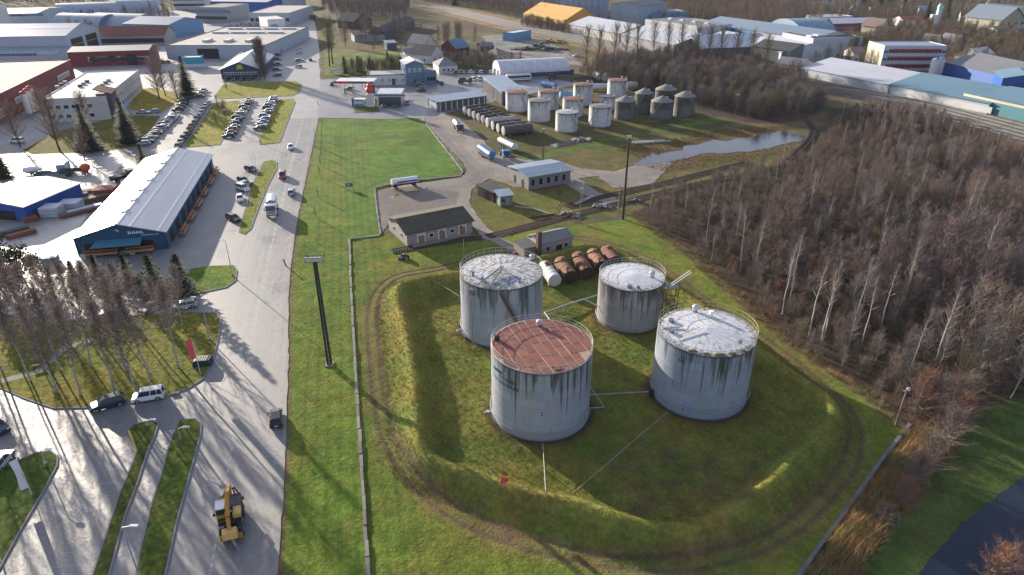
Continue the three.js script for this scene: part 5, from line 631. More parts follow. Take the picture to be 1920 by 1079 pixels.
bld({ name: 'arched_hangar', label: 'long white arched hangar with a dark front strip behind the tank farm', cat: 'hangar', a: [938, 149], b: [1068, 142], D: 15, h: 2.4, roof: 'arch', rise: 5.2, wall: W.white, roofM: W.whiteRoof, skirt: 2.4, win: [{ f: 'front', n: 1, x0: 0.53, y: 0.3, w: 38, h: 2.6, m: W.dkblue, name: 'opening' }, { f: 'left', n: 2, x0: 0.3, x1: 0.7, y: 0, w: 3.4, h: 4, m: W.trim, pane: W.dark, name: 'door' }] });
// ---- filling station
bld({ name: 'station_building', label: 'long low white service building with round windows joined to the blue house', cat: 'building', a: [690, 161], b: [762, 159], D: 14, h: 4.4, roof: 'flat', wall: W.white, roofM: W.felt, trim: W.dkblue, win: [{ f: 'front', n: 1, x0: 0.1, y: 1.6, w: 1.6, h: 1.5, m: W.dkblue }, { f: 'front', n: 4, x0: 0.38, x1: 0.92, y: 1.6, w: 1.5, h: 1.6, m: W.trim, pane: W.grey }, { f: 'front', n: 1, x0: 0.67, y: 0.1, w: 1.5, h: 2.8, m: W.dkblue, name: 'door' }] });
bld({ name: 'blue_house', label: 'two-storey blue house with a pale gabled roof beside the service building', cat: 'building', a: [762, 160], b: [796, 158], D: 13, h: 9.2, roof: 'gableF', rise: 1.5, wall: W.slate, roofM: W.whiteRoof, win: [{ f: 'front', n: 3, x0: 0.22, x1: 0.78, y: 5.6, w: 1.4, h: 1.8, m: W.trim, pane: W.grey }, { f: 'front', n: 1, x0: 0.5, y: 0.1, w: 1.2, h: 2.4, m: W.dkblue, name: 'door' }, { f: 'left', n: 2, x0: 0.3, x1: 0.7, y: 5.6, w: 1.4, h: 1.6, m: W.trim, pane: W.glass }] });
bld({ name: 'blue_annex', label: 'lower blue annex on the right of the two-storey blue house', cat: 'building', a: [797, 159], b: [819, 157], D: 12, h: 5.6, roof: 'flat', wall: W.slate, roofM: W.greyRoof, win: [{ f: 'front', n: 3, x0: 0.3, x1: 0.8, y: 1.6, w: 1.4, h: 1.8, m: W.dkblue, pane: W.glass }] });
{ const [x, z] = G(668, 176); const t = thing('fuel_canopy', 'filling station canopy with a red and dark blue edge on white columns', 'canopy', [x, 0.05, z], -0.03); part('roof', box(17, 0.5, 9, 0, 5.2, -1.5), W.white, t); part('fascia', [box(17.1, 0.9, 0.16, 0, 4.9, 3.08), box(0.16, 0.9, 9.1, -8.5, 4.9, -1.5)], W.dkblue, t); part('brand_panel', box(5.2, 0.95, 0.1, -4.8, 4.88, 3.2), mat([0.6, 0.02, 0.05], { rough: 0.5 }), t); for (const [a, b] of [[-6, 2], [-0.5, 2], [3.4, 2.2], [5.4, 2.2], [7, 2.2], [-6, -4.5], [6, -4.5]]) part('column', cyl(0.17, 0.17, 5, a, 0, b, 8), W.white, t); for (const a of [-5, -1.4]) part('fuel_pump', [box(0.9, 1.6, 0.6, a, 0.15, -0.6), box(0.94, 0.5, 0.64, a, 1.75, -0.6), box(2.2, 0.15, 1.1, a, 0, -0.6)], W.grey, t); part('window_wall', box(4, 3, 0.2, 5.2, 0, -4.6), W.dkblue, t); }
bld({ name: 'car_wash', label: 'white two-bay car wash with a pale roof in front of the service building', cat: 'car wash', a: [709, 199], b: [753, 199], D: 9, h: 4.8, roof: 'shed', rise: 0.4, over: 0.2, wall: W.white, roofM: W.whiteRoof, win: [{ f: 'front', n: 2, x0: 0.29, x1: 0.75, y: 0, w: 4.6, h: 3.6, m: W.dgrey, name: 'bay' }, { f: 'front', n: 1, x0: 0.5, y: 3.9, w: 13, h: 0.6, m: W.slate, name: 'fascia' }] });
{ const [x, z] = G(695, 200); const t = thing('advertising_pillar', 'white kiosk-like pillar topped with a red knotted balloon shape', 'advertising pillar', [x, 0.1, z]); part('pillar', [box(3, 4.6, 2.6), hexa([[-1.6, 4.6, 1.4], [1.6, 4.6, 1.4], [1.6, 4.6, -1.4], [-1.6, 4.6, -1.4], [-0.3, 5.4, 0.3], [0.3, 5.4, 0.3], [0.3, 5.4, -0.3], [-0.3, 5.4, -0.3]])], W.white, t); part('topper', [new THREE.SphereGeometry(1.5, 16, 12).scale(1, 0.9, 1).translate(0, 6.4, 0), new THREE.SphereGeometry(1.1, 16, 12).translate(0.2, 8, 0), cyl(0.35, 0.6, 0.9, -0.2, 8.6, 0)], mat([0.62, 0.05, 0.02], { rough: 0.5 }), t); }
{ const [x, z] = G(674, 199); const t = thing('self_service_kiosk', 'small pale blue kiosk with a white canopy on the station grass', 'kiosk', [x, 0.1, z]); part('body', box(3.6, 2.4, 2), W.skyblue, t); part('roof', box(4.6, 0.3, 2.8, 0.3, 2.6, 0), W.white, t); part('panel', box(3.4, 1.1, 0.08, 0, 1, 1.03), W.white, t); part('sign', box(0.5, 3.2, 1.6, -2.5, 0, 0.3), W.dkblue, t); }
{ const [x, z] = G(571 + 57, 139); const t = thing('sign_board', 'white blank board on the station lawn by the main road', 'sign', [x, 0.05, z]); part('board', box(5, 2, 0.2, 0, 0.7, 0), W.white, t); part('leg', box(0.2, 0.8, 0.2, -2, 0, 0), M2.steel, t); part('leg', box(0.2, 0.8, 0.2, 2, 0, 0), M2.steel, t); }
{ const [x, z] = G(655, 355); const t = thing('road_sign', 'blue rectangular road sign on two posts in the green verge', 'sign', [x, 0, z], 0.12); part('board', box(1.9, 1.0, 0.08, 0, 0.7, 0), mat([0.015, 0.10, 0.28], { rough: 0.4 }), t); part('lettering', [box(1.2, 0.12, 0.02, -0.1, 1.35, 0.048), box(0.9, 0.12, 0.02, -0.2, 1.05, 0.048)], mat([0.6, 0.65, 0.7], {}), t); for (const s of [-0.7, 0.7]) part('post', cyl(0.05, 0.05, 1.7, s, -0.1, -0.07, 8), M2.galv, t); }
// ---- works on the left
bld({ name: 'white_hall_annex', label: 'low white-blue annex with a strip of small windows at the far left', cat: 'building', a: [-70, 118], b: [107, 115], D: 16, top: 102, roof: 'shed', rise: 2.2, wall: W.blueWhite, roofM: W.blueRoof, win: [{ f: 'front', n: 16, x0: 0.1, x1: 0.78, y: 3.2, w: 2, h: 1.2 }] });
bld({ name: 'white_hall', label: 'large white-blue hall with orange racks at its open end, far left', cat: 'hall', a: [-70, 118], b: [107, 115], back: 16.3, D: 44, h: 11.4, roof: 'gable', rise: 4.5, wall: W.blueWhite, roofM: W.whiteRoof, win: [{ f: 'right', n: 2, x0: 0.28, x1: 0.72, y: 0, w: 15, h: 9, m: W.dark, name: 'opening' }, { f: 'right', n: 2, x0: 0.28, x1: 0.72, y: 5, w: 14, h: 1, m: W.ochre, name: 'rack_beam' }] });
bld({ name: 'red_hall', label: 'long dark red hall with a strip of white-framed windows', cat: 'hall', a: [133, 126], b: [284, 121], D: 20, top: 94, roof: 'gable', rise: 1.5, over: 0.3, wall: W.red, roofM: mat([0.62, 0.55, 0.52], { rough: 0.6, metal: 0.1, tex: 'mottle' }), win: [{ f: 'front', n: 17, x0: 0.26, x1: 0.72, y: 2.2, w: 2.4, h: 2.6, m: W.trim, pane: W.glass }, { f: 'front', n: 4, x0: 0.83, x1: 0.95, y: 2.4, w: 2.2, h: 2, m: W.trim, pane: W.glass }, { f: 'front', n: 1, x0: 0.77, y: 0, w: 5, h: 5.5, m: W.dark, name: 'gate' }] });
bld({ name: 'red_factory', label: 'big dark red flat-roofed factory at the left edge with a pale roof', cat: 'factory', A: G(-2, 236), B: G(143, 152), D: 70, h: 9.5, roof: 'flat', wall: W.red, roofM: W.felt, win: [{ f: 'front', n: 2, x0: 0.30, x1: 0.84, y: 3.8, w: 16, h: 2.2, m: W.trim, pane: W.grey }, { f: 'front', n: 1, x0: 0.06, y: 2, w: 6, h: 3, m: W.trim, pane: W.grey }], more: (t, L, D, h) => { for (let k = 0; k < 4; k++) part('roof_light', box(2.5, 0.7, 2, -L * 0.3 + k * 9, h + 0.1, D * 0.1 - k * 3), W.dgrey, t); } });
for (const [k, px, py] of [[0, 56, 218], [1, 63, 214], [2, 69, 211]]) { const [x, z] = G(px, py); const t = thing('silo', `white upright silo with a red top band, ${['nearest', 'middle', 'farthest'][k]} of three by the red factory`, 'silo', [x, 0, z]); part('shell', cyl(1.05, 1.05, 7.6 + k * 0.4, 0, 1, 0, 20), W.white, t); part('top_band', [cyl(1.1, 1.1, 0.7, 0, 8.4 + k * 0.4, 0, 20), lathe([[1.05, 0], [0.02, 0.5]], 20).translate(0, 9.1 + k * 0.4, 0)], W.redTrim, t); part('leg', Array.from({ length: 4 }, (_, q) => bar([Math.cos(q * 1.57) * 1.3, 0, Math.sin(q * 1.57) * 1.3], [Math.cos(q * 1.57) * 1.3, 1.2, Math.sin(q * 1.57) * 1.3], 0.12)), M2.steel, t); }
bld({ name: 'office_block', label: 'white flat-roofed office with a dark red corner entrance among bare trees', cat: 'office', A: G(208, 224), B: G(268, 168), D: 21, h: 8.2, roof: 'flat', wall: W.pale, roofM: mat([0.66, 0.64, 0.60], { rough: 0.85, tex: 'mottle' }), win: [{ f: 'front', n: 11, x0: 0.22, x1: 0.95, y: 4.7, w: 2.2, h: 1.7, m: W.trim, pane: W.glass }, { f: 'front', n: 11, x0: 0.22, x1: 0.95, y: 1.3, w: 2.2, h: 1.7, m: W.trim, pane: W.glass }, { f: 'left', n: 6, x0: 0.1, x1: 0.72, y: 4.7, w: 2.2, h: 1.7, m: W.trim, pane: W.glass }, { f: 'left', n: 6, x0: 0.1, x1: 0.72, y: 1.3, w: 2.2, h: 1.7, m: W.trim, pane: W.glass }],
  more: (t, L, D, h) => { part('entrance_tower', metric(box(8, h + 1, 5, -L / 2 + 5.5, 0, D / 2 - 1)), W.dgrey, t); part('tower_roof', hexa([[-L / 2 + 1.2, h + 0.6, D / 2 + 2], [-L / 2 + 9.8, h + 1, D / 2 + 2], [-L / 2 + 9.8, h + 2.6, D / 2 - 4], [-L / 2 + 1.2, h + 2.6, D / 2 - 4], [-L / 2 + 1.2, h + 0.9, D / 2 + 2], [-L / 2 + 9.8, h + 1.3, D / 2 + 2], [-L / 2 + 9.8, h + 2.9, D / 2 - 4], [-L / 2 + 1.2, h + 2.9, D / 2 - 4]]), W.red, t); part('porch', box(9, 0.4, 4, -L / 2 + 7, 2.8, D / 2 + 2.6), W.skyblue, t); for (let k = 0; k < 9; k++) part('roof_vent', box(1.4, 0.9, 1.4, -L * 0.1 + (k % 3) * 5, h + 0.15, D * 0.2 - Math.floor(k / 3) * 8), k % 2 ? W.dgrey : W.grey, t); } });
bld({ name: 'flat_works', label: 'wide white flat-roofed works behind the gabled dark blue shop', cat: 'works', a: [314, 110], b: [500, 110], D: 92, top: 86, ref: [330, 110], roof: 'flat', wall: W.blueWhite, roofM: W.felt, trim: W.dgrey, win: [{ f: 'front', n: 1, x0: 0.42, y: 0, w: 12, h: 5.4, m: W.dark, name: 'gate' }], more: (t, L, D, h) => { for (let k = 0; k < 4; k++) part('roof_light', box(L * 0.17, 1, 3, -L * 0.33 + k * L * 0.21, h + 0.1, -D * 0.12), W.whiteRoof, t); for (let k = 0; k < 4; k++) part('roof_light', box(L * 0.16, 1, 3, -L * 0.3 + k * L * 0.21, h + 0.1, -D * 0.36), W.whiteRoof, t); for (let k = 0; k < 3; k++) part('roof_hatch', box(3, 1.2, 9, -L * 0.2 + k * L * 0.22, h + 0.1, D * 0.3), W.pale, t); } });
bld({ name: 'gable_shop', label: 'dark blue gabled shop with a yellow emblem and striped pale roof', cat: 'shop', a: [416, 149], b: [489, 147], D: 44, h: 4.6, roof: 'gableF', rise: 3.2, over: 0.7, wall: W.dkblue, roofM: mat([0.62, 0.63, 0.65], { rough: 0.5, metal: 0.2, bump: 'seam', brep: [0.2, 0.2], bs: 0.1, tex: 'mottle' }), win: [{ f: 'front', n: 14, x0: 0.1, x1: 0.9, y: 1.9, w: 1.1, h: 1.3, m: W.trim, pane: W.glass }], more: (t, L, D, h) => { part('emblem', [cyl(1.0, 1.0, 0.1, 0, 0, 0, 20).rotateX(Math.PI / 2).scale(1.3, 1, 1).translate(0, h + 1.1, D / 2 + 0.1), box(3.4, 0.5, 0.1, 0, h - 0.1, D / 2 + 0.1)], mat([0.6, 0.45, 0.08], { rough: 0.5 }), t); part('roof_light', Array.from({ length: 9 }, (_, k) => box(L * 0.36, 0.12, 1.4, -L * 0.24, h + 1.9, D / 2 - 3 - k * 4.6).rotateZ(0)), W.white, t).visible = true; } });
bld({ name: 'blue_gable_hall', label: 'sky blue gabled hall behind the flat white works', cat: 'hall', a: [320, 72], b: [383, 60], D: 36, top: 47, ref: [322, 72], roof: 'gableF', rise: 3.2, wall: W.skyblue, roofM: W.blueRoof });
bld({ name: 'red_roofed_row', label: 'low long building with a brown-red roof behind the red hall', cat: 'building', a: [176, 86], b: [312, 84], D: 20, h: 6, roof: 'gable', rise: 4.5, wall: W.grey, roofM: W.redRoof, win: [{ f: 'front', n: 14, y: 1.5, w: 3, h: 2.6, m: W.dark }] });
for (const [k, a, b, D] of [[0, [186, 66], [238, 58], 42], [1, [252, 66], [306, 57], 42]]) bld({ name: 'arched_hangar', label: ['blue-grey arched hangar behind the red-roofed row, left one', 'blue-grey arched hangar behind the red-roofed row, right one'][k], cat: 'hangar', a, b, D, h: 1.5, roof: 'archF', rise: 11, skirt: 0.4, wall: W.slate, roofM: W.blueRoof, win: [{ f: 'front', n: 1, y: 0, w: 8, h: 6, m: W.dgrey, name: 'door' }] });
bld({ name: 'pale_factory', label: 'pale blue factory with a white roof at the top left corner', cat: 'factory', a: [-60, 57], b: [72, 54], D: 60, top: 27, roof: 'gable', rise: 2, wall: W.blueWhite, roofM: W.whiteRoof, win: [{ f: 'front', n: 2, x0: 0.5, x1: 0.8, y: 9, w: 30, h: 2, m: W.slate }] });
bld({ name: 'white_annex', label: 'white cube annex on the right of the pale corner factory', cat: 'building', a: [70, 50], b: [97, 48], D: 24, h: 11, roof: 'flat', wall: W.white, roofM: W.blueRoof, win: [{ f: 'front', n: 2, x0: 0.3, x1: 0.6, y: 5, w: 3, h: 2 }] });
{ const [x, z] = G(12, 59); const t = thing('silo', 'tall white silo in front of the pale corner factory', 'silo', [x, 0, z]); part('shell', cyl(4.4, 4.4, 17, 0, 0, 0, 20), W.white, t); part('roof', lathe([[4.4, 0], [0.02, 1.6]], 20).translate(0, 17, 0), W.pale, t); }
bld({ name: 'arched_hall', label: 'long pale arched hall beyond the corner factory', cat: 'hall', a: [110, 39], b: [224, 34], D: 34, h: 4, roof: 'arch', rise: 8, skirt: 3, wall: W.blueWhite, roofM: W.blueRoof }); bld({ name: 'arched_hall', label: 'farther pale arched hall behind the first long one', cat: 'hall', a: [206, 27], b: [298, 24], D: 34, h: 3, roof: 'arch', rise: 8, skirt: 3, wall: W.blueWhite, roofM: W.blueRoof });
bld({ name: 'royal_hall', label: 'long royal blue hall with a white roof near the top of the road', cat: 'hall', a: [396, 22], b: [502, 24], D: 30, h: 9, roof: 'gable', rise: 1.5, wall: mat([0.01, 0.09, 0.42], { rough: 0.6, tex: 'streak' }), roofM: W.whiteRoof }); bld({ name: 'grey_works', label: 'grey works with a dark window band below the royal blue hall', cat: 'works', a: [370, 41], b: [424, 42], D: 40, h: 11, roof: 'flat', wall: W.grey, roofM: W.dgrey, win: [{ f: 'front', n: 1, y: 7, w: 36, h: 2.4, m: W.slate }, { f: 'front', n: 1, y: 2, w: 28, h: 2.4, m: W.glass }] });
bld({ name: 'white_works', label: 'white block with two levels at the top left of the road', cat: 'works', a: [327, 18], b: [384, 17], D: 40, h: 14, roof: 'flat', wall: W.white, roofM: W.whiteRoof, win: [{ f: 'front', n: 8, y: 3, w: 4, h: 2 }, { f: 'front', n: 8, y: 8, w: 4, h: 2 }] });
bld({ name: 'road_side_works', label: 'long grey-white works beside the road below the far bend', cat: 'works', a: [470, 48], b: [545, 48], D: 70, h: 9, roof: 'flat', wall: W.blueWhite, roofM: W.felt, win: [{ f: 'front', n: 8, y: 3, w: 3, h: 2.5 }] }); bld({ name: 'white_gatehouse', label: 'white two-storey block with blue wall marks left of the road', cat: 'building', a: [505, 66], b: [537, 64], D: 26, h: 10, roof: 'flat', wall: W.white, roofM: W.pale, win: [{ f: 'front', n: 1, x0: 0.35, y: 3, w: 5, h: 4, m: W.skyblue, name: 'mural' }, { f: 'front', n: 1, x0: 0.8, y: 0, w: 2.4, h: 4, m: W.redTrim, name: 'door' }] });
{ const [x, z] = G(536, 12); const t = thing('billboard', 'orange shop billboard beside the far end of the road', 'billboard', [x, 0, z]); const c = canvas(512, 128, (k) => { k.fillStyle = css(0.75, 0.42, 0.2); k.fillRect(0, 0, 512, 128); k.fillStyle = css(0.85, 0.15, 0.03); k.font = 'bold 110px sans-serif'; k.textAlign = 'center'; k.fillText('ESPAK', 256, 104); }); part('board', box(24, 7, 0.6, 0, 5, 0), mat('#ffffff', { map: texOf(c), rough: 0.7 }), t); for (const s of [-9, 9]) part('post', cyl(0.4, 0.4, 5.2, s, 0, -0.2), M2.steel, t); }
bld({ name: 'trade_hall', label: 'pale blue roofed hall behind the orange billboard', cat: 'hall', a: [480, 16], b: [528, 17], D: 50, h: 9, roof: 'gable', rise: 2, wall: W.blueWhite, roofM: W.blueRoof });
bld({ name: 'blue_container', label: 'white and turquoise container by the flat works gate', cat: 'container', a: [345, 128], b: [379, 127], D: 7, h: 5, roof: 'flat', wall: mat([0.03, 0.30, 0.42], { rough: 0.5 }), roofM: W.white, win: [{ f: 'front', n: 1, y: 0.3, w: 15, h: 1.7, m: W.white, name: 'panel' }] });
// ---- houses in the middle
const house = (label, a, b, D, h, rise, roof, wall, roofM, win = 2, more) => bld({ name: 'house', label, cat: 'house', a, b, D, h, rise, roof, wall, roofM, over: 0.5, win: [{ f: 'front', n: win, x0: 0.28, x1: 0.74, y: 1.2, w: 1.3, h: 1.5, m: W.trim, pane: W.glass }, { f: 'left', n: 2, x0: 0.3, x1: 0.7, y: 1.2, w: 1.2, h: 1.4, m: W.trim, pane: W.glass }], more });
house('white house with a dark hipped roof beside the row of parked cars', [823, 139], [858, 137], 13, 3.8, 3.2, 'hip', W.white, W.greyRoof, 3); house('cream house with a steep grey roof, leftmost of the garden houses', [795, 104], [820, 100], 14, 5.5, 5, 'gableF', W.cream, W.greyRoof); house('white house with a pale brown roof in front of the steep grey roof', [808, 120], [832, 114], 14, 4.5, 4.2, 'gableF', W.white, W.brownRoof); house('dark red wooden house with a blue-grey roof in the gardens', [855, 108], [880, 104], 12, 5, 4, 'gable', W.darkRed, W.slate); house('pale small house with a grey hipped roof at the right of the gardens', [933, 116], [952, 113], 10, 3.5, 3, 'hip', W.pale, W.brownRoof); house('low grey garden house left of the steep-roofed houses', [762, 112], [785, 110], 9, 3, 2.2, 'gable', W.pale, W.greyRoof); house('small shed-roofed outbuilding at the right end of the gardens', [902, 98], [926, 97], 10, 3.2, 1.6, 'gable', W.wood, W.greyRoof);
bld({ name: 'dark_barn', label: 'dark-roofed barn in the yellow meadow right of the road', cat: 'barn', a: [634, 52], b: [664, 54], D: 22, h: 5, roof: 'gable', rise: 5, wall: W.wood, roofM: W.darkRoof }); bld({ name: 'stone_row', label: 'long dark roofed store slanting across the meadow', cat: 'store', a: [722, 76], b: [778, 50], D: 11, h: 5, roof: 'gable', rise: 3, wall: W.dgrey, roofM: W.darkRoof }); bld({ name: 'ruined_store', label: 'grey ruined store with a broken pale wall left of the slanting store', cat: 'store', a: [665, 79], b: [722, 76], D: 12, h: 4, roof: 'shed', rise: 1.5, wall: W.grey, roofM: W.darkRoof }); bld({ name: 'garden_store', label: 'dark green shed at the back of the garden lawn', cat: 'shed', a: [726, 94], b: [744, 93], D: 8, h: 4, roof: 'shed', rise: 0.6, wall: W.dkblue, roofM: W.blueRoof }); bld({ name: 'scrap_office', label: 'blue and white site cabin in the scrap yard by the railway', cat: 'cabin', a: [963, 78], b: [996, 72], D: 9, h: 5, roof: 'flat', wall: W.skyblue, roofM: W.white });
// ---- beyond the railway
bld({ name: 'ochre_hall', label: 'long yellow-roofed hall beyond the railway', cat: 'hall', A: G(982, 40), B: G(1058, 55), D: 32, h: 6, roof: 'gable', rise: 8, over: 0.4, wall: W.ochre, roofM: W.ochreRoof });
bld({ name: 'silo_tower', label: 'tall pale blue ribbed silo block behind the yellow hall', cat: 'silo block', a: [1052, 36], b: [1131, 38], D: 36, h: 33, roof: 'flat', wall: mat([0.30, 0.40, 0.52], { rough: 0.7, tex: 'streak', rep: [0.1, 0.02], bump: 'rib', brep: [0.012, 0.012], bs: 1 }), roofM: W.greyRoof }); bld({ name: 'silo_tower', label: 'second pale blue silo block left of the tallest one, cut by the frame top', cat: 'silo block', a: [962, 14], b: [1044, 18], D: 30, h: 24, roof: 'flat', wall: mat([0.33, 0.42, 0.52], { rough: 0.7, tex: 'streak', rep: [0.1, 0.02] }), roofM: W.greyRoof });
bld({ name: 'grain_store', label: 'big blue-grey box store with vertical ribs beyond the railway', cat: 'store', A: G(1143, 46), B: G(1192, 51), D: 40, h: 15, roof: 'gableF', rise: 2.5, wall: mat([0.26, 0.36, 0.46], { rough: 0.7, tex: 'streak', rep: [0.1, 0.03], bump: 'seam', brep: [0.06, 0.06], bs: 0.5 }), roofM: W.greyRoof }); bld({ name: 'blue_annex', label: 'lower blue block attached right of the big ribbed box store', cat: 'building', A: G(1195, 48), B: G(1288, 46), D: 26, h: 9, roof: 'flat', wall: mat([0.14, 0.28, 0.45], { rough: 0.7, tex: 'streak' }), roofM: W.greyRoof });
bld({ name: 'white_long_shed', label: 'long white-roofed open shed beside the main railway line', cat: 'shed', A: G(1066, 60), B: G(1160, 80), D: 34, h: 5.5, roof: 'gable', rise: 4.5, over: 0.6, wall: W.grey, roofM: W.whiteRoof, win: [{ f: 'front', n: 20, y: 0.2, w: 2.4, h: 4.6, m: W.pale, name: 'bay' }] }); bld({ name: 'white_long_shed', label: 'second white-roofed shed continuing right behind the tall bare trees', cat: 'shed', A: G(1164, 82), B: G(1262, 103), D: 40, h: 5.5, roof: 'gable', rise: 5, wall: W.grey, roofM: W.whiteRoof }); bld({ name: 'white_long_shed', label: 'gabled pale shed farther right with a dark gable end', cat: 'shed', A: G(1266, 92), B: G(1316, 108), D: 46, h: 5, roof: 'gableF', rise: 5, wall: W.dgrey, roofM: W.whiteRoof });
bld({ name: 'blue_roof_hall', label: 'very long blue-roofed hall with turquoise wall panels beyond the railway', cat: 'hall', A: G(1312, 66), B: G(1522, 100), D: 36, h: 8, roof: 'gable', rise: 3.5, over: 0.5, wall: W.pale, roofM: W.blueRoof, win: [{ f: 'front', n: 3, x0: 0.28, x1: 0.44, y: 0.5, w: 10, h: 7, m: mat([0.02, 0.22, 0.42], { rough: 0.6 }), name: 'panel' }] }); bld({ name: 'grey_roof_hall', label: 'grey flat-roofed hall with white roof hatches left of the long blue roof', cat: 'hall', A: G(1208, 62), B: G(1310, 78), D: 34, h: 9, roof: 'flat', wall: W.white, roofM: W.greyRoof, more: (t, L, D, h) => { for (let k = 0; k < 4; k++) part('roof_hatch', box(3, 1.2, 3, -L * 0.35 + k * L * 0.22, h, 0), W.white, t); } });
bld({ name: 'white_front_hall', label: 'bright white-roofed hall in front of the long blue roof', cat: 'hall', A: G(1390, 100), B: G(1462, 120), D: 34, h: 6, roof: 'gable', rise: 4, wall: W.blueWhite, roofM: W.whiteRoof }); bld({ name: 'blue_shed', label: 'dark blue open shed between the white roofs beyond the tall trees', cat: 'shed', A: G(1328, 84), B: G(1372, 92), D: 22, h: 5, roof: 'gable', rise: 3, wall: W.dkblue, roofM: W.whiteRoof });
bld({ name: 'dark_gable_hall', label: 'white-sided hall with a dark gable end at the bend of the railway', cat: 'hall', A: G(1478, 122), B: G(1518, 116), D: 24, h: 7, roof: 'gableF', rise: 3, wall: mat([0.12, 0.15, 0.17], { rough: 0.8, tex: 'streak' }), roofM: W.darkRoof }); bld({ name: 'white_block_hall', label: 'white hall with a dark flat roof and roof windows right of the dark gable', cat: 'hall', A: G(1520, 104), B: G(1612, 100), D: 30, h: 9, roof: 'flat', wall: W.blueWhite, roofM: W.dgrey, more: (t, L, D, h) => { for (let k = 0; k < 4; k++) part('roof_light', box(4, 0.8, 5, -L * 0.35 + k * L * 0.2, h + 0.1, D * (0.2 - 0.1 * k)), W.whiteRoof, t); } }); bld({ name: 'blue_arched_hall', label: 'blue-roofed arched hall behind the white hall with roof windows', cat: 'hall', A: G(1500, 78), B: G(1565, 76), D: 40, h: 4, roof: 'arch', rise: 8, skirt: 3, wall: W.slate, roofM: W.tealRoof });
bld({ name: 'white_roof_store', label: 'long white-roofed store along the tracks at the right', cat: 'store', A: G(1500, 142), B: G(1664, 176), D: 40, h: 3.8, roof: 'gable', rise: 3.4, over: 0.5, wall: W.blueWhite, roofM: W.whiteRoof }); bld({ name: 'blue_roof_store', label: 'long blue-roofed store along the tracks, right of the white-roofed one', cat: 'store', A: G(1666, 176), B: G(1850, 214), D: 40, h: 4, roof: 'gable', rise: 3.4, over: 0.5, wall: W.blueWhite, roofM: W.tealRoof, win: [{ f: 'front', n: 1, x0: 0.62, y: 0.4, w: 36, h: 2.4, m: W.white, name: 'panel' }] }); bld({ name: 'teal_store', label: 'teal-walled long store at the right edge beside the tracks', cat: 'store', A: G(1830, 208), B: G(2060, 262), D: 30, h: 6, roof: 'gable', rise: 2.4, wall: W.teal, roofM: W.tealRoof, win: [{ f: 'front', n: 1, y: 4.6, w: 60, h: 0.9, m: W.cream, name: 'band' }] });
bld({ name: 'low_white_house', label: 'low white cottage by the tracks before the white-roofed store', cat: 'house', A: G(1452, 136), B: G(1500, 142), D: 14, h: 4.5, roof: 'gable', rise: 2.5, wall: W.white, roofM: W.greyRoof, win: [{ f: 'front', n: 5, y: 1.4, w: 1.6, h: 1.6 }] });
bld({ name: 'office_block', label: 'white three-storey office with red window panels at the right', cat: 'office', A: G(1650, 133), B: G(1764, 133), D: 17, h: 12, roof: 'flat', wall: W.blueWhite, roofM: W.blueRoof, win: [0, 1, 2].flatMap((k) => [{ f: 'front', n: 16, x0: 0.10, x1: 0.9, y: 1.4 + k * 3.7, w: 1.7, h: 2, m: W.redTrim, pane: W.glass }, { f: 'front', n: 2, x0: 0.03, x1: 0.97, y: 1.4 + k * 3.7, w: 2.4, h: 1.2, m: W.skyblue, pane: W.glass }]), more: (t, L, D, h) => part('end_wall', box(0.4, h + 0.5, D + 0.2, -L / 2 - 0.2, 0, 0), W.cream, t) });
bld({ name: 'slate_roof_hall', label: 'dark slate-roofed hall with a royal blue front at the right edge', cat: 'hall', A: G(1765, 140), B: G(1935, 185), D: 36, h: 6, roof: 'gable', rise: 4, wall: W.royal, roofM: W.greyRoof }); bld({ name: 'blue_gable_house', label: 'royal blue gabled store front with a dark doorway at the right edge', cat: 'store', A: G(1872, 178), B: G(1960, 184), D: 20, h: 7, roof: 'gableF', rise: 2, wall: W.royal, roofM: W.tealRoof, win: [{ f: 'front', n: 1, x0: 0.25, y: 0, w: 4, h: 4, m: W.dark, name: 'doorway' }] });
for (const [k, px, py] of [[0, 1748, 143], [1, 1757, 142]]) { const [x, z] = G(px, py); const t = thing('silo', ['pale green upright silo in front of the red-panelled office, left of two', 'pale green upright silo in front of the red-panelled office, right of two'][k], 'silo', [x, 0, z]); part('shell', cyl(2, 2, 8, 0, 0, 0, 16), W.white, t); part('roof', lathe([[2.05, 0], [0.02, 1]], 16).translate(0, 8, 0), W.skyblue, t); }
bld({ name: 'school_building', label: 'pale three-storey school with a dark roof at the top right corner', cat: 'school', A: G(1817, 52), B: G(1880, 60), D: 30, h: 11.5, roof: 'gable', rise: 5.5, over: 0.8, wall: W.cream, roofM: mat([0.12, 0.16, 0.22], { rough: 0.7, tex: 'mottle' }), win: [0, 1, 2].map((k) => ({ f: 'front', n: 11, x0: 0.07, x1: 0.93, y: 1.8 + k * 3.3, w: 2, h: 1.7, m: W.slate })) }); bld({ name: 'school_wing', label: 'gabled wing of the pale school with a dark triangular gable', cat: 'school', A: G(1872, 62), B: G(1915, 60), D: 30, h: 9, roof: 'gableF', rise: 8, over: 1, wall: mat([0.4, 0.37, 0.28], { rough: 0.9, tex: 'streak' }), roofM: mat([0.14, 0.18, 0.23], { rough: 0.7 }), win: [{ f: 'front', n: 4, y: 1.8, w: 2, h: 1.7 }, { f: 'front', n: 4, y: 5.2, w: 2, h: 1.7 }] });
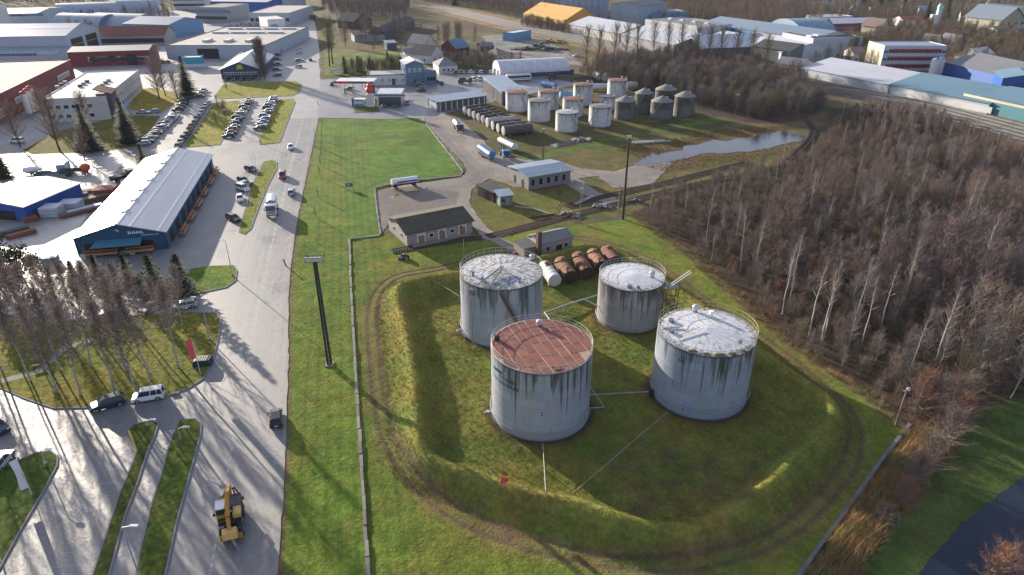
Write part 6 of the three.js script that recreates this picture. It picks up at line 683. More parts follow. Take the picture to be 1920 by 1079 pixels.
bld({ name: 'red_workshop', label: 'long dark red workshop with a white roof at the top right', cat: 'workshop', A: G(1560, 60), B: G(1656, 57), D: 26, h: 5.6, roof: 'gable', rise: 2.2, wall: mat([0.22, 0.03, 0.05], { rough: 0.7, tex: 'streak' }), roofM: W.whiteRoof, win: [{ f: 'front', n: 1, x0: 0.25, y: 2, w: 20, h: 1.2, m: W.slate }, { f: 'left', n: 1, y: 0, w: 14, h: 5, m: W.brownRoof, name: 'gable_panel' }] }); bld({ name: 'white_workshop', label: 'white low workshop behind the long dark red one', cat: 'workshop', A: G(1538, 44), B: G(1598, 42), D: 20, h: 4.5, roof: 'flat', wall: W.white, roofM: W.whiteRoof }); bld({ name: 'red_roof_house', label: 'white house block with a bright red roof at the top right', cat: 'house', A: G(1692, 50), B: G(1732, 50), D: 16, h: 4.5, roof: 'gable', rise: 2.4, wall: W.white, roofM: mat([0.32, 0.05, 0.05], { rough: 0.8 }) });
{ const [x, z] = G(1746, 54); const t = thing('grain_tower', 'tall white narrow tower with a green cap among far houses', 'tower', [x, 0, z], -0.15); t.scale.setScalar(0.42); part('shaft', box(10, 24, 9), W.white, t); part('shaft', box(6, 34, 9, 7, 0, -1), mat([0.35, 0.5, 0.52], { rough: 0.7 }), t, 'green-grey upper shaft of the tower'); part('cap', [box(7, 5, 7, 7, 34, -1), box(4, 3, 4, 6.5, 39, -1)], mat([0.3, 0.55, 0.55], { rough: 0.6 }), t); part('base', box(26, 6, 16, 2, 0, 6), W.greenGrey, t); }
house('tall white gable house with a steep dark roof behind the red-panelled office', [1748, 98], [1766, 97], 11, 3, 6.5, 'gableF', W.white, W.darkRoof); house('second steep-gabled house right of the tall white gable', [1786, 98], [1808, 96], 11, 3, 6.5, 'gableF', W.grey, W.greyRoof); house('small house with a pink-red roof behind the steep gables', [1784, 78], [1808, 76], 10, 4, 3, 'gable', W.plaster, mat([0.3, 0.08, 0.09], { rough: 0.8 })); house('cream house with a pale roof in the shrubs at the right', [1836, 126], [1866, 122], 14, 4.5, 4, 'gable', W.cream, W.pale); house('long low pale green roofed house near the right edge', [1870, 74], [1925, 72], 14, 5, 2.5, 'gable', W.white, W.greenGrey, 5); house('cream small house below the dark red workshop, left end', [1538, 64], [1558, 62], 14, 6, 4, 'gableF', W.cream, W.brownRoof); house('cream gabled house at the right end of the dark red workshop', [1648, 68], [1664, 66], 14, 6, 5, 'gableF', W.cream, W.brownRoof); house('low cottage at the right edge above the blue store', [1880, 158], [1925, 160], 14, 4.5, 3, 'gable', W.plaster, W.brownRoof); house('white small house by the statue-like white shed near the office', [1598, 118], [1620, 118], 12, 5, 2.5, 'gable', W.white, W.brownRoof);
const farHouses = [[1540, 14], [1462, 10], [1490, 18], [1575, 22], [1556, 16], [1630, 22], [1690, 24], [1722, 30], [1318, 10], [1664, 36], [1700, 12], [1800, 40], [1850, 14], [1606, 14], [1590, 30]];
farHouses.forEach(([px, py], k) => house(`${['pale', 'white', 'grey', 'brown-roofed', 'dark-roofed', 'red-roofed'][k % 6]} small far house among trees near the top edge, ${['first', 'second', 'third', 'fourth', 'fifth', 'sixth', 'seventh', 'eighth', 'ninth', 'tenth', 'eleventh', 'twelfth', 'thirteenth', 'fourteenth', 'fifteenth'][k]} listed from the left group`, [px, py], [px + 15, py + 0.5], 10, 4.5, 3.6, k % 2 ? 'gable' : 'gableF', [W.pale, W.white, W.grey, W.cream, W.plaster, W.white][k % 6], [W.greyRoof, W.blueRoof, W.darkRoof, W.brownRoof, W.darkRoof, W.redRoof][k % 6]));

// ------------------------------------------------------------------ the small tank farm
{
  const skins = [71, 72, 73].map((s, k) => new THREE.MeshStandardMaterial({ map: tankSkin(s, { w: 512, h: 256, len: 26, high: 6, base: [0.60, 0.61, 0.63], stains: 10 + 4 * k, wide: 0.7, rust: 6 }), roughness: 0.7, side: THREE.DoubleSide })), darkSkin = new THREE.MeshStandardMaterial({ map: tankSkin(75, { w: 512, h: 256, len: 26, high: 6, base: [0.085, 0.09, 0.085], band: [0.20, 0.215, 0.225], stains: 40, wide: 1.5, rust: 20, stain: [0.05, 0.045, 0.04] }), roughness: 0.85, side: THREE.DoubleSide });
  const rustRoof = mat([0.33, 0.15, 0.11], { rough: 0.9, tex: 'mottle' }), greyR = mat([0.28, 0.27, 0.25], { rough: 0.9, tex: 'mottle' }), whiteR = mat([0.6, 0.6, 0.6], { rough: 0.8, tex: 'mottle' });
  const F = [[1.77, -271.65, 4.28, 7.4, 0, rustRoof, 'white tank with a rust-red roof, leftmost of the small tank farm'], [10.03, -255.04, 4.14, 7.6, 1, greyR, 'white tank with a mossy grey roof, front left of the small farm'], [19.19, -240.07, 3.91, 6.6, 2, whiteR, 'white tank with a flaking white roof, nearest of the small farm'], [31.79, -247.71, 4.0, 7.0, 0, greyR, 'white tank with a grey-brown roof right of the nearest small tank'], [23.14, -262.43, 3.94, 6.6, 2, rustRoof, 'white tank with a rust-red roof in the middle of the small farm'], [28.75, -282.67, 3.89, 8.2, 1, rustRoof, 'tall stained tank with a dark red roof at the back of the small farm'], [44.1, -293.05, 4.02, 8.0, 0, rustRoof, 'white tank with a pinkish roof at the back right of the small farm'], [37.76, -275.09, 3.06, 5, 2, whiteR, 'small low white tank in the second row of the small farm'], [14.44, -275.21, 4.11, 7.0, 0, rustRoof, 'white tank with a rust-red roof behind the mossy-roofed one'],
    [42.46, -258.82, 3.77, 6.6, 3, greyR, 'dark grey cone-roofed tank with a slanting stair, leftmost dark one'], [51.0, -267.9, 3.5, 7.6, 3, greyR, 'dark grey cone-roofed tank behind the leftmost dark one'], [60.03, -271.46, 4.11, 8.4, 3, greyR, 'dark grey cone-roofed tank at the back of the dark group'], [56.26, -259.17, 4.11, 6.4, 3, greyR, 'dark tank with a pale lower band and stair, nearest of the dark group'], [65.69, -263.26, 3.94, 7.4, 3, greyR, 'dark-topped tank with a pale lower wall at the right end of the farm']];
  F.forEach(([x, z, R, h, s, rm, label], k) => {
    const t = thing('small_tank', label, 'storage tank', [x, 0, z]), m = s === 3 ? darkSkin : skins[s]; tankBody(t, R, h, m, 2, 36); const [g] = coneRoof(R + 0.06, h, s === 3 ? 2.0 : 0.4, rm, 36); part('roof', g, rm, t); part('rim', torus(R, 0.07, h, 0, 6.283, 36), M2.steel, t);
    if (s !== 3) guard(t, R - 0.1, h + 0.05, 0, Math.PI * 2, 12, 0.9, M2.steel); part('roof_vent', [cyl(0.25, 0.25, 0.7, R * 0.5, h, -R * 0.4, 10), cyl(0.4, 0.4, 0.4, R * 0.5, h + 0.7, -R * 0.4, 10)], M2.galv, t);
    const dir = k === 1 ? 0 : (k % 2 ? 1 : -1) * (s === 3 ? -1 : 1), y1 = h; part('stair', [beam([-dir * R * 0.2, y1, R + 0.2], [-dir * (R + 0.9), 0.2, R * 0.6], 0.09, 0.2), beam([-dir * R * 0.2, y1 + 0.9, R + 0.5], [-dir * (R + 0.9), 1.1, R * 0.9], 0.06, 0.06), bar([-dir * R * 0.75, 0, R * 0.75], [-dir * R * 0.75, y1 * 0.55, R * 0.75], 0.06)], M2.steel, t);
  });
}
// lying tanks in two rows by the farm, seen end-on
{
  const dk = mat([0.045, 0.045, 0.048], { rough: 0.85, tex: 'mottle' }), br = mat([0.12, 0.105, 0.10], { rough: 0.9, tex: 'streak' }), pale = mat([0.44, 0.44, 0.43], { rough: 0.8, tex: 'mottle', rep: [0.6, 0.6] });
  const lie = (name, label, px, py, L, r, a, m, cap, group) => { const [x, z] = G(px, py), t = thing(name, label, 'fuel tank', [x, 0.25, z], a, group), g = new THREE.CylinderGeometry(r, r, L, 22, 3, true).rotateX(Math.PI / 2).translate(0, r, -L / 2); part('shell', g, m, t); for (const [zz, s] of [[0, 1], [-L, -1]]) part('end_cap', new THREE.SphereGeometry(r, 18, 5, 0, 6.2832, 0, Math.PI / 2).scale(1, 0.14, 1).rotateX(s * Math.PI / 2).translate(0, r, zz), cap, t); part('cradle', box(1.6, 0.5, 0.6, 0, -0.3, -L * 0.2), M2.concrete, t); part('cradle', box(1.6, 0.5, 0.6, 0, -0.3, -L * 0.8), M2.concrete, t); part('manhole', cyl(0.4, 0.4, 0.3, 0, 2 * r - 0.05, -L * 0.5, 12), M2.steel, t); for (const q of [0.3, 0.6]) part('hoop', torusZ(r + 0.01, 0.03, r, -L * q), M2.steel, t); return t; };
  const ord = ['farthest', 'second farthest', 'third farthest', 'third nearest', 'second nearest', 'nearest'];
  for (let k = 0; k < 6; k++) lie('lying_tank', `dark lying tank with a pale round end, ${ord[k]} of six in the far row`, 872 + k * 8.6, 217 + k * 4.3, 9, 1.6, -0.95, dk, pale);
  for (let k = 0; k < 4; k++) lie('lying_tank', `${k ? 'brown-grey' : 'pale grey'} lying tank, ${['farthest', 'second', 'third', 'nearest'][k]} of four in the near row`, 914 + k * 10, 241 + k * 5, 10.5, 1.65, -1.15, k ? br : pale, pale);
  const wt = mat([0.66, 0.66, 0.66], { rough: 0.6, tex: 'mottle' });
  lie('lying_tank', 'long white lying tank behind the small tank farm', 1102, 170, 13, 1.4, -1.5, wt, wt); lie('lying_tank', 'short grey lying tank right of the pinkish-roofed tank', 1174, 168, 5, 1.5, -1.3, pale, pale); lie('lying_tank', 'grey lying tank at the wood edge, left one', 1124, 152, 7, 1.6, 0.2, pale, pale); lie('lying_tank', 'grey lying tank at the wood edge, right one', 1133, 154, 7, 1.6, -0.3, pale, pale); lie('lying_tank', 'small pale lying tank in front of the wood edge pair', 1141, 157, 5, 0.9, -1.2, wt, wt); lie('lying_tank', 'blue lying tank between the rust roofs of the small farm', 1050, 186, 6, 1.5, -1.5, W.skyblue, W.skyblue); lie('lying_tank', 'white lying tank beside the blue one in the small farm', 1063, 185, 5, 1.5, -1.5, wt, wt); lie('lying_tank', 'blue lying tank in the wet yard before the arched hangar', 1018, 164, 8, 1.4, -2.4, mat([0.03, 0.16, 0.40], { rough: 0.5 }), W.skyblue);
}

// ------------------------------------------------------------------ vehicles
const V2 = { tyre: mat([0.018, 0.018, 0.018], { rough: 0.9 }), rim: mat([0.42, 0.43, 0.44], { rough: 0.4, metal: 0.7 }), head: mat([0.75, 0.75, 0.72], { rough: 0.15 }), tail: mat([0.35, 0.01, 0.01], { rough: 0.25 }), plate: mat([0.7, 0.7, 0.7], {}), under: mat([0.02, 0.02, 0.02], { rough: 0.9 }) };
const paints = {}; const PAL = { silver: [0.46, 0.47, 0.48], white: [0.74, 0.74, 0.74], black: [0.012, 0.013, 0.015], 'dark grey': [0.06, 0.065, 0.07], grey: [0.2, 0.21, 0.22], blue: [0.03, 0.08, 0.22], 'dark blue': [0.012, 0.03, 0.07], red: [0.30, 0.02, 0.02], 'dark green': [0.015, 0.06, 0.055], beige: [0.36, 0.31, 0.24], 'light blue': [0.25, 0.36, 0.46] };
const paint = (c) => (paints[c] ??= new THREE.MeshPhysicalMaterial({ color: col(...PAL[c]), roughness: 0.32, metalness: 0.15, clearcoat: 0.7, clearcoatRoughness: 0.08 }));
const TYPES = { // length, width, bonnet height, roof height, then x of: bonnet end, roof front, roof back, tail glass foot (from the nose, in metres)
  sedan: [4.6, 1.78, 0.86, 1.42, 1.25, 1.95, 3.3, 4.0], hatch: [4.1, 1.74, 0.9, 1.47, 1.05, 1.75, 3.55, 4.0], estate: [4.65, 1.78, 0.88, 1.47, 1.2, 1.9, 4.1, 4.55], suv: [4.6, 1.86, 1.02, 1.68, 1.15, 1.8, 4.05, 4.5], van: [4.4, 1.82, 1.0, 1.82, 0.85, 1.45, 4.15, 4.36],
};
const wheelGeo = new THREE.CylinderGeometry(0.32, 0.32, 0.21, 16).rotateX(Math.PI / 2), rimGeo = new THREE.CylinderGeometry(0.2, 0.2, 0.225, 10).rotateX(Math.PI / 2), carGeo = {};
function carShapes(type) {
  if (carGeo[type]) return carGeo[type]; const [L, w, hb, hr, b0, r0, r1, t1] = TYPES[type], h = L / 2, X = (v) => h - v, tail = type === 'sedan' ? hb - 0.02 : hb;
  const arch = (c) => { const o = []; for (let k = 0; k <= 6; k++) { const a = Math.PI * k / 6; o.push([c - Math.cos(a) * 0.37, 0.28 + Math.sin(a) * 0.36]); } return o; };
  const side = [[-h, 0.35], [-h + 0.05, 0.25], ...arch(X(L - 0.85)), ...arch(X(0.82)), [h - 0.06, 0.22], [h, 0.38], [h - 0.03, 0.62], [h - 0.22, hb - 0.16], [X(b0), hb], [X(t1), tail + 0.02], [-h + 0.05, tail - 0.05], [-h, 0.6]];
  const body = prism(side, w, 0.07), y0 = hb - 0.02, gl = [[X(b0 - 0.02), X(t1 + 0.02)], [X(r0), X(r1)]], a = w / 2 - 0.1, b = w / 2 - 0.27;
  const glass = hexa([[gl[0][1], y0, a], [gl[0][0], y0, a], [gl[0][0], y0, -a], [gl[0][1], y0, -a], [gl[1][1], hr - 0.05, b], [gl[1][0], hr - 0.05, b], [gl[1][0], hr - 0.05, -b], [gl[1][1], hr - 0.05, -b]]);
  const roof = hexa([[gl[1][1] - 0.1, hr - 0.09, b + 0.03], [gl[1][0] + 0.1, hr - 0.09, b + 0.03], [gl[1][0] + 0.1, hr - 0.09, -b - 0.03], [gl[1][1] - 0.1, hr - 0.09, -b - 0.03], [gl[1][1] + 0.05, hr, b - 0.06], [gl[1][0] - 0.12, hr, b - 0.06], [gl[1][0] - 0.12, hr, -b + 0.06], [gl[1][1] + 0.05, hr, -b + 0.06]]);
  const mid = (gl[0][0] + gl[0][1]) / 2, midT = (gl[1][0] + gl[1][1]) / 2, pil = []; for (const s of [-1, 1]) { pil.push(beam([gl[0][0] + 0.02, y0, s * a], [gl[1][0] + 0.04, hr - 0.06, s * b], 0.08, 0.08), beam([gl[0][1], y0, s * a], [gl[1][1], hr - 0.06, s * b], 0.1, 0.16), beam([mid, y0, s * (a + 0.01)], [midT, hr - 0.06, s * (b + 0.01)], 0.05, 0.1)); if (type === 'van') pil.push(beam([-1.4, y0, s * (a + 0.01)], [-1.4, hr - 0.06, s * (b + 0.01)], 0.05, 0.3)); }
  const lamps = [-1, 1].map((s) => box(0.1, 0.16, 0.38, h - 0.1, 0.58, s * (w / 2 - 0.28))), tails = [-1, 1].map((s) => box(0.08, 0.24, 0.26, -h + 0.02, 0.68, s * (w / 2 - 0.2))), mir = [-1, 1].map((s) => box(0.14, 0.13, 0.2, X(b0 + 0.25), hb + 0.02, s * (w / 2 + 0.08)));
  return (carGeo[type] = { L, w, body: merge(body), glass: merge(glass), roof: merge(roof), pil: merge(pil), lamps: lamps.map(merge), tails: tails.map(merge), mir: mir.map(merge), plate: merge(box(0.03, 0.11, 0.5, -h - 0.01, 0.5, 0)) });
}
const carProto = {};
function car(type, color, [x, z], turn, label, group, y = 0.06) {
  const key = type + color; if (!carProto[key]) {
    const S = carShapes(type), p = proto('car', type === 'van' ? 'van' : 'car'), m = paint(color); part('body', S.body, m, p); part('windows', S.glass, W.glass, p); part('roof', [S.roof], m, p); part('pillars', S.pil, m, p); S.lamps.forEach((g) => part('headlight', g, V2.head, p)); S.tails.forEach((g) => part('tail_light', g, V2.tail, p)); S.mir.forEach((g) => part('mirror', g, m, p)); part('number_plate', S.plate, V2.plate, p);
    for (const [wx, s] of [[S.L / 2 - 0.82, 1], [S.L / 2 - 0.82, -1], [-S.L / 2 + 0.85, 1], [-S.L / 2 + 0.85, -1]]) { const g = part('wheel', wheelGeo, V2.tyre, p); g.position.set(wx, 0.32, s * (S.w / 2 - 0.13)); const r = shadow(new THREE.Mesh(rimGeo, V2.rim)); r.name = 'rim'; r.position.z = s * 0.008; g.add(r); }
    carProto[key] = p;
  }
  return copyOf(carProto[key], [x, y, z], turn, label, group);
}
const heading = (a, b) => Math.atan2(-(b[1] - a[1]), b[0] - a[0]); // turn that points +x from a to b
const toward = (px, py, qx, qy) => heading(G(px, py), G(qx, qy));
const ORD = ['first', 'second', 'third', 'fourth', 'fifth', 'sixth', 'seventh', 'eighth', 'ninth', 'tenth', 'eleventh', 'twelfth', 'thirteenth', 'fourteenth', 'fifteenth', 'sixteenth'];
function row(where, p0, p1, n, seed, along, colors) { // a line of parked cars counted from the near end
  const r = rng(seed), A = G(...p0), B = G(...p1), t = heading(A, B), kinds = ['sedan', 'hatch', 'estate', 'suv', 'hatch', 'sedan'];
  for (let k = 0; k < n; k++) { const u = n > 1 ? k / (n - 1) : 0.5, c = colors[Math.floor(r() * colors.length)]; car(kinds[Math.floor(r() * 6)], c, [mix(A[0], B[0], u) + (r() - 0.5) * 0.4, mix(A[1], B[1], u)], t + (along ? 0 : Math.PI / 2) + (r() < 0.3 ? Math.PI : 0) + (r() - 0.5) * 0.06, `${c} car, ${ORD[k]} from near in ${where}`, 'parked cars'); }
}
const mixC = ['silver', 'silver', 'dark grey', 'grey', 'light blue', 'dark blue', 'black', 'white', 'dark green'];
row('the long left-hand parking row', [270, 272], [326, 219], 15, 101, false, ['silver', 'white', 'grey', 'silver', 'dark grey', 'light blue']); row('the short row by the tree lawn', [333, 209], [350, 187], 5, 102, false, ['dark grey', 'silver', 'black', 'dark blue']); row('the three-car row by the spruce', [374, 183], [380, 172], 3, 103, false, mixC); row('the line along the shrub lawn', [333, 277], [390, 196], 13, 104, true, ['silver', 'light blue', 'grey', 'dark grey', 'dark green']); row('the row right of the shrub lawn', [427, 258], [466, 190], 14, 105, false, ['dark blue', 'silver', 'black', 'dark grey', 'dark green', 'dark blue', 'beige']); row('the row nearest the main road', [488, 243], [511, 188], 12, 106, false, ['silver', 'dark grey', 'white', 'light blue', 'silver', 'grey']);
row('the gabled shop row', [424, 151], [484, 150], 5, 107, false, ['black', 'dark grey', 'dark blue']); row('the bay row under the poplar', [519, 143], [521, 97], 6, 108, false, ['silver', 'dark green', 'dark grey', 'light blue', 'black']); row('the row by the white gatehouse', [526, 86], [534, 76], 3, 109, false, ['silver', 'dark grey']); row('the pair on the dirt island', [560, 100], [561, 94], 2, 110, false, ['white', 'dark blue']); row('the two-car roadside bay', [560, 127], [562, 115], 2, 111, false, ['silver', 'beige']); row('the hipped-roof house row', [846, 138], [920, 137], 9, 112, false, ['dark green', 'silver', 'dark grey', 'white', 'red', 'light blue']); row('the blue house row', [789, 172], [787, 161], 4, 113, false, ['silver', 'light blue', 'dark grey']);
const single1 = (type, c, px, py, qx, qy, label) => car(type, c, G(px, py), toward(px, py, qx, qy), label);
single1('suv', 'dark blue', 203, 763, 172, 772, 'dark blue-grey SUV parked at the birch lawn kerb behind the white van'); single1('van', 'white', 279, 749, 249, 754, 'white small van parked at the birch lawn kerb'); single1('hatch', 'black', 518, 790, 517, 772, 'black car driving away along the right edge of the road'); single1('estate', 'silver', 345, 578, 322, 582, 'silver car nearest the road, parked behind the birch lawn'); single1('estate', 'dark grey', 286, 581, 268, 590, 'dark grey car parked behind the birch lawn, second from the road'); single1('hatch', 'white', 208, 590, 192, 594, 'white car parked behind the birch trunks, third from the road'); single1('sedan', 'silver', 80, 592, 62, 595, 'silver car parked behind the birches at the left edge'); single1('hatch', 'white', 25, 590, 8, 592, 'white car half hidden behind the leftmost birches'); single1('hatch', 'dark blue', -3, 806, 8, 815, 'dark car cut by the left edge beside the birch lawn'); single1('sedan', 'silver', 2, 873, 12, 860, 'silver car cut by the left edge above the corner lawn');
single1('hatch', 'white', 545, 279, 544, 285, 'white car on the road beside the far end of the lawn strip'); single1('van', 'red', 530, 333, 529, 339, 'red van coming down the road'); single1('hatch', 'light blue', 547, 364, 549, 355, 'pale blue car on the road ahead of the white truck'); single1('sedan', 'black', 582, 114, 583, 106, 'dark car on the far road opposite the filling station lawn'); single1('estate', 'dark blue', 471, 321, 484, 325, 'dark blue estate parked at the top of the long traffic island'); single1('hatch', 'black', 456, 342, 468, 347, 'black car at the top of the cluster beside the flagpoles'); single1('suv', 'light blue', 460, 350, 472, 346, 'pale blue car in the cluster beside the flagpoles'); single1('van', 'white', 455, 357, 468, 361, 'white van in the cluster beside the flagpoles'); single1('hatch', 'white', 450, 376, 450, 383, 'white car parked alone below the cluster by the flagpoles'); single1('estate', 'black', 438, 413, 452, 419, 'black estate car parked at the near end of the traffic island'); single1('sedan', 'silver', 266, 213, 256, 213, 'silver car on the path by the office lawn, left of two'); single1('estate', 'light blue', 288, 212, 278, 213, 'pale blue car on the path by the office lawn, right of two'); single1('sedan', 'black', 622, 160, 622, 150, 'black car on the station forecourt near the road'); single1('hatch', 'dark grey', 656, 169, 648, 169, 'dark car refuelling under the canopy'); single1('hatch', 'black', 828, 158, 828, 150, 'black car standing alone right of the blue annex'); single1('hatch', 'red', 818, 156, 824, 155, 'red car at the corner of the blue annex'); single1('suv', 'dark grey', 720, 200, 720, 206, 'dark car in the left bay of the car wash'); single1('suv', 'dark green', 741, 200, 741, 206, 'dark car in the right bay of the car wash'); single1('hatch', 'black', 763, 196, 763, 202, 'black car in the open wash place right of the car wash'); single1('van', 'white', 32, 268, 22, 268, 'white van behind the brown tree at the left edge');
single1('van', 'white', 886, 151, 880, 149, 'white van in the wet yard by the hangar, left one'); single1('van', 'white', 897, 150, 890, 148, 'white van in the wet yard by the hangar, right one'); single1('sedan', 'white', 1080, 106, 1070, 107, 'white car at the scrap yard entrance'); row('the far bend row', [553, 34], [566, 26], 3, 114, false, mixC);
// lorries and tank trailers (forward is +x)
const wheels = (t, xs, w, r = 0.5) => { for (const x of xs) for (const s of [-1, 1]) { const g = part('wheel', new THREE.CylinderGeometry(r, r, 0.3, 16).rotateX(Math.PI / 2), V2.tyre, t); g.position.set(x, r, s * (w / 2 - 0.15)); const k = shadow(new THREE.Mesh(new THREE.CylinderGeometry(r * 0.55, r * 0.55, 0.32, 10).rotateX(Math.PI / 2), V2.rim)); k.name = 'rim'; k.position.z = s * 0.01; g.add(k); } };
function cab(t, x, m, w = 2.45, h = 2.7) { part('cab', [prism([[x - 1, 0.6], [x + 1.05, 0.6], [x + 1.1, 1.5], [x + 0.85, h + 0.3], [x - 1, h + 0.3]], w, 0.08)], m, t); part('windscreen', hexa([[x + 1.0, 1.62, w / 2 - 0.15], [x + 1.14, 1.62, w / 2 - 0.15], [x + 1.14, 1.62, -w / 2 + 0.15], [x + 1.0, 1.62, -w / 2 + 0.15], [x + 0.75, h + 0.02, w / 2 - 0.2], [x + 0.94, h + 0.02, w / 2 - 0.2], [x + 0.94, h + 0.02, -w / 2 + 0.2], [x + 0.75, h + 0.02, -w / 2 + 0.2]]), W.glass, t); for (const s of [-1, 1]) { part('side_window', box(0.8, 0.75, 0.05, x + 0.25, 1.75, s * (w / 2 + 0.0)), W.glass, t); part('mirror', box(0.12, 0.5, 0.2, x + 0.95, 1.8, s * (w / 2 + 0.22)), V2.under, t); part('headlight', box(0.08, 0.22, 0.4, x + 1.08, 0.75, s * (w / 2 - 0.4)), V2.head, t); } part('grille', [box(0.06, 0.12, w - 0.7, x + 1.11, 1.3, 0), box(0.06, 0.12, w - 0.7, x + 1.11, 1.08, 0), box(0.1, 0.2, w - 0.1, x + 1.1, 0.45, 0)], V2.under, t); }
const tankShape = (L, rx, ry, x, y) => new THREE.CylinderGeometry(1, 1, L, 26, 1).rotateZ(Math.PI / 2).scale(1, ry, rx).translate(x, y, 0);
function lorry(name, label, px, py, turn, build, cat = 'truck') { const [x, z] = G(px, py), t = thing(name, label, cat, [x, 0.06, z], turn); build(t); return t; }
const wp = paint('white');
lorry('box_truck', 'white truck with roof lamps driving towards the camera on the road', 511, 398, toward(513, 380, 508, 415), (t) => { part('chassis', box(7.6, 0.3, 0.9, -0.3, 0.6, 0), V2.under, t); cab(t, 2.8, wp, 2.5, 2.75); part('cargo_body', [new THREE.CylinderGeometry(1.25, 1.25, 5.4, 24).rotateZ(Math.PI / 2).scale(1, 1, 1).translate(-1.2, 2.35, 0), box(5.4, 0.5, 2.4, -1.2, 0.95, 0)], wp, t); part('roof_rack', [box(0.3, 0.25, 2.2, 2.0, 3.0, 0), box(0.7, 0.35, 2.3, 1.5, 2.9, 0)], V2.under, t); for (let k = 0; k < 4; k++) part('roof_lamp', box(0.14, 0.22, 0.26, 2.2, 3.05, -0.8 + k * 0.53), V2.head, t); wheels(t, [2.9, -1.6, -2.8], 2.5); });
lorry('box_truck', 'dark red lorry far up the road at the bend', 588, 37, 1.25, (t) => { part('chassis', box(8, 0.3, 0.9, 0, 0.6, 0), V2.under, t); cab(t, 3.2, wp); part('cargo_body', box(6.2, 3, 2.5, -1, 0.95, 0), mat([0.22, 0.03, 0.035], { rough: 0.5 }), t); wheels(t, [3.2, -2.6], 2.5); });
lorry('tank_truck', 'silver tank truck standing on the gravel', 859, 243, toward(852, 233, 864, 248), (t) => { part('chassis', box(8, 0.3, 0.9, 0, 0.6, 0), V2.under, t); cab(t, 3.2, paint('dark grey'), 2.4, 2.4); part('tank', tankShape(5.6, 1.2, 0.95, -1, 1.95), M2.galv, t); part('walkway', box(5.4, 0.16, 0.7, -1, 2.86, 0), V2.under, t); wheels(t, [3.1, -1.8, -3], 2.4); });
const trailerTank = (m, stripes) => (t) => { part('tank', tankShape(9.6, 1.2, 1.0, 0, 2.15), m, t); part('walkway', [box(9, 0.12, 0.6, 0, 3.1, 0)], V2.under, t); for (const x of [-3, -1, 1, 3]) part('manhole', cyl(0.25, 0.25, 0.16, x, 3.12, 0, 10), M2.steel, t); part('chassis', box(9.4, 0.3, 1, 0, 0.85, 0), V2.under, t); part('landing_leg', box(0.2, 0.9, 1.4, 3.4, 0.05, 0), M2.steel, t); wheels(t, [-1.2, -2.5, -3.8], 2.4); stripes?.(t); };
lorry('tank_trailer', 'bright blue tank semi-trailer on the muddy ground', 912, 296, toward(897, 280, 925, 300), trailerTank(mat([0.02, 0.19, 0.48], { rough: 0.4 })), 'trailer'); lorry('tank_trailer', 'white tank semi-trailer standing behind the blue one', 952, 281, toward(936, 268, 972, 286), trailerTank(wp), 'trailer');
lorry('truck_chassis', 'blue truck cab and bare chassis between the two tank trailers', 946, 293, toward(936, 282, 952, 298), (t) => { part('chassis', box(6.4, 0.35, 0.9, 0, 0.6, 0), V2.under, t); cab(t, 2.2, mat([0.02, 0.15, 0.36], { rough: 0.45 }), 2.3, 2.2); wheels(t, [2.2, -1.6, -2.7], 2.3); });
lorry('tank_trailer', 'white four-wheel tank trailer with orange and blue stripe by the green field', 759, 352, toward(740, 355, 783, 349), (t) => { part('tank', tankShape(7.2, 1.05, 0.85, 0, 1.95), wp, t); for (const s of [-1, 1]) { part('stripe', box(5.6, 0.34, 0.03, 0.6, 1.85, s * 1.05), mat([0.02, 0.05, 0.25], { rough: 0.5 }), t, 'dark blue stripe'); part('stripe', box(3.0, 0.22, 0.03, -1.4, 1.62, s * 1.04), mat([0.75, 0.22, 0.03], { rough: 0.5 }), t, 'orange stripe'); } part('chassis', box(6.6, 0.25, 1, 0, 0.85, 0), V2.under, t); wheels(t, [-2.6, 2.6], 2.1, 0.48); part('drawbar', bar([3.4, 0.8, 0], [5, 0.6, 0], 0.07), V2.under, t); }, 'trailer');
lorry('bus', 'white bus parked in front of the arched hangar', 972, 152, toward(955, 153, 990, 151), (t) => { part('body', prism([[-6, 0.5], [6, 0.5], [6.1, 2], [5.9, 3.2], [-5.9, 3.2], [-6.1, 2]], 2.5, 0.1), wp, t); for (const s of [-1, 1]) part('windows', box(10.8, 0.9, 0.05, 0, 1.7, s * 1.26), W.glass, t); part('stripe', box(11.6, 0.3, 0.04, 0, 1.2, 1.26), W.skyblue, t); wheels(t, [3.8, -3.6], 2.4); }, 'bus');
lorry('tractor', 'mud-green army lorry in the wet yard by the blue annex', 872, 157, 0.2, (t) => { part('chassis', box(7, 0.4, 1, 0, 0.7, 0), V2.under, t); cab(t, 2.2, mat([0.13, 0.13, 0.07], { rough: 0.8 }), 2.4, 2.2); part('bed', [box(4.4, 0.9, 2.4, -1.4, 1, 0), box(3, 1, 1.6, -1.4, 1.9, 0)], mat([0.16, 0.14, 0.09], { rough: 0.9, tex: 'mottle' }), t); wheels(t, [2.2, -1.4, -2.6], 2.4, 0.55); }); lorry('tractor', 'dark red old tractor standing by the hangar front', 1036, 150, 0.4, (t) => { part('bonnet', box(2.4, 1, 1, 1.2, 1, 0), M2.rust, t); part('cab', [box(1.5, 1.9, 1.5, -0.6, 1, 0)], M2.rust, t); part('window', box(1.2, 0.8, 1.54, -0.6, 1.9, 0), W.glass, t); wheels(t, [1.7], 1.8, 0.45); wheels(t, [-0.9], 2, 0.8); }, 'tractor');
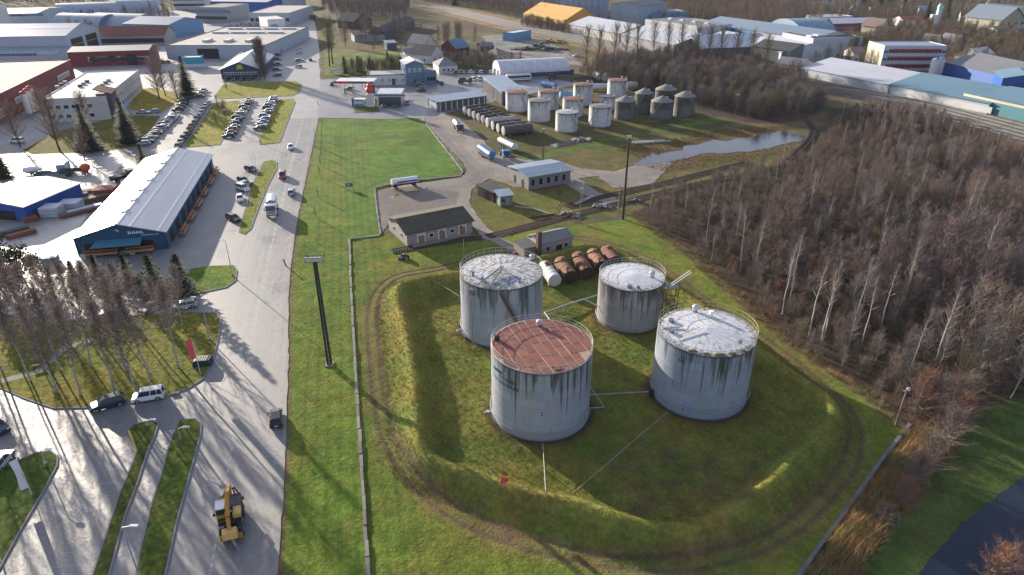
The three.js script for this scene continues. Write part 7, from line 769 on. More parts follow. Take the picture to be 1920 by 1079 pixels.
lorry('box_truck', 'green-cabbed lorry beside the pale shop roof in the works yard', 232, 338, 0.9, (t) => { part('chassis', box(7, 0.35, 1, 0, 0.6, 0), V2.under, t); cab(t, 2.3, paint('dark green'), 2.3, 2.3); part('bed', [box(4.6, 0.6, 2.3, -1, 0.95, 0)], V2.under, t); wheels(t, [2.3, -1.8], 2.3); }); lorry('box_truck', 'pale blue van-like lorry in the works yard behind the trailers', 121, 323, 1.9, (t) => { part('chassis', box(6, 0.3, 1, 0, 0.6, 0), V2.under, t); cab(t, 2, paint('light blue'), 2.2, 2.2); part('cargo_body', box(4, 2, 2.2, -1, 0.9, 0), paint('light blue'), t); wheels(t, [2, -1.8], 2.2); });
lorry('skip_lorry', 'orange mixer drum beside a grey flat trailer in the works yard', 147, 326, 0.2, (t) => { part('drum', lathe([[0.2, -1.4], [0.9, -0.9], [1.25, 0], [1.0, 1.0], [0.4, 1.5]], 18).rotateZ(-1.2).translate(1.9, 1.6, 0), mat([0.62, 0.10, 0.015], { rough: 0.5 }), t); part('bed', [box(5.4, 0.3, 2.2, -1.4, 0.9, 0), box(5.4, 0.8, 0.1, -1.4, 1.2, 1)], W.dgrey, t); wheels(t, [1.9, -2.8], 2.2, 0.45); }, 'mixer'); lorry('covered_boat', 'white covered boat on a trailer at the left of the yard', 63, 327, 0.3, (t) => { part('hull', lathe([[0.02, -2.6], [0.5, -2], [1.1, -0.6], [1.2, 1.4], [0.9, 2.3], [0.02, 2.4]], 16).rotateZ(Math.PI / 2).scale(1, 0.75, 0.95).translate(0, 1.4, 0), wp, t); part('trailer_frame', box(6.4, 0.15, 1.2, 0.6, 0.45, 0), M2.steel, t); wheels(t, [-0.4], 2, 0.35); }, 'boat');
// the yellow wheeled excavator on the road, boom folded forward towards the camera
{
  const [x, z] = G(437, 985), t = thing('wheeled_excavator', 'yellow wheeled excavator driving down the road with its boom folded', 'excavator', [x, 0.06, z], toward(437, 950, 434, 1015)); const y = mat([0.55, 0.27, 0.02], { rough: 0.45, tex: 'mottle', rep: [0.5, 0.5] }), yp = mat([0.62, 0.40, 0.12], { rough: 0.6 });
  part('undercarriage', [box(4.6, 0.55, 1.3, 0, 0.75, 0), box(0.4, 0.4, 2.2, 1.5, 0.6, 0), box(0.4, 0.4, 2.2, -1.5, 0.6, 0), cyl(0.75, 0.75, 0.3, 0, 1.28, 0, 18)], V2.under, t);
  for (const wx of [1.55, -1.55]) for (const s of [-1, 1]) { const w = part('wheel', new THREE.CylinderGeometry(0.58, 0.58, 0.52, 20).rotateX(Math.PI / 2), mat([0.045, 0.055, 0.065], { rough: 0.85 }), t); w.position.set(wx, 0.58, s * 1.0); const r = shadow(new THREE.Mesh(new THREE.CylinderGeometry(0.3, 0.3, 0.54, 14).rotateX(Math.PI / 2), y)); r.name = 'rim'; w.add(r); }
  part('deck', [box(4.0, 0.25, 2.45, -0.4, 1.56, 0)], V2.under, t); part('engine_cover', prism([[-2.3, 1.8], [-0.3, 1.8], [-0.3, 2.35], [-0.5, 2.5], [-2.3, 2.5]], 2.4, 0.08), mat([0.10, 0.09, 0.10], { rough: 0.7 }), t); part('side_box', [prism([[-0.3, 1.8], [1.0, 1.8], [1.05, 2.3], [0.9, 2.4], [-0.3, 2.4]], 0.85, 0.06).translate(0, 0, -0.78)], yp, t);
  part('cab', [box(1.75, 1.0, 0.95, 0.3, 1.8, 0.78), box(0.1, 0.9, 0.95, -0.52, 2.8, 0.78)], y, t); part('cab_glass', prism([[-0.45, 2.75], [1.15, 2.75], [1.2, 2.2], [1.22, 2.6], [0.95, 3.55], [-0.45, 3.55]].slice(0, 2).concat([[1.0, 3.5], [-0.45, 3.5]]), 0.9).translate(0, 0, 0.78), W.glass, t); part('front_window', hexa([[1.14, 1.95, 1.2], [1.22, 1.95, 1.2], [1.22, 1.95, 0.36], [1.14, 1.95, 0.36], [0.98, 3.4, 1.2], [1.06, 3.4, 1.2], [1.06, 3.4, 0.36], [0.98, 3.4, 0.36]]), W.glass, t); part('cab_roof', box(1.6, 0.12, 1.0, 0.25, 3.5, 0.78), mat([0.7, 0.72, 0.74], { rough: 0.4 }), t);
  const bm = [[-3.0, 3.2], [-0.6, 4.0], [1.9, 3.0], [2.6, 1.9]]; part('boom', [0, 1].map((k) => beam([bm[k][0], bm[k][1], 0], [bm[k + 1][0], bm[k + 1][1], 0], 0.42, 0.55)).concat([beam([bm[0][0], bm[0][1], 0], [-2.2, 2.2, 0], 0.4, 0.4)]), y, t); part('stick', [beam([bm[2][0], bm[2][1], 0], [bm[3][0], bm[3][1], 0], 0.4, 0.5)], y, t); part('hydraulic_ram', [bar([0.2, 2.3, 0.25], [1.5, 3.3, 0.22], 0.08), bar([0.2, 2.3, -0.25], [1.5, 3.3, -0.22], 0.08)], M2.galv, t); part('hose_bundle', [[-0.3], [-0.5], [0.35]].map(([q]) => beam([-2.9, 2.9, q], [-1.9, 2.5, q * 2.2], 0.16, 0.2)), M2.rust, t);
  part('bucket', [prism([[2.2, 0.9], [3.1, 0.75], [3.5, 1.2], [3.3, 1.9], [2.5, 2.0], [2.2, 1.6]], 1.5, 0.05)], yp, t); part('dozer_blade', [box(0.12, 0.7, 2.4, 2.55, 0.3, 0)], y, t); for (const s of [-1, 1]) part('work_lamp', box(0.15, 0.15, 0.2, 1.1, 3.65, 0.78 + s * 0.35), V2.head, t); part('mirror', [box(0.1, 0.35, 0.25, 1.1, 2.8, 1.45)], V2.under, t); part('stabiliser', [box(0.25, 0.8, 2.2, -2.55, 0.5, 0), box(0.3, 0.4, 0.5, -2.6, 1.2, 1.1), box(0.3, 0.4, 0.5, -2.6, 1.2, -1.1)], M2.rust, t);
}
// ------------------------------------------------------------------ street furniture on the left
const lampM = mat([0.42, 0.48, 0.52], { rough: 0.5, metal: 0.4 });
function lamp(label, px, py, yTop, armX) { const [x, z] = G(px, py), h = topOf(px, py, yTop), t = thing('street_lamp', label, 'street lamp', [x, 0, z]); part('pole', bar([0, 0, 0], [0, h, 0], 0.09, 8, 0.055), lampM, t); part('arm', bar([0, h, 0], [armX, h + 0.25, 0], 0.04), lampM, t); part('lamp_head', [box(0.85, 0.14, 0.3, armX * 1.25, h + 0.2, 0)], W.white, t); part('base', cyl(0.16, 0.16, 0.6, 0, 0, 0, 10), M2.steel, t); }
lamp('street lamp on the right-hand traffic island, cut by the frame bottom', 262, 1085, 990, 1.0); lamp('street lamp at the rounded head of the right-hand traffic island', 340, 828, 804, 0.9); lamp('street lamp at the head of the left-hand traffic island', 277, 803, 790, 0.8); lamp('street lamp in the birch lawn near the road', 394, 640, 560, -0.9); lamp('thin street lamp on the small lawn by the blue shop', 436, 519, 452, -0.6); lamp('street lamp on the corner lawn at the lower left', 87, 875, 846, 0.8); lamp('white-headed park lamp between the birch trunks', 236, 690, 642, 0.3); lamp('street lamp by the parking rows beside the striped lawn', 487, 268, 238, 0.7); lamp('street lamp in the shrub lawn between the parking rows', 420, 238, 208, 0.8); lamp('street lamp by the far kerb of the verge opposite the parking rows', 592, 275, 240, -0.8);
function flag(label, px, py, h, m, fx, fh) { const [x, z] = G(px, py), t = thing('flagpole', label, 'flagpole', [x, 0.1, z], 0.3); part('pole', bar([0, 0, 0], [0, h, 0], 0.06, 8, 0.035), W.white, t); if (m) { const g = new THREE.PlaneGeometry(fx, fh, 8, 12), p = g.attributes.position; for (let i = 0; i < p.count; i++) p.setZ(i, 0.16 * Math.sin(p.getX(i) * 4 + p.getY(i) * 1.4)); g.computeVertexNormals(); g.translate(-fx / 2 - 0.05, h - fh / 2 - 0.1, 0); part('flag', g, m, t); } part('finial', new THREE.SphereGeometry(0.09, 10, 8).translate(0, h + 0.05, 0), M2.galv, t); }
const redF = mat([0.75, 0.10, 0.12], { rough: 0.8, side: true }), whF = mat([0.74, 0.72, 0.78], { rough: 0.8, side: true });
flag('white flagpole with a long red banner by the road corner of the birch lawn', 376, 704, 6.4, redF, 0.9, 3.4); flag('white flagpole with a drooping white banner on the corner lawn', 60, 930, 5.6, whF, 0.8, 4.4); for (const [k, [px, py]] of [[479, 338], [483, 333], [466, 393], [470, 390], [472, 381]].entries()) flag(`bare white flagpole on the long traffic island, ${['upper left', 'upper right', 'lowest', 'second lowest', 'third lowest'][k]} of five`, px, py, 7, null);
{ const [x, z] = G(381, 684), t = thing('covered_heap', 'dark green tarpaulin-covered heap with white lashings by the road corner', 'covered load', [x, 0.1, z], 0.1); part('tarpaulin', prism([[-1.4, 0], [1.4, 0], [1.3, 0.8], [0.9, 1.1], [-0.9, 1.1], [-1.3, 0.8]], 1.8, 0.1), mat([0.01, 0.045, 0.05], { rough: 0.6, tex: 'mottle' }), t); for (let k = 0; k < 7; k++) part('lashing', beam([-1.2 + 0.4 * k, 1.12, -0.7], [-1.0 + 0.35 * k, 1.12, 0.7], 0.05, 0.03), W.trim, t); }
{ const [x, z] = G(8, 1045), t = thing('glass_canopy', 'pale blue and white slatted canopy corner at the lower left edge', 'canopy', [x - 0.8, 0, z], 0.9); for (let k = 0; k < 5; k++) part('slat', box(0.35, 0.08, 3.6, -0.2 - 0.55 * k, 2.5 + 0.12 * k, 0), k % 2 ? W.white : W.skyblue, t); part('edge_beam', box(0.2, 0.25, 3.9, 0.2, 2.4, 0), W.white, t); part('post', box(0.14, 2.4, 0.14, 0, 0, 1.6), W.white, t); part('post', box(0.14, 2.4, 0.14, 0, 0, -1.6), W.white, t); }
{ const [x, z] = G(78, 690); single('bench_board', [box(2.4, 0.12, 0.5, 0, 0.45, 0), box(0.1, 0.45, 0.4, -1, 0, 0), box(0.1, 0.45, 0.4, 1, 0, 0)], M2.wood, 'plain wooden bench beside the footpath in the birch lawn', 'bench', [x, 0.15, z], 0.5); }
{ const r = rng(6), [x, z] = G(104, 738); single('stone_marker', [new THREE.DodecahedronGeometry(0.5, 1).scale(1, 0.5, 0.7).translate(0, 0.25, 0)], M2.concrete, 'pale flat boulder at the foot of the leftmost near birch', 'boulder', [x, 0.15, z]); const [a, b] = G(328, 740); single('kerb_stone', [box(1.1, 0.25, 0.4)], M2.concrete, 'loose pale kerb stone lying at the birch lawn edge', 'kerb stone', [a, 0.1, b], 0.2); }
// scrap and small heaps
{
  const heap = (label, px, py, w, d, h, ms, n, seed, cat = 'scrap heap', name = 'scrap_heap') => { const r = rng(seed), [x, z] = G(px, py), t = thing(name, label, cat, [x, 0, z]); for (let k = 0; k < n; k++) { const a = r() * 6.28, q = Math.sqrt(r()); part('piece', box(0.3 + r() * w * 0.16, 0.2 + r() * 0.4, 0.3 + r() * d * 0.12, Math.cos(a) * q * w / 2, Math.max(0, (1 - q) * h * r()), Math.sin(a) * q * d / 2, r() * 3), ms[k % ms.length], t); } };
  heap('grey heap of scrap pipe on the siding', 1066, 404, 5, 3, 1.2, [M2.steel, M2.galv, M2.rust], 34, 1); heap('low scrap heap between the two sidings', 1128, 388, 4.5, 2.6, 0.9, [M2.steel, M2.galv], 26, 2); heap('small scrap heap at the wood end of the sidings', 1190, 379, 4, 2, 0.9, [M2.steel, M2.dark], 22, 3); heap('pale rubble heap beside the track left of the mossy store', 757, 485, 2.2, 1.6, 0.9, [M2.concrete, M2.dark, M2.wood], 26, 4, 'rubble heap', 'rubble_heap');
  heap('long dark heap of scrap metal in the yard by the railway', 1012, 93, 34, 12, 4, [W.dgrey, M2.dark, W.dkblue], 110, 5); heap('rusty machinery heap at the railway side of the scrap yard', 1040, 80, 16, 8, 3, [M2.rust, W.dgrey], 40, 6); heap('mixed pale heap of goods beside the grey works, top left', 455, 48, 34, 12, 3.4, [W.dgrey, W.grey, W.white], 60, 7); heap('dark goods heap between the red roofed row and the red hall', 245, 92, 40, 6, 3, [W.dgrey, W.dark, W.grey], 60, 8); heap('pallets and goods in front of the flat works', 300, 118, 16, 8, 3, [M2.wood, W.grey, W.redTrim], 40, 9); heap('white rubble pile by the ditch below the small tank farm', 1088, 263, 5, 3, 1, [W.white, M2.concrete], 20, 10, 'rubble heap', 'rubble_heap');
  const leaner = thing('leaning_poles', 'pair of pale wooden poles leaning over the siding scrap', 'poles', at(1050, 404, 0)); part('pole', bar([-1.5, 0, 0.5], [0.6, 4.2, -0.6], 0.1), M2.wood, leaner); part('pole', bar([-0.8, 0, 0.5], [1.2, 4.2, -0.6], 0.1), M2.wood, leaner);
  single('pipe', [bar([0, 0.1, 0], [-6, 0.1, 2.4], 0.14), bar([0.4, 0.1, 0.6], [-6, 0.1, 3], 0.12)], M2.wood, 'loose brown pipes lying left of the siding scrap heap', 'pipe', at(1040, 402, 0)); single('concrete_edge', [bandGeo(P([[965, 388], [1000, 392], [1030, 402]]).map(([a, b]) => [a, b]), 0.5, 0.02, 0.2)], M2.concrete, 'pale concrete channel running from the cabin to the siding', 'channel'); single('pipe', [bar([0, 0.3, 0], [5.5, 0.3, -6.5], 0.12), bar([0.6, 0.3, 0.3], [6.1, 0.3, -6.2], 0.12)], M2.galv, 'two pale pipes on the grass beside the low pump house', 'pipe', at(1075, 385, 0)); single('pipe', [bar([0, 0.3, 0], [11, 0.3, -2.4], 0.24, 10), bar([0.5, 0.3, 1.6], [13, 0.3, -1.4], 0.24, 10)], W.white, 'two long white pipes lying on the grass bank below the farm', 'pipe', at(1186, 268, 0));
  for (const [k, px, py] of [[0, 537, 500], [1, 597, 197]]) { const p = thing('marker_post', ['short dark leaning post at the road edge beside the floodlight mast', 'short dark leaning post at the road edge by the forecourt'][k], 'post', at(px, py, 0.02)); part('post', bar([0, -0.1, 0], [-0.35, 1.5, 0.1], 0.13, 8), M2.dark, p); part('cap', box(0.34, 0.12, 0.34, -0.36, 1.5, 0.1), M2.dark, p); }
}

// ------------------------------------------------------------------ trees
function rawGeo(pos) { const g = new THREE.BufferGeometry(); g.setAttribute('position', new THREE.Float32BufferAttribute(pos, 3)); g.setAttribute('uv', new THREE.Float32BufferAttribute(new Float32Array(pos.length / 3 * 2), 2)); g.computeVertexNormals(); return g; }
function limb(out, a, b, ra, rb, n = 3) { // tapered open tube written straight into a list
  const d = [b[0] - a[0], b[1] - a[1], b[2] - a[2]], l = Math.hypot(...d) || 1, u = Math.abs(d[1] / l) < 0.9 ? [0, 1, 0] : [1, 0, 0]; let s = [d[1] * u[2] - d[2] * u[1], d[2] * u[0] - d[0] * u[2], d[0] * u[1] - d[1] * u[0]]; const sl = Math.hypot(...s); s = s.map((v) => v / sl); const t = [(d[1] * s[2] - d[2] * s[1]) / l, (d[2] * s[0] - d[0] * s[2]) / l, (d[0] * s[1] - d[1] * s[0]) / l];
  const P0 = (c, r, k) => { const w = k / n * 6.2832, C = Math.cos(w) * r, S = Math.sin(w) * r; return [c[0] + s[0] * C + t[0] * S, c[1] + s[1] * C + t[1] * S, c[2] + s[2] * C + t[2] * S]; };
  for (let k = 0; k < n; k++) { const p = P0(a, ra, k), q = P0(a, ra, k + 1), v = P0(b, rb, k + 1), w = P0(b, rb, k); out.push(...p, ...v, ...q, ...p, ...w, ...v); }
}
function twig(out, a, dir, L, w, r) { const b = [a[0] + dir[0] * L, a[1] + dir[1] * L, a[2] + dir[2] * L], o = [(r() - 0.5), (r() - 0.5) * 0.4, (r() - 0.5)], l = Math.hypot(...o) || 1; out.push(a[0] - o[0] / l * w, a[1], a[2] - o[2] / l * w, a[0] + o[0] / l * w, a[1], a[2] + o[2] / l * w, ...b); }
function bareTree(seed, o) { // leafless tree: trunk with bends, boughs, a haze of fine twigs
  const r = rng(seed), trunk = [], bough = [], tw = [], H = o.H, pts = [[0, -0.2, 0]]; const N = 9; let x = 0, z = 0; const lx = (r() - 0.5) * (o.lean ?? 0.1), lz = (r() - 0.5) * (o.lean ?? 0.1);
  for (let k = 1; k <= N; k++) { x += (r() - 0.5) * 0.32 * (o.wob ?? 1) + lx * H / N; z += (r() - 0.5) * 0.32 * (o.wob ?? 1) + lz * H / N; pts.push([x, H * k / N, z]); }
  const R = (y) => o.r * Math.pow(Math.max(0.02, 1 - y / H), 0.8) + 0.012, on = (y) => { const t = clamp(y / H * N, 0, N - 0.001), i = Math.floor(t); return pts[i].map((v, q) => mix(v, pts[i + 1][q], t - i)); };
  for (let k = 0; k < N; k++) limb(trunk, pts[k], pts[k + 1], R(pts[k][1]), R(pts[k + 1][1]), 6);
  for (let k = 0; k < o.n; k++) {
    const f = Math.pow((k + r()) / o.n, o.low ?? 0.9), y = H * mix(o.base, 0.97, f), a0 = on(y), az = k * 2.39996 + r() * 0.8, up = mix(o.up0 ?? 0.55, o.up1 ?? 1.1, f) + (r() - 0.5) * 0.3, L = o.spread * (o.round ? 0.42 + 0.58 * Math.sin(Math.PI * (0.18 + 0.66 * f)) : 0.35 + 0.65 * Math.pow(1 - f, 0.7)) * (0.7 + 0.6 * r()), rb = Math.min(R(y) * 0.5, 0.03 + 0.018 * L);
    let p = a0, dir = [Math.cos(az) * Math.cos(up), Math.sin(up), Math.sin(az) * Math.cos(up)]; const S = 3;
    for (let s = 0; s < S; s++) {
      const q = p.map((v, i) => v + dir[i] * L / S); limb(bough, p, q, rb * (1 - s / S) + 0.008, rb * (1 - (s + 1) / S) + 0.006, 3);
      for (let m = 0; m < o.tw; m++) { const t = r(), b = p.map((v, i) => mix(v, q[i], t)), ta = r() * 6.28, tu = (o.droop ?? 0.3) * (r() * 2 - 1.1) + (s === 2 ? 0.2 : 0.25), c = Math.cos(tu); const d = [dir[0] * 0.7 + Math.cos(ta) * c * 0.8, dir[1] * 0.5 + Math.sin(tu) + (o.fall ?? 0), dir[2] * 0.7 + Math.sin(ta) * c * 0.8], l = Math.hypot(...d); twig(tw, b, d.map((v) => v / l), (o.tl ?? 0.9) * (0.5 + r()), o.twW ?? 0.022, r); }
      dir = [dir[0] + (r() - 0.5) * 0.4, dir[1] + (o.bend ?? 0.12), dir[2] + (r() - 0.5) * 0.4]; const l = Math.hypot(...dir); dir = dir.map((v) => v / l); p = q;
    }
  }
  return { trunk: rawGeo(trunk), bough: rawGeo(bough), twigs: rawGeo(tw) };
}
function spruceGeo(seed, H, R) { const r = rng(seed), t = [], f = []; limb(t, [0, -0.1, 0], [0, H, 0], H * 0.016, 0.01, 6); const n = Math.round(H * 3.2); for (let k = 0; k < n; k++) { const u = k / n, y = H * mix(0.05, 0.985, u), L = R * Math.pow(1 - u, 0.72) * (0.8 + 0.35 * r()) + 0.12, m = 14; for (let q = 0; q < m; q++) { const a = q / m * 6.283 + k * 1.3 + r() * 0.4, l = L * (0.7 + 0.5 * r()), dr = -0.28 - 0.25 * r(), c = Math.cos(a), s = Math.sin(a), seg = 4; for (let g = 0; g < seg; g++) { const u0 = g / seg * l, u1 = (g + 1.25) / seg * l, w = (1 - 0.65 * g / seg) * l * 0.27 + 0.12, j = (r() - 0.5) * 0.2, y0 = y + u0 * dr * (1 - 0.45 * u0 / l), y1 = y + u1 * dr * (1 - 0.45 * u1 / l) + j * 0.3; f.push(c * u0 - s * w, y0 - 0.1 - 0.1 * r(), s * u0 + c * w, c * u0 + s * w, y0 - 0.1 - 0.1 * r(), s * u0 - c * w, c * u1, y1 + 0.03, s * u1); } } } return { trunk: rawGeo(t), crown: rawGeo(f) }; }
function leafy(seed, H, R, n, size, flatten = 1) { const r = rng(seed), t = [], f = [], lobes = []; limb(t, [0, -0.1, 0], [0.1, H * 0.75, 0], 0.12 + H * 0.012, 0.05, 6); for (let k = 0; k < 9; k++) { const a = r() * 6.28, q = r() * R * 0.62, y = H * (0.42 + 0.45 * r()); lobes.push([Math.cos(a) * q, y, Math.sin(a) * q, R * (0.32 + 0.3 * r())]); limb(t, [0.05, H * 0.35, 0], [Math.cos(a) * q, y, Math.sin(a) * q], 0.07, 0.02, 3); } for (let k = 0; k < n; k++) { const [x, y, z, q] = lobes[k % 9], a = r() * 6.28, e = Math.asin(2 * r() - 1), d = q * Math.pow(r(), 0.35), p = [x + Math.cos(a) * Math.cos(e) * d, y + Math.sin(e) * d * 0.8 * flatten, z + Math.sin(a) * Math.cos(e) * d]; for (let m = 0; m < 2; m++) { const v = () => (r() - 0.5) * 2 * size; f.push(p[0] + v(), p[1] + v(), p[2] + v(), p[0] + v(), p[1] + v(), p[2] + v(), p[0] + v(), p[1] + v(), p[2] + v()); } } return { trunk: rawGeo(t), crown: rawGeo(f) }; }
const B2 = (() => { const birch = texOf(canvas(64, 256, (x) => { const r = rng(3); x.fillStyle = css(0.42, 0.40, 0.38); x.fillRect(0, 0, 64, 256); for (let k = 0; k < 110; k++) { x.fillStyle = css(0.05, 0.045, 0.04, 0.8); x.fillRect(r() * 64, r() * 256, 4 + r() * 22, 1 + r() * 5); } })); return { birch: mat('#ffffff', { map: birch, rough: 0.9 }), greyBark: mat([0.17, 0.155, 0.145], { rough: 0.95 }), whiteBark: mat([0.42, 0.40, 0.37], { rough: 0.9 }), brownBark: mat([0.085, 0.068, 0.055], { rough: 0.95 }), birchTw: mat([0.20, 0.15, 0.125], { rough: 1, side: true }), paleTw: mat([0.27, 0.195, 0.155], { rough: 1, side: true }), redTw: mat([0.175, 0.125, 0.10], { rough: 1, side: true }), greyTw: mat([0.175, 0.155, 0.14], { rough: 1, side: true }), oliveTw: mat([0.165, 0.14, 0.075], { rough: 1, side: true }), purpleTw: mat([0.14, 0.105, 0.105], { rough: 1, side: true }), goldTw: mat([0.27, 0.165, 0.08], { rough: 1, side: true }), rustTw: mat([0.24, 0.12, 0.075], { rough: 1, side: true }), spruce: mat([0.028, 0.05, 0.026], { rough: 1, side: true }), pine: mat([0.045, 0.065, 0.03], { rough: 1, side: true }), ivy: mat([0.06, 0.07, 0.03], { rough: 1, side: true }), reed: mat([0.27, 0.195, 0.095], { rough: 1, side: true }), redLeaf: mat([0.24, 0.05, 0.045], { rough: 1, side: true }) }; })();
// birch bark wraps the trunk in metres
function barkUV(g) { const p = g.attributes.position, u = g.attributes.uv; for (let i = 0; i < p.count; i++) u.setXY(i, (p.getX(i) + p.getZ(i)) * 1.3, p.getY(i) * 0.28); return g; }
function bareProto(name, g, bark, tw) { const p = proto(name, 'tree'); part('trunk', [barkUV(g.trunk)], bark, p); const c = part('crown', [g.bough], bark === B2.birch ? B2.greyBark : bark, p); part('twigs', [g.twigs], tw, c); return p; }
const plant = (p, px, py, s, turn, label, group, y = 0) => { const [x, z] = G(px, py); const c = copyOf(p, [x, y, z], turn, label, group); c.scale.setScalar(s); return c; };
const birchO = { H: 17.5, r: 0.19, base: 0.3, n: 44, spread: 4.2, tw: 19, tl: 1.15, droop: 0.6, fall: -0.35, up0: 0.5, up1: 1.15, low: 0.85, twW: 0.042 };
const birches = [1, 2, 3, 4].map((k) => bareProto('birch_tree', bareTree(500 + k, { ...birchO, lean: 0.12, base: 0.26 + 0.05 * k }), B2.birch, B2.birchTw));
// birch grove on the lawn
{
  const spots = [[107, 737, 'leaning birch at the left of the grove front by the flat boulder'], [150, 743, 'tall straight birch nearest the kerb left of the dark SUV'], [172, 690, 'birch standing behind the kerbside birch in the grove'], [214, 736, 'birch at the kerb just above the dark SUV'], [236, 697, 'slim birch by the white-headed park lamp'], [257, 738, 'slender birch beside the white van'], [283, 714, 'birch with black-marked trunk behind the white van'], [335, 691, 'birch standing alone nearest the red banner'], [342, 612, 'birch nearest the silver car behind the lawn'], [112, 695, 'birch in the second rank behind the leaning one'], [57, 715, 'birch at the left end beside the footpath'], [20, 655, 'birch left of the footpath bend'], [75, 660, 'birch beside the wooden bench'], [130, 645, 'birch in the middle of the grove behind the second rank'], [190, 640, 'birch behind the middle of the grove'], [212, 616, 'birch before the white parked car'], [270, 632, 'birch in the open right half of the grove'], [310, 622, 'birch before the dark grey parked car'], [150, 612, 'birch at the back of the grove left of the white car'], [60, 622, 'birch at the back left before the silver car'], [5, 700, 'birch cut by the left edge in the front of the grove'], [-20, 660, 'birch just at the left edge of the frame'], [240, 606, 'birch at the back right of the white parked car'], [30, 605, 'birch at the back left corner of the grove'], [100, 604, 'thin birch at the back between two parked cars'], [-50, 720, 'birch beyond the left edge of the frame'], [-60, 620, 'second birch beyond the left edge of the frame'], [178, 598, 'thin birch at the back by the access road']];
  const r = rng(14); spots.forEach(([px, py, l], k) => plant(birches[k % 4], px, py, (py < 635 ? 0.58 : 0.78) + 0.16 * r(), r() * 6.28, l, 'birches on the lawn by the parking road'));
  plant(birches[3], 80, 570, 0.55, 2, 'bare birch behind the access road at the left'); plant(birches[0], 130, 562, 0.5, 3, 'bare birch behind the access road, right one');
}
// spruces, pines
const spruces = [bigS(15, 4.5, 81), bigS(15, 4.2, 82), bigS(6.6, 2.3, 83)]; function bigS(H, R, s) { const g = spruceGeo(s, H, R), p = proto('spruce_tree', 'tree'); part('trunk', g.trunk, B2.brownBark, p); part('crown', g.crown, B2.spruce, p); return p; }
plant(spruces[0], 168, 281, 1, 0, 'large dark spruce left of its twin before the white office'); plant(spruces[1], 241, 268, 1.02, 1, 'large dark spruce right of its twin before the white office'); plant(spruces[0], 352, 181, 1.15, 2, 'spruce at the top of the yellow tree lawn'); plant(spruces[2], 268, 306, 0.95, 0, 'small spruce at the far corner of the shop roof'); plant(spruces[1], 8, 334, 0.62, 1, 'dark spruce at the left edge above the royal blue shed');
plant(spruces[2], 186, 533, 1.0, 0, 'small spruce leftmost of the row in front of the shop'); plant(spruces[2], 243, 540, 1.12, 1, 'small spruce, second of the row in front of the shop'); plant(spruces[2], 292, 552, 1.3, 2, 'bushy spruce, third of the row in front of the shop'); plant(spruces[2], 344, 552, 1.32, 3, 'bushy spruce at the right end of the row before the shop'); plant(spruces[2], 140, 530, 0.75, 3, 'smallest spruce left of the row before the shop');
[[647, 137], [672, 134], [693, 131], [700, 131], [733, 129], [740, 128], [752, 131]].forEach(([px, py], k) => plant(spruces[k < 2 ? 2 : 2], px, py, [1.3, 1.2, 0.9, 0.85, 1.0, 0.9, 1.1][k], k, `small garden conifer behind the service building, ${ORD[k]} from the road`)); [[852, 10, 1.1], [1618, 16, 1.5], [1650, 14, 1.5], [1668, 12, 1.4], [1736, 44, 1.2], [1772, 40, 1.4], [160, 52, 0.9], [180, 46, 0.8], [726, 110, 0.35], [752, 104, 0.35], [1690, 38, 1.2]].forEach(([px, py, s], k) => plant(spruces[k % 2], px, py, s, k, `dark far conifer by the distant buildings, ${ORD[k]} outward`));
const pineP = [91, 92, 93].map((s) => { const g = leafy(s, 7.5, 3.6, 1500, 0.26), p = proto('pine_tree', 'tree'); part('trunk', g.trunk, B2.brownBark, p); part('crown', g.crown, B2.pine, p); return p; }); [[12, 530, 1.0, 'bushy pine at the left edge below the bright yard'], [42, 522, 0.9, 'bushy pine second from the left edge'], [72, 530, 0.8, 'bushy pine at the right of the dark pine group'], [-14, 510, 1.1, 'bushy pine cut by the left edge'], [30, 560, 0.9, 'bushy pine lowest of the dark pine group'], [0, 575, 0.8, 'bushy pine at the left edge above the access road']].forEach(([px, py, s, l], k) => plant(pineP[k % 3], px, py, s, k * 1.7, l));
// other single bare trees
const treeO = { H: 13, r: 0.24, base: 0.18, n: 46, spread: 5, tw: 24, tl: 1.2, twW: 0.042, up0: 0.5, up1: 1.15, round: 1 }, brown = [11, 12].map((k) => bareProto('bare_tree', bareTree(600 + k, treeO), B2.brownBark, B2.paleTw)), poplar = bareProto('poplar_tree', bareTree(613, { H: 14, r: 0.22, base: 0.06, n: 66, spread: 4.6, tw: 28, tl: 1.3, up0: 0.9, up1: 1.3, twW: 0.055, round: 1 }), B2.brownBark, B2.purpleTw), tall = [14, 15].map((k) => bareProto('bare_tree', bareTree(600 + k, { H: 22, r: 0.4, base: 0.3, n: 44, spread: 6, tw: 20, tl: 1.4, twW: 0.05, round: 1, up0: 0.5, up1: 1.15 }), B2.brownBark, B2.oliveTw)), shrubP = [bareProto('bare_shrub', bareTree(617, { H: 4.2, r: 0.08, base: 0.05, n: 34, spread: 2.6, tw: 8, tl: 0.6, twW: 0.02, up0: 0.5, up1: 1.2 }), B2.brownBark, B2.greyTw), bareProto('bare_shrub', bareTree(618, { H: 4.2, r: 0.08, base: 0.05, n: 40, spread: 2.6, tw: 9, tl: 0.6, twW: 0.02, up0: 0.5, up1: 1.2 }), B2.brownBark, B2.rustTw)];
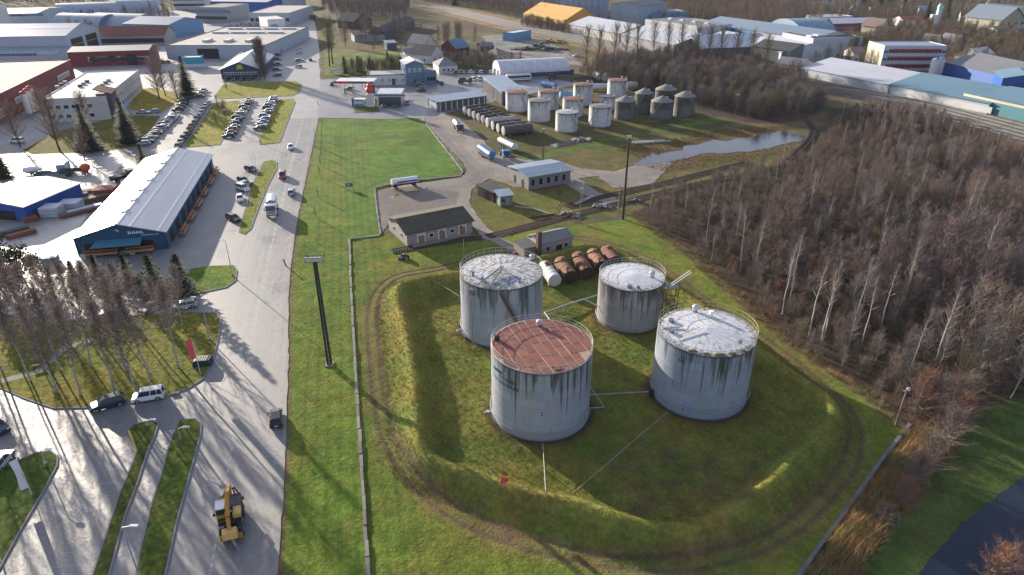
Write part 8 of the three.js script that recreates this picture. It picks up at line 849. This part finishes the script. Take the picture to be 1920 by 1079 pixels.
[[0, 38, 276, 0.95, 'brown-twigged round tree at the left edge before the red factory'], [1, 112, 284, 1.25, 'large red-brown bare tree left of the twin spruces'], [0, 158, 300, 0.7, 'thin bare tree in the bright works yard'], [1, 298, 186, 1.1, 'tall bare tree on the yellow lawn right of the office'], [0, 310, 180, 1.0, 'second bare tree on the yellow lawn right of the office'], [1, 332, 184, 0.75, 'small bare tree on the yellow lawn before the spruce'], [0, 85, 230, 0.8, 'bare tree behind the three white silos'], [1, 160, 236, 0.8, 'bare tree before the left wall of the white office'], [0, 648, 88, 0.9, 'bare tree beside the two tall roadside trees'], [1, 690, 70, 0.9, 'bare tree before the ruined store']].forEach(([v, px, py, s, l], k) => plant(brown[v], px, py, s, k * 1.3, l));
plant(poplar, 496, 149, 1.15, 0, 'dense purple-brown poplar right of the gabled dark blue shop'); plant(poplar, 488, 140, 1.0, 2, 'second dense poplar behind the one by the gabled shop'); plant(tall[0], 618, 124, 1, 0, 'tall bare roadside tree left of its pair above the station lawn'); plant(tall[1], 624, 120, 0.95, 2, 'tall bare roadside tree right of its pair above the station lawn'); plant(shrubP[1], 424, 168, 0.9, 0, 'red-leaved shrub on the upper parking lawn'); plant(shrubP[1], 357, 256, 0.8, 1, 'red-twigged shrub at the nose-to-tail car line'); plant(brown[0], 424, 226, 0.5, 1, 'wide bare tree in the shrub lawn between parking rows'); plant(shrubP[0], 410, 205, 1.1, 1, 'bare shrub at the top of the shrub lawn'); plant(shrubP[0], 405, 232, 0.9, 2, 'bare shrub beside the wide tree of the shrub lawn');
[[605, 236], [604, 248], [603.5, 262], [603, 279], [602, 294], [601, 311], [600, 331], [597, 371], [592, 408]].forEach(([px, py], k) => { const c = plant(shrubP[0], px, py, 0.42, k, `slender young tree in the verge row, ${ORD[k]} from the forecourt end`, 'young trees along the verge'); c.scale.set(0.26, 0.6, 0.26); });
[[780, 102], [845, 118], [868, 122], [885, 128], [905, 124], [920, 122], [890, 112], [835, 86], [838, 84], [858, 82], [700, 96], [765, 90], [960, 118], [975, 116]].forEach(([px, py], k) => plant(k > 6 && k < 10 ? brown[k % 2] : shrubP[k % 2], px, py, k > 6 && k < 10 ? 0.9 : 1.15, k, `bare garden tree among the middle houses, ${ORD[k]} from the station`));
[[1150, 118], [1172, 116], [1195, 118], [1225, 112], [1250, 116], [1275, 118], [1300, 122], [1325, 124], [1350, 128], [1378, 132], [1405, 138], [1432, 146], [1120, 128], [1098, 124]].forEach(([px, py], k) => plant(tall[k % 2], px, py, 0.85, k, `tall bare tree before the white sheds, ${ORD[k]} rightwards from the hangar`, 'tall trees of the belt'));
// bushes by the river, lower right
{
  const big = [bareProto('willow_bush', bareTree(630, { H: 5.2, r: 0.12, base: 0.04, n: 60, spread: 3.6, tw: 14, tl: 0.8, twW: 0.02, up0: 0.35, up1: 1.1 }), B2.greyBark, B2.redTw), bareProto('willow_bush', bareTree(631, { H: 5.2, r: 0.12, base: 0.04, n: 60, spread: 3.6, tw: 14, tl: 0.8, twW: 0.02, up0: 0.35, up1: 1.1 }), B2.greyBark, B2.rustTw)];
  [[1716, 772, 1.15, 1, 'rounded orange-brown bare tree beside the leaning pole'], [1762, 838, 1.1, 0, 'dense brown bush below the rounded tree'], [1795, 806, 1.0, 1, 'brown bush above the green river bank'], [1745, 880, 0.9, 0, 'grey-topped brown bush in the middle of the reed strip'], [1705, 910, 0.85, 0, 'dark brown bush lower in the reed strip'], [1690, 948, 0.7, 1, 'low brown bush beside the reeds'], [1812, 770, 1.0, 0, 'brown bush at the wood edge over the bank'], [1775, 770, 1.0, 0, 'bare bush between the rounded tree and the wood'], [1862, 1105, 1.0, 1, 'orange-brown twiggy tree over the river at the bottom right'], [1925, 1095, 1.1, 1, 'orange-brown twiggy tree cut by the lower right corner'], [1650, 985, 0.55, 0, 'smallest bush among the reeds'], [1885, 470, 0.9, 0, 'pale grey-topped bush inside the right part of the wood']].forEach(([px, py, s, v, l], k) => plant(big[v], px, py, s, k * 2.1, l));
}
// the wood: edge birches one by one, the mass behind as one object
function scatter(pts, step, seed) { const r = rng(seed), b = bounds(pts), out = []; for (let x = b.x0; x < b.x1; x += step) for (let z = b.z0; z < b.z1; z += step) { const a = x + (r() - 0.5) * step * 1.1, c = z + (r() - 0.5) * step * 1.1, q = [a, c, r(), r(), r()]; if (inside(pts, a, c)) out.push(q); } return out; }
function mass(name, label, category, kinds, spots, seed) { // kinds: [geometry set, bark, twigs]; spots: [x, z, a, b, c]
  const t = thing(name, label, category); t.userData.kind = 'stuff'; const m4 = new THREE.Matrix4(), q = new THREE.Quaternion(), up = new THREE.Vector3(0, 1, 0), bins = kinds.map(() => []), r = rng(seed); spots.forEach((s) => { const n = fbm(s[0] * 0.035 + seed, s[1] * 0.035, 2); bins[Math.min(kinds.length - 1, Math.floor(clamp((n - 0.3) * 2.2 + (s[2] - 0.5) * 0.7, 0, 0.999) * kinds.length))].push(s); });
  kinds.forEach(([g, bark, tw, s0, s1, c], k) => { for (const [nm, ge, mt] of [['trunks', g.trunk, bark], ['boughs', g.bough, bark], ['twigs', g.twigs, tw]]) { if (!ge || !bins[k].length) continue; const im = new THREE.InstancedMesh(ge, mt, bins[k].length); im.name = nm; bins[k].forEach((s, i) => { const sc = mix(s0, s1, s[3]) * (s[5] ?? 1); m4.compose(new THREE.Vector3(s[0], -0.1, s[1]), q.setFromAxisAngle(up, s[4] * 6.28), new THREE.Vector3(sc, sc * (0.85 + 0.35 * s[2]), sc)); im.setMatrixAt(i, m4); }); shadow(im); t.add(im); } }); return t;
}
const woodG = [1, 2, 3].map((k) => bareTree(700 + k, { H: 9.5, r: 0.065, base: 0.22, n: 30, spread: 3.0, round: 1, tw: 12, tl: 1.1, twW: 0.026, up0: 0.6, up1: 1.2, wob: 1.4, lean: 0.14 })), scrubG = [1, 2].map((k) => bareTree(710 + k, { H: 5.2, r: 0.05, base: 0.05, n: 34, spread: 2.8, round: 1, tw: 12, tl: 0.95, twW: 0.026, up0: 0.6, up1: 1.2 }));
const WOOD_VIEW = P([[1195, 405], [1290, 468], [1400, 568], [1480, 638], [1560, 686], [1660, 762], [1705, 795], [1770, 798], [1840, 742], [2000, 735], [2200, 600], [2140, 420], [1960, 300], [1720, 205], [1580, 212], [1528, 285], [1440, 312], [1320, 345], [1235, 372]]);
const EDGE = P([[1180, 400], [1290, 470], [1400, 570], [1480, 640], [1560, 688], [1660, 764], [1705, 798]]), TOP = P([[1235, 365], [1320, 345], [1440, 312], [1528, 285], [1580, 212], [1720, 205], [1960, 300], [2140, 420]]), lowAt = (s) => { s[5] = mix(0.5, 1.25, smooth(0.3, 0.68, fbm(s[0] * 0.06 + 3, s[1] * 0.06, 3))) * mix(0.42, 1, smooth(0, 20, distLine(EDGE, s[0], s[1]))) * mix(0.4, 1, smooth(0, 60, distLine(TOP, s[0], s[1]))); return s; };
mass('woodland', 'dense dark bare wood filling the right side behind the tanks', 'woodland', [[woodG[0], B2.greyBark, B2.purpleTw, 0.6, 1.05], [woodG[1], B2.greyBark, B2.birchTw, 0.6, 1.0], [scrubG[0], B2.brownBark, B2.redTw, 0.7, 1.2], [scrubG[1], B2.brownBark, B2.rustTw, 0.5, 0.9], [woodG[2], B2.whiteBark, B2.greyTw, 0.55, 1.05], [scrubG[0], B2.brownBark, B2.oliveTw, 0.7, 1.1], [scrubG[1], B2.greyBark, B2.greyTw, 0.7, 1.3], [woodG[1], B2.greyBark, B2.redTw, 0.7, 1.1]], scatter(ragged(WOOD_VIEW, 4, 3.2, 0.16), 3.3, 41).filter((s) => fbm(s[0] * 0.11 + 20, s[1] * 0.11, 2) > 0.3 || s[2] > 0.6).map(lowAt), 3);
mass('undergrowth', 'low brown undergrowth along the wood edge and floor', 'undergrowth', [[scrubG[0], B2.brownBark, B2.redTw, 0.3, 0.6], [scrubG[1], B2.brownBark, B2.birchTw, 0.3, 0.65]], scatter(WOOD_VIEW, 3.0, 42), 4);
mass('tree_belt', 'dense brown bare thicket between the small tank farm and the railway', 'woodland', [[woodG[0], B2.brownBark, B2.purpleTw, 0.5, 0.85], [scrubG[0], B2.brownBark, B2.redTw, 0.9, 1.5], [scrubG[1], B2.brownBark, B2.greyTw, 0.9, 1.5], [woodG[1], B2.brownBark, B2.oliveTw, 0.5, 0.8]], scatter(P([[1085, 148], [1140, 126], [1260, 108], [1400, 128], [1500, 160], [1550, 200], [1500, 222], [1420, 226], [1330, 206], [1210, 172]]), 3.6, 43), 5);
// birches of the wood that stand out by their pale trunks
{
  const ws = [1, 2, 3].map((k) => bareProto('birch_tree', bareTree(720 + k, { H: 18, r: 0.15, base: 0.5, n: 22, spread: 2.5, tw: 8, tl: 0.9, droop: 0.5, twW: 0.024, up0: 0.7, up1: 1.2, lean: 0.1 }), B2.whiteBark, B2.birchTw)), r = rng(88);
  const edge = [[1541, 646, 'stout pale birch at the very edge of the wood, right trunk of a pair'], [1538, 648, 'pale birch at the very edge of the wood, left trunk of a pair'], [1467, 590, 'thick pale birch near the wood edge left of the pair'], [1517, 628, 'slim pale birch just left of the edge pair'], [1600, 612, 'pale birch in the dark hollow right of the edge pair'], [1648, 622, 'thin pale birch in the dark hollow, farther right'], [1322, 465, 'tall pale birch leaning over the wood edge above the bank'], [1388, 512, 'pale bare-trunked birch standing in the brown scrub'], [1512, 424, 'forked white birch with spreading boughs in the wood'], [1485, 540, 'white birch with fan of boughs near the left middle of the wood']];
  edge.forEach(([px, py, l], k) => plant(ws[k % 3], px, py, 0.7 + 0.18 * r(), r() * 6.28, l));
  scatter(WOOD_VIEW, 12, 44).slice(0, 200).forEach((s) => { const c = copyOf(ws[Math.floor(s[2] * 3)], [s[0], -0.1, s[1]], s[4] * 6.28, 'pale-trunked birch standing among many others inside the dark wood', 'pale birches inside the wood'); c.scale.setScalar((0.52 + 0.3 * s[3]) * Math.max(0.6, lowAt(s)[5])); });
}
// far woods and garden trees
const farG = [[woodG[0], B2.brownBark, B2.purpleTw, 0.8, 1.3], [woodG[1], B2.brownBark, B2.greyTw, 0.8, 1.3], [woodG[2], B2.greyBark, B2.redTw, 0.8, 1.3]];
mass('far_wood', 'far brown wood along the top left edge behind the halls', 'woodland', farG, scatter(P([[-40, 14], [330, 6], [330, -26], [-40, -26]]), 9, 51), 6); mass('far_wood', 'far brown wood beyond the meadow and the railway bank, top middle', 'woodland', farG, scatter(P([[605, 22], [640, 40], [755, 42], [772, 20], [760, 8], [800, 4], [900, 22], [985, 38], [1050, 44], [1040, 30], [960, 10], [950, -26], [600, -26]]), 7, 52), 7); mass('far_wood', 'far brown wood behind the long blue roof, top right', 'woodland', [...farG, [woodG[1], B2.greyBark, B2.goldTw, 0.8, 1.2]], scatter(P([[1232, 36], [1330, 46], [1440, 60], [1540, 52], [1545, 40], [1500, 20], [1500, -26], [1180, -26], [1235, 10]]), 7.5, 53), 8); mass('far_wood', 'far dark wood on the horizon at the top right corner', 'woodland', farG, scatter(P([[1500, 14], [1760, 26], [1960, 16], [2000, -28], [1480, -28]]), 12, 54), 9);
mass('garden_trees', 'bare trees and shrubs among the far houses at the right', 'garden trees', [[scrubG[0], B2.brownBark, B2.oliveTw, 0.9, 1.6], [woodG[2], B2.brownBark, B2.goldTw, 0.5, 0.8], [scrubG[1], B2.brownBark, B2.redTw, 0.9, 1.6], [woodG[0], B2.brownBark, B2.greyTw, 0.5, 0.9]], scatter(P([[1545, 92], [1640, 74], [1700, 56], [1820, 62], [1960, 78], [2000, 150], [1880, 140], [1770, 118], [1770, 104], [1660, 92], [1620, 108]]), 5.2, 55).concat(scatter(P([[1540, 22], [1820, 28], [1820, 50], [1700, 46], [1560, 42]]), 7, 56)).concat(scatter(P([[1180, 44], [1300, 58], [1480, 74], [1540, 70], [1540, 60], [1330, 48], [1240, 38]]), 8, 69)).concat(scatter(P([[1520, 110], [1640, 112], [1640, 132], [1530, 124]]), 7, 70)).concat(scatter(P([[1930, 160], [2000, 160], [2000, 200], [1930, 178]]), 6, 71)), 10);
mass('far_trees', 'scattered brown trees among the far halls at the top left', 'trees', farG, scatter(P([[200, 46], [330, 30], [330, 44], [310, 56], [240, 60], [150, 50]]), 11, 64).concat(scatter(P([[120, 70], [176, 62], [176, 80], [140, 82]]), 9, 67)).concat(scatter(P([[600, 60], [760, 56], [900, 90], [990, 110], [820, 98], [640, 88]]), 17, 68)), 13);
mass('hedge_thicket', 'dark shrubs round the garden houses behind the station', 'thicket', [[scrubG[0], B2.brownBark, B2.oliveTw, 0.6, 1.1], [scrubG[1], B2.brownBark, B2.greyTw, 0.6, 1.1]], scatter(P([[835, 112], [930, 118], [935, 130], [865, 132], [840, 126]]), 4, 57).concat(scatter(P([[640, 132], [760, 128], [760, 138], [650, 142]]), 3.5, 58)).concat(scatter(P([[985, 40], [1060, 56], [1060, 62], [975, 50]]), 4, 59)), 11);
mass('left_thicket', 'bare brown thicket between the access road and the shop yard', 'thicket', [[scrubG[0], B2.brownBark, B2.redTw, 0.3, 0.55], [scrubG[1], B2.brownBark, B2.greyTw, 0.3, 0.55]], scatter(P([[-60, 560], [90, 530], [170, 545], [290, 560], [330, 568], [-60, 582]]), 2.3, 60), 12);
// reeds and tussocks
{
  const blades = (n, h, w, sp, seed) => { const r = rng(seed), o = []; for (let k = 0; k < n; k++) { const a = r() * 6.28, x = (r() - 0.5) * sp, z = (r() - 0.5) * sp, l = h * (0.55 + 0.6 * r()), b = 0.15 + 0.5 * r(), c = Math.cos(a), s = Math.sin(a); o.push(x - s * w, -0.03, z + c * w, x + s * w, -0.03, z - c * w, x + c * l * b, l * (1 - b * 0.35), z + s * l * b); } return rawGeo(o); };
  const bed = (name, label, cat, geo, m, spots, s0, s1, yf, tint) => { const im = new THREE.InstancedMesh(geo, m, spots.length), q = new THREE.Quaternion(), up = new THREE.Vector3(0, 1, 0), m4 = new THREE.Matrix4(); spots.forEach((s, i) => { const k = mix(s0, s1, s[2]); m4.compose(new THREE.Vector3(s[0], yf ? yf(s[0], s[1]) - 0.02 : 0, s[1]), q.setFromAxisAngle(up, s[4] * 6.28), new THREE.Vector3(k, k * (0.7 + 0.6 * s[3]), k)); im.setMatrixAt(i, m4); const t = tint ? tint(s[0], s[1]) : [1, 1, 1]; im.setColorAt(i, col(t[0] * (0.75 + 0.5 * s[3]), t[1] * (0.8 + 0.35 * s[2]), t[2] * (0.7 + 0.3 * s[4]))); }); im.name = numbered(name); setTag(im, label, cat, null, 'stuff'); shadow(im); scene.add(im); };
  const reedG = blades(40, 1.9, 0.025, 1.2, 1), tuftG = blades(16, 0.26, 0.022, 0.5, 2), lowG = blades(14, 0.14, 0.02, 0.55, 3);
  bed('reed_bed', 'straw-coloured reeds beside the blue-grey slab line', 'reeds', reedG, B2.reed, scatter(P([[1507, 1090], [1600, 955], [1708, 808], [1790, 790], [1800, 810], [1700, 960], [1600, 1090]]), 0.75, 61), 0.7, 1.1); bed('reed_bed', 'brown reeds round the long pond', 'reeds', reedG, mat([0.22, 0.14, 0.075], { rough: 1, side: true }), scatter(P([[1150, 280], [1260, 262], [1330, 246], [1480, 233], [1500, 244], [1440, 247], [1330, 261], [1262, 280], [1205, 300]]), 1.3, 62).concat(scatter(P([[1210, 312], [1300, 294], [1400, 286], [1500, 268], [1490, 284], [1400, 300], [1290, 318], [1240, 322]]), 1.4, 63)), 0.35, 0.65);
  bed('dry_grass', 'straw strip of dry grass along the foot of the wood edge', 'dry grass', reedG, B2.reed, scatter(P([[1178, 402], [1190, 398], [1300, 470], [1410, 570], [1490, 640], [1570, 690], [1670, 762], [1655, 772], [1550, 700], [1470, 646], [1390, 576], [1280, 480]]), 1.1, 64), 0.3, 0.62);
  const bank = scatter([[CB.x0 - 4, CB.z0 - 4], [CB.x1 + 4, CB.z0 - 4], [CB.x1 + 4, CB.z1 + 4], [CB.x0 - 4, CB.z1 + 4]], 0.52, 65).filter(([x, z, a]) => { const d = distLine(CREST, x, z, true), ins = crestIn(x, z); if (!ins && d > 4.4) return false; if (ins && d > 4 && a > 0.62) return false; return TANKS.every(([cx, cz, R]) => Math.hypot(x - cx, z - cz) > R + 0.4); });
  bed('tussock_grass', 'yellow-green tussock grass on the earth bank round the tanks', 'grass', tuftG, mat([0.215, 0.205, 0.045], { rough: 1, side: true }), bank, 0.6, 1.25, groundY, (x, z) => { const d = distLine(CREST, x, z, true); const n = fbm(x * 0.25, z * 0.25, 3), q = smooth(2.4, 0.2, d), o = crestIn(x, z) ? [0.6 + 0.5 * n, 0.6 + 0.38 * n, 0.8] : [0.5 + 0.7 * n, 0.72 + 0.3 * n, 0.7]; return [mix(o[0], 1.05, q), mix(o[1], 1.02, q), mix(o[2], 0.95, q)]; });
  const lawnS = scatter(P([[523, 1085], [536, 900], [545, 700], [548, 500], [590, 400], [655, 452], [740, 470], [860, 490], [745, 525], [700, 580], [712, 760], [760, 900], [860, 985], [1060, 1050], [1250, 1075], [1250, 1090]]), 0.62, 66).filter(([x, z]) => distLine(TRACK, x, z) > 1.9); bed('short_grass', 'short uneven grass of the verge and the meadow round the bank', 'grass', lowG, mat([0.122, 0.15, 0.027], { rough: 1, side: true }), lawnS, 0.6, 1.2, groundY);
}
renderer.render(scene, camera);
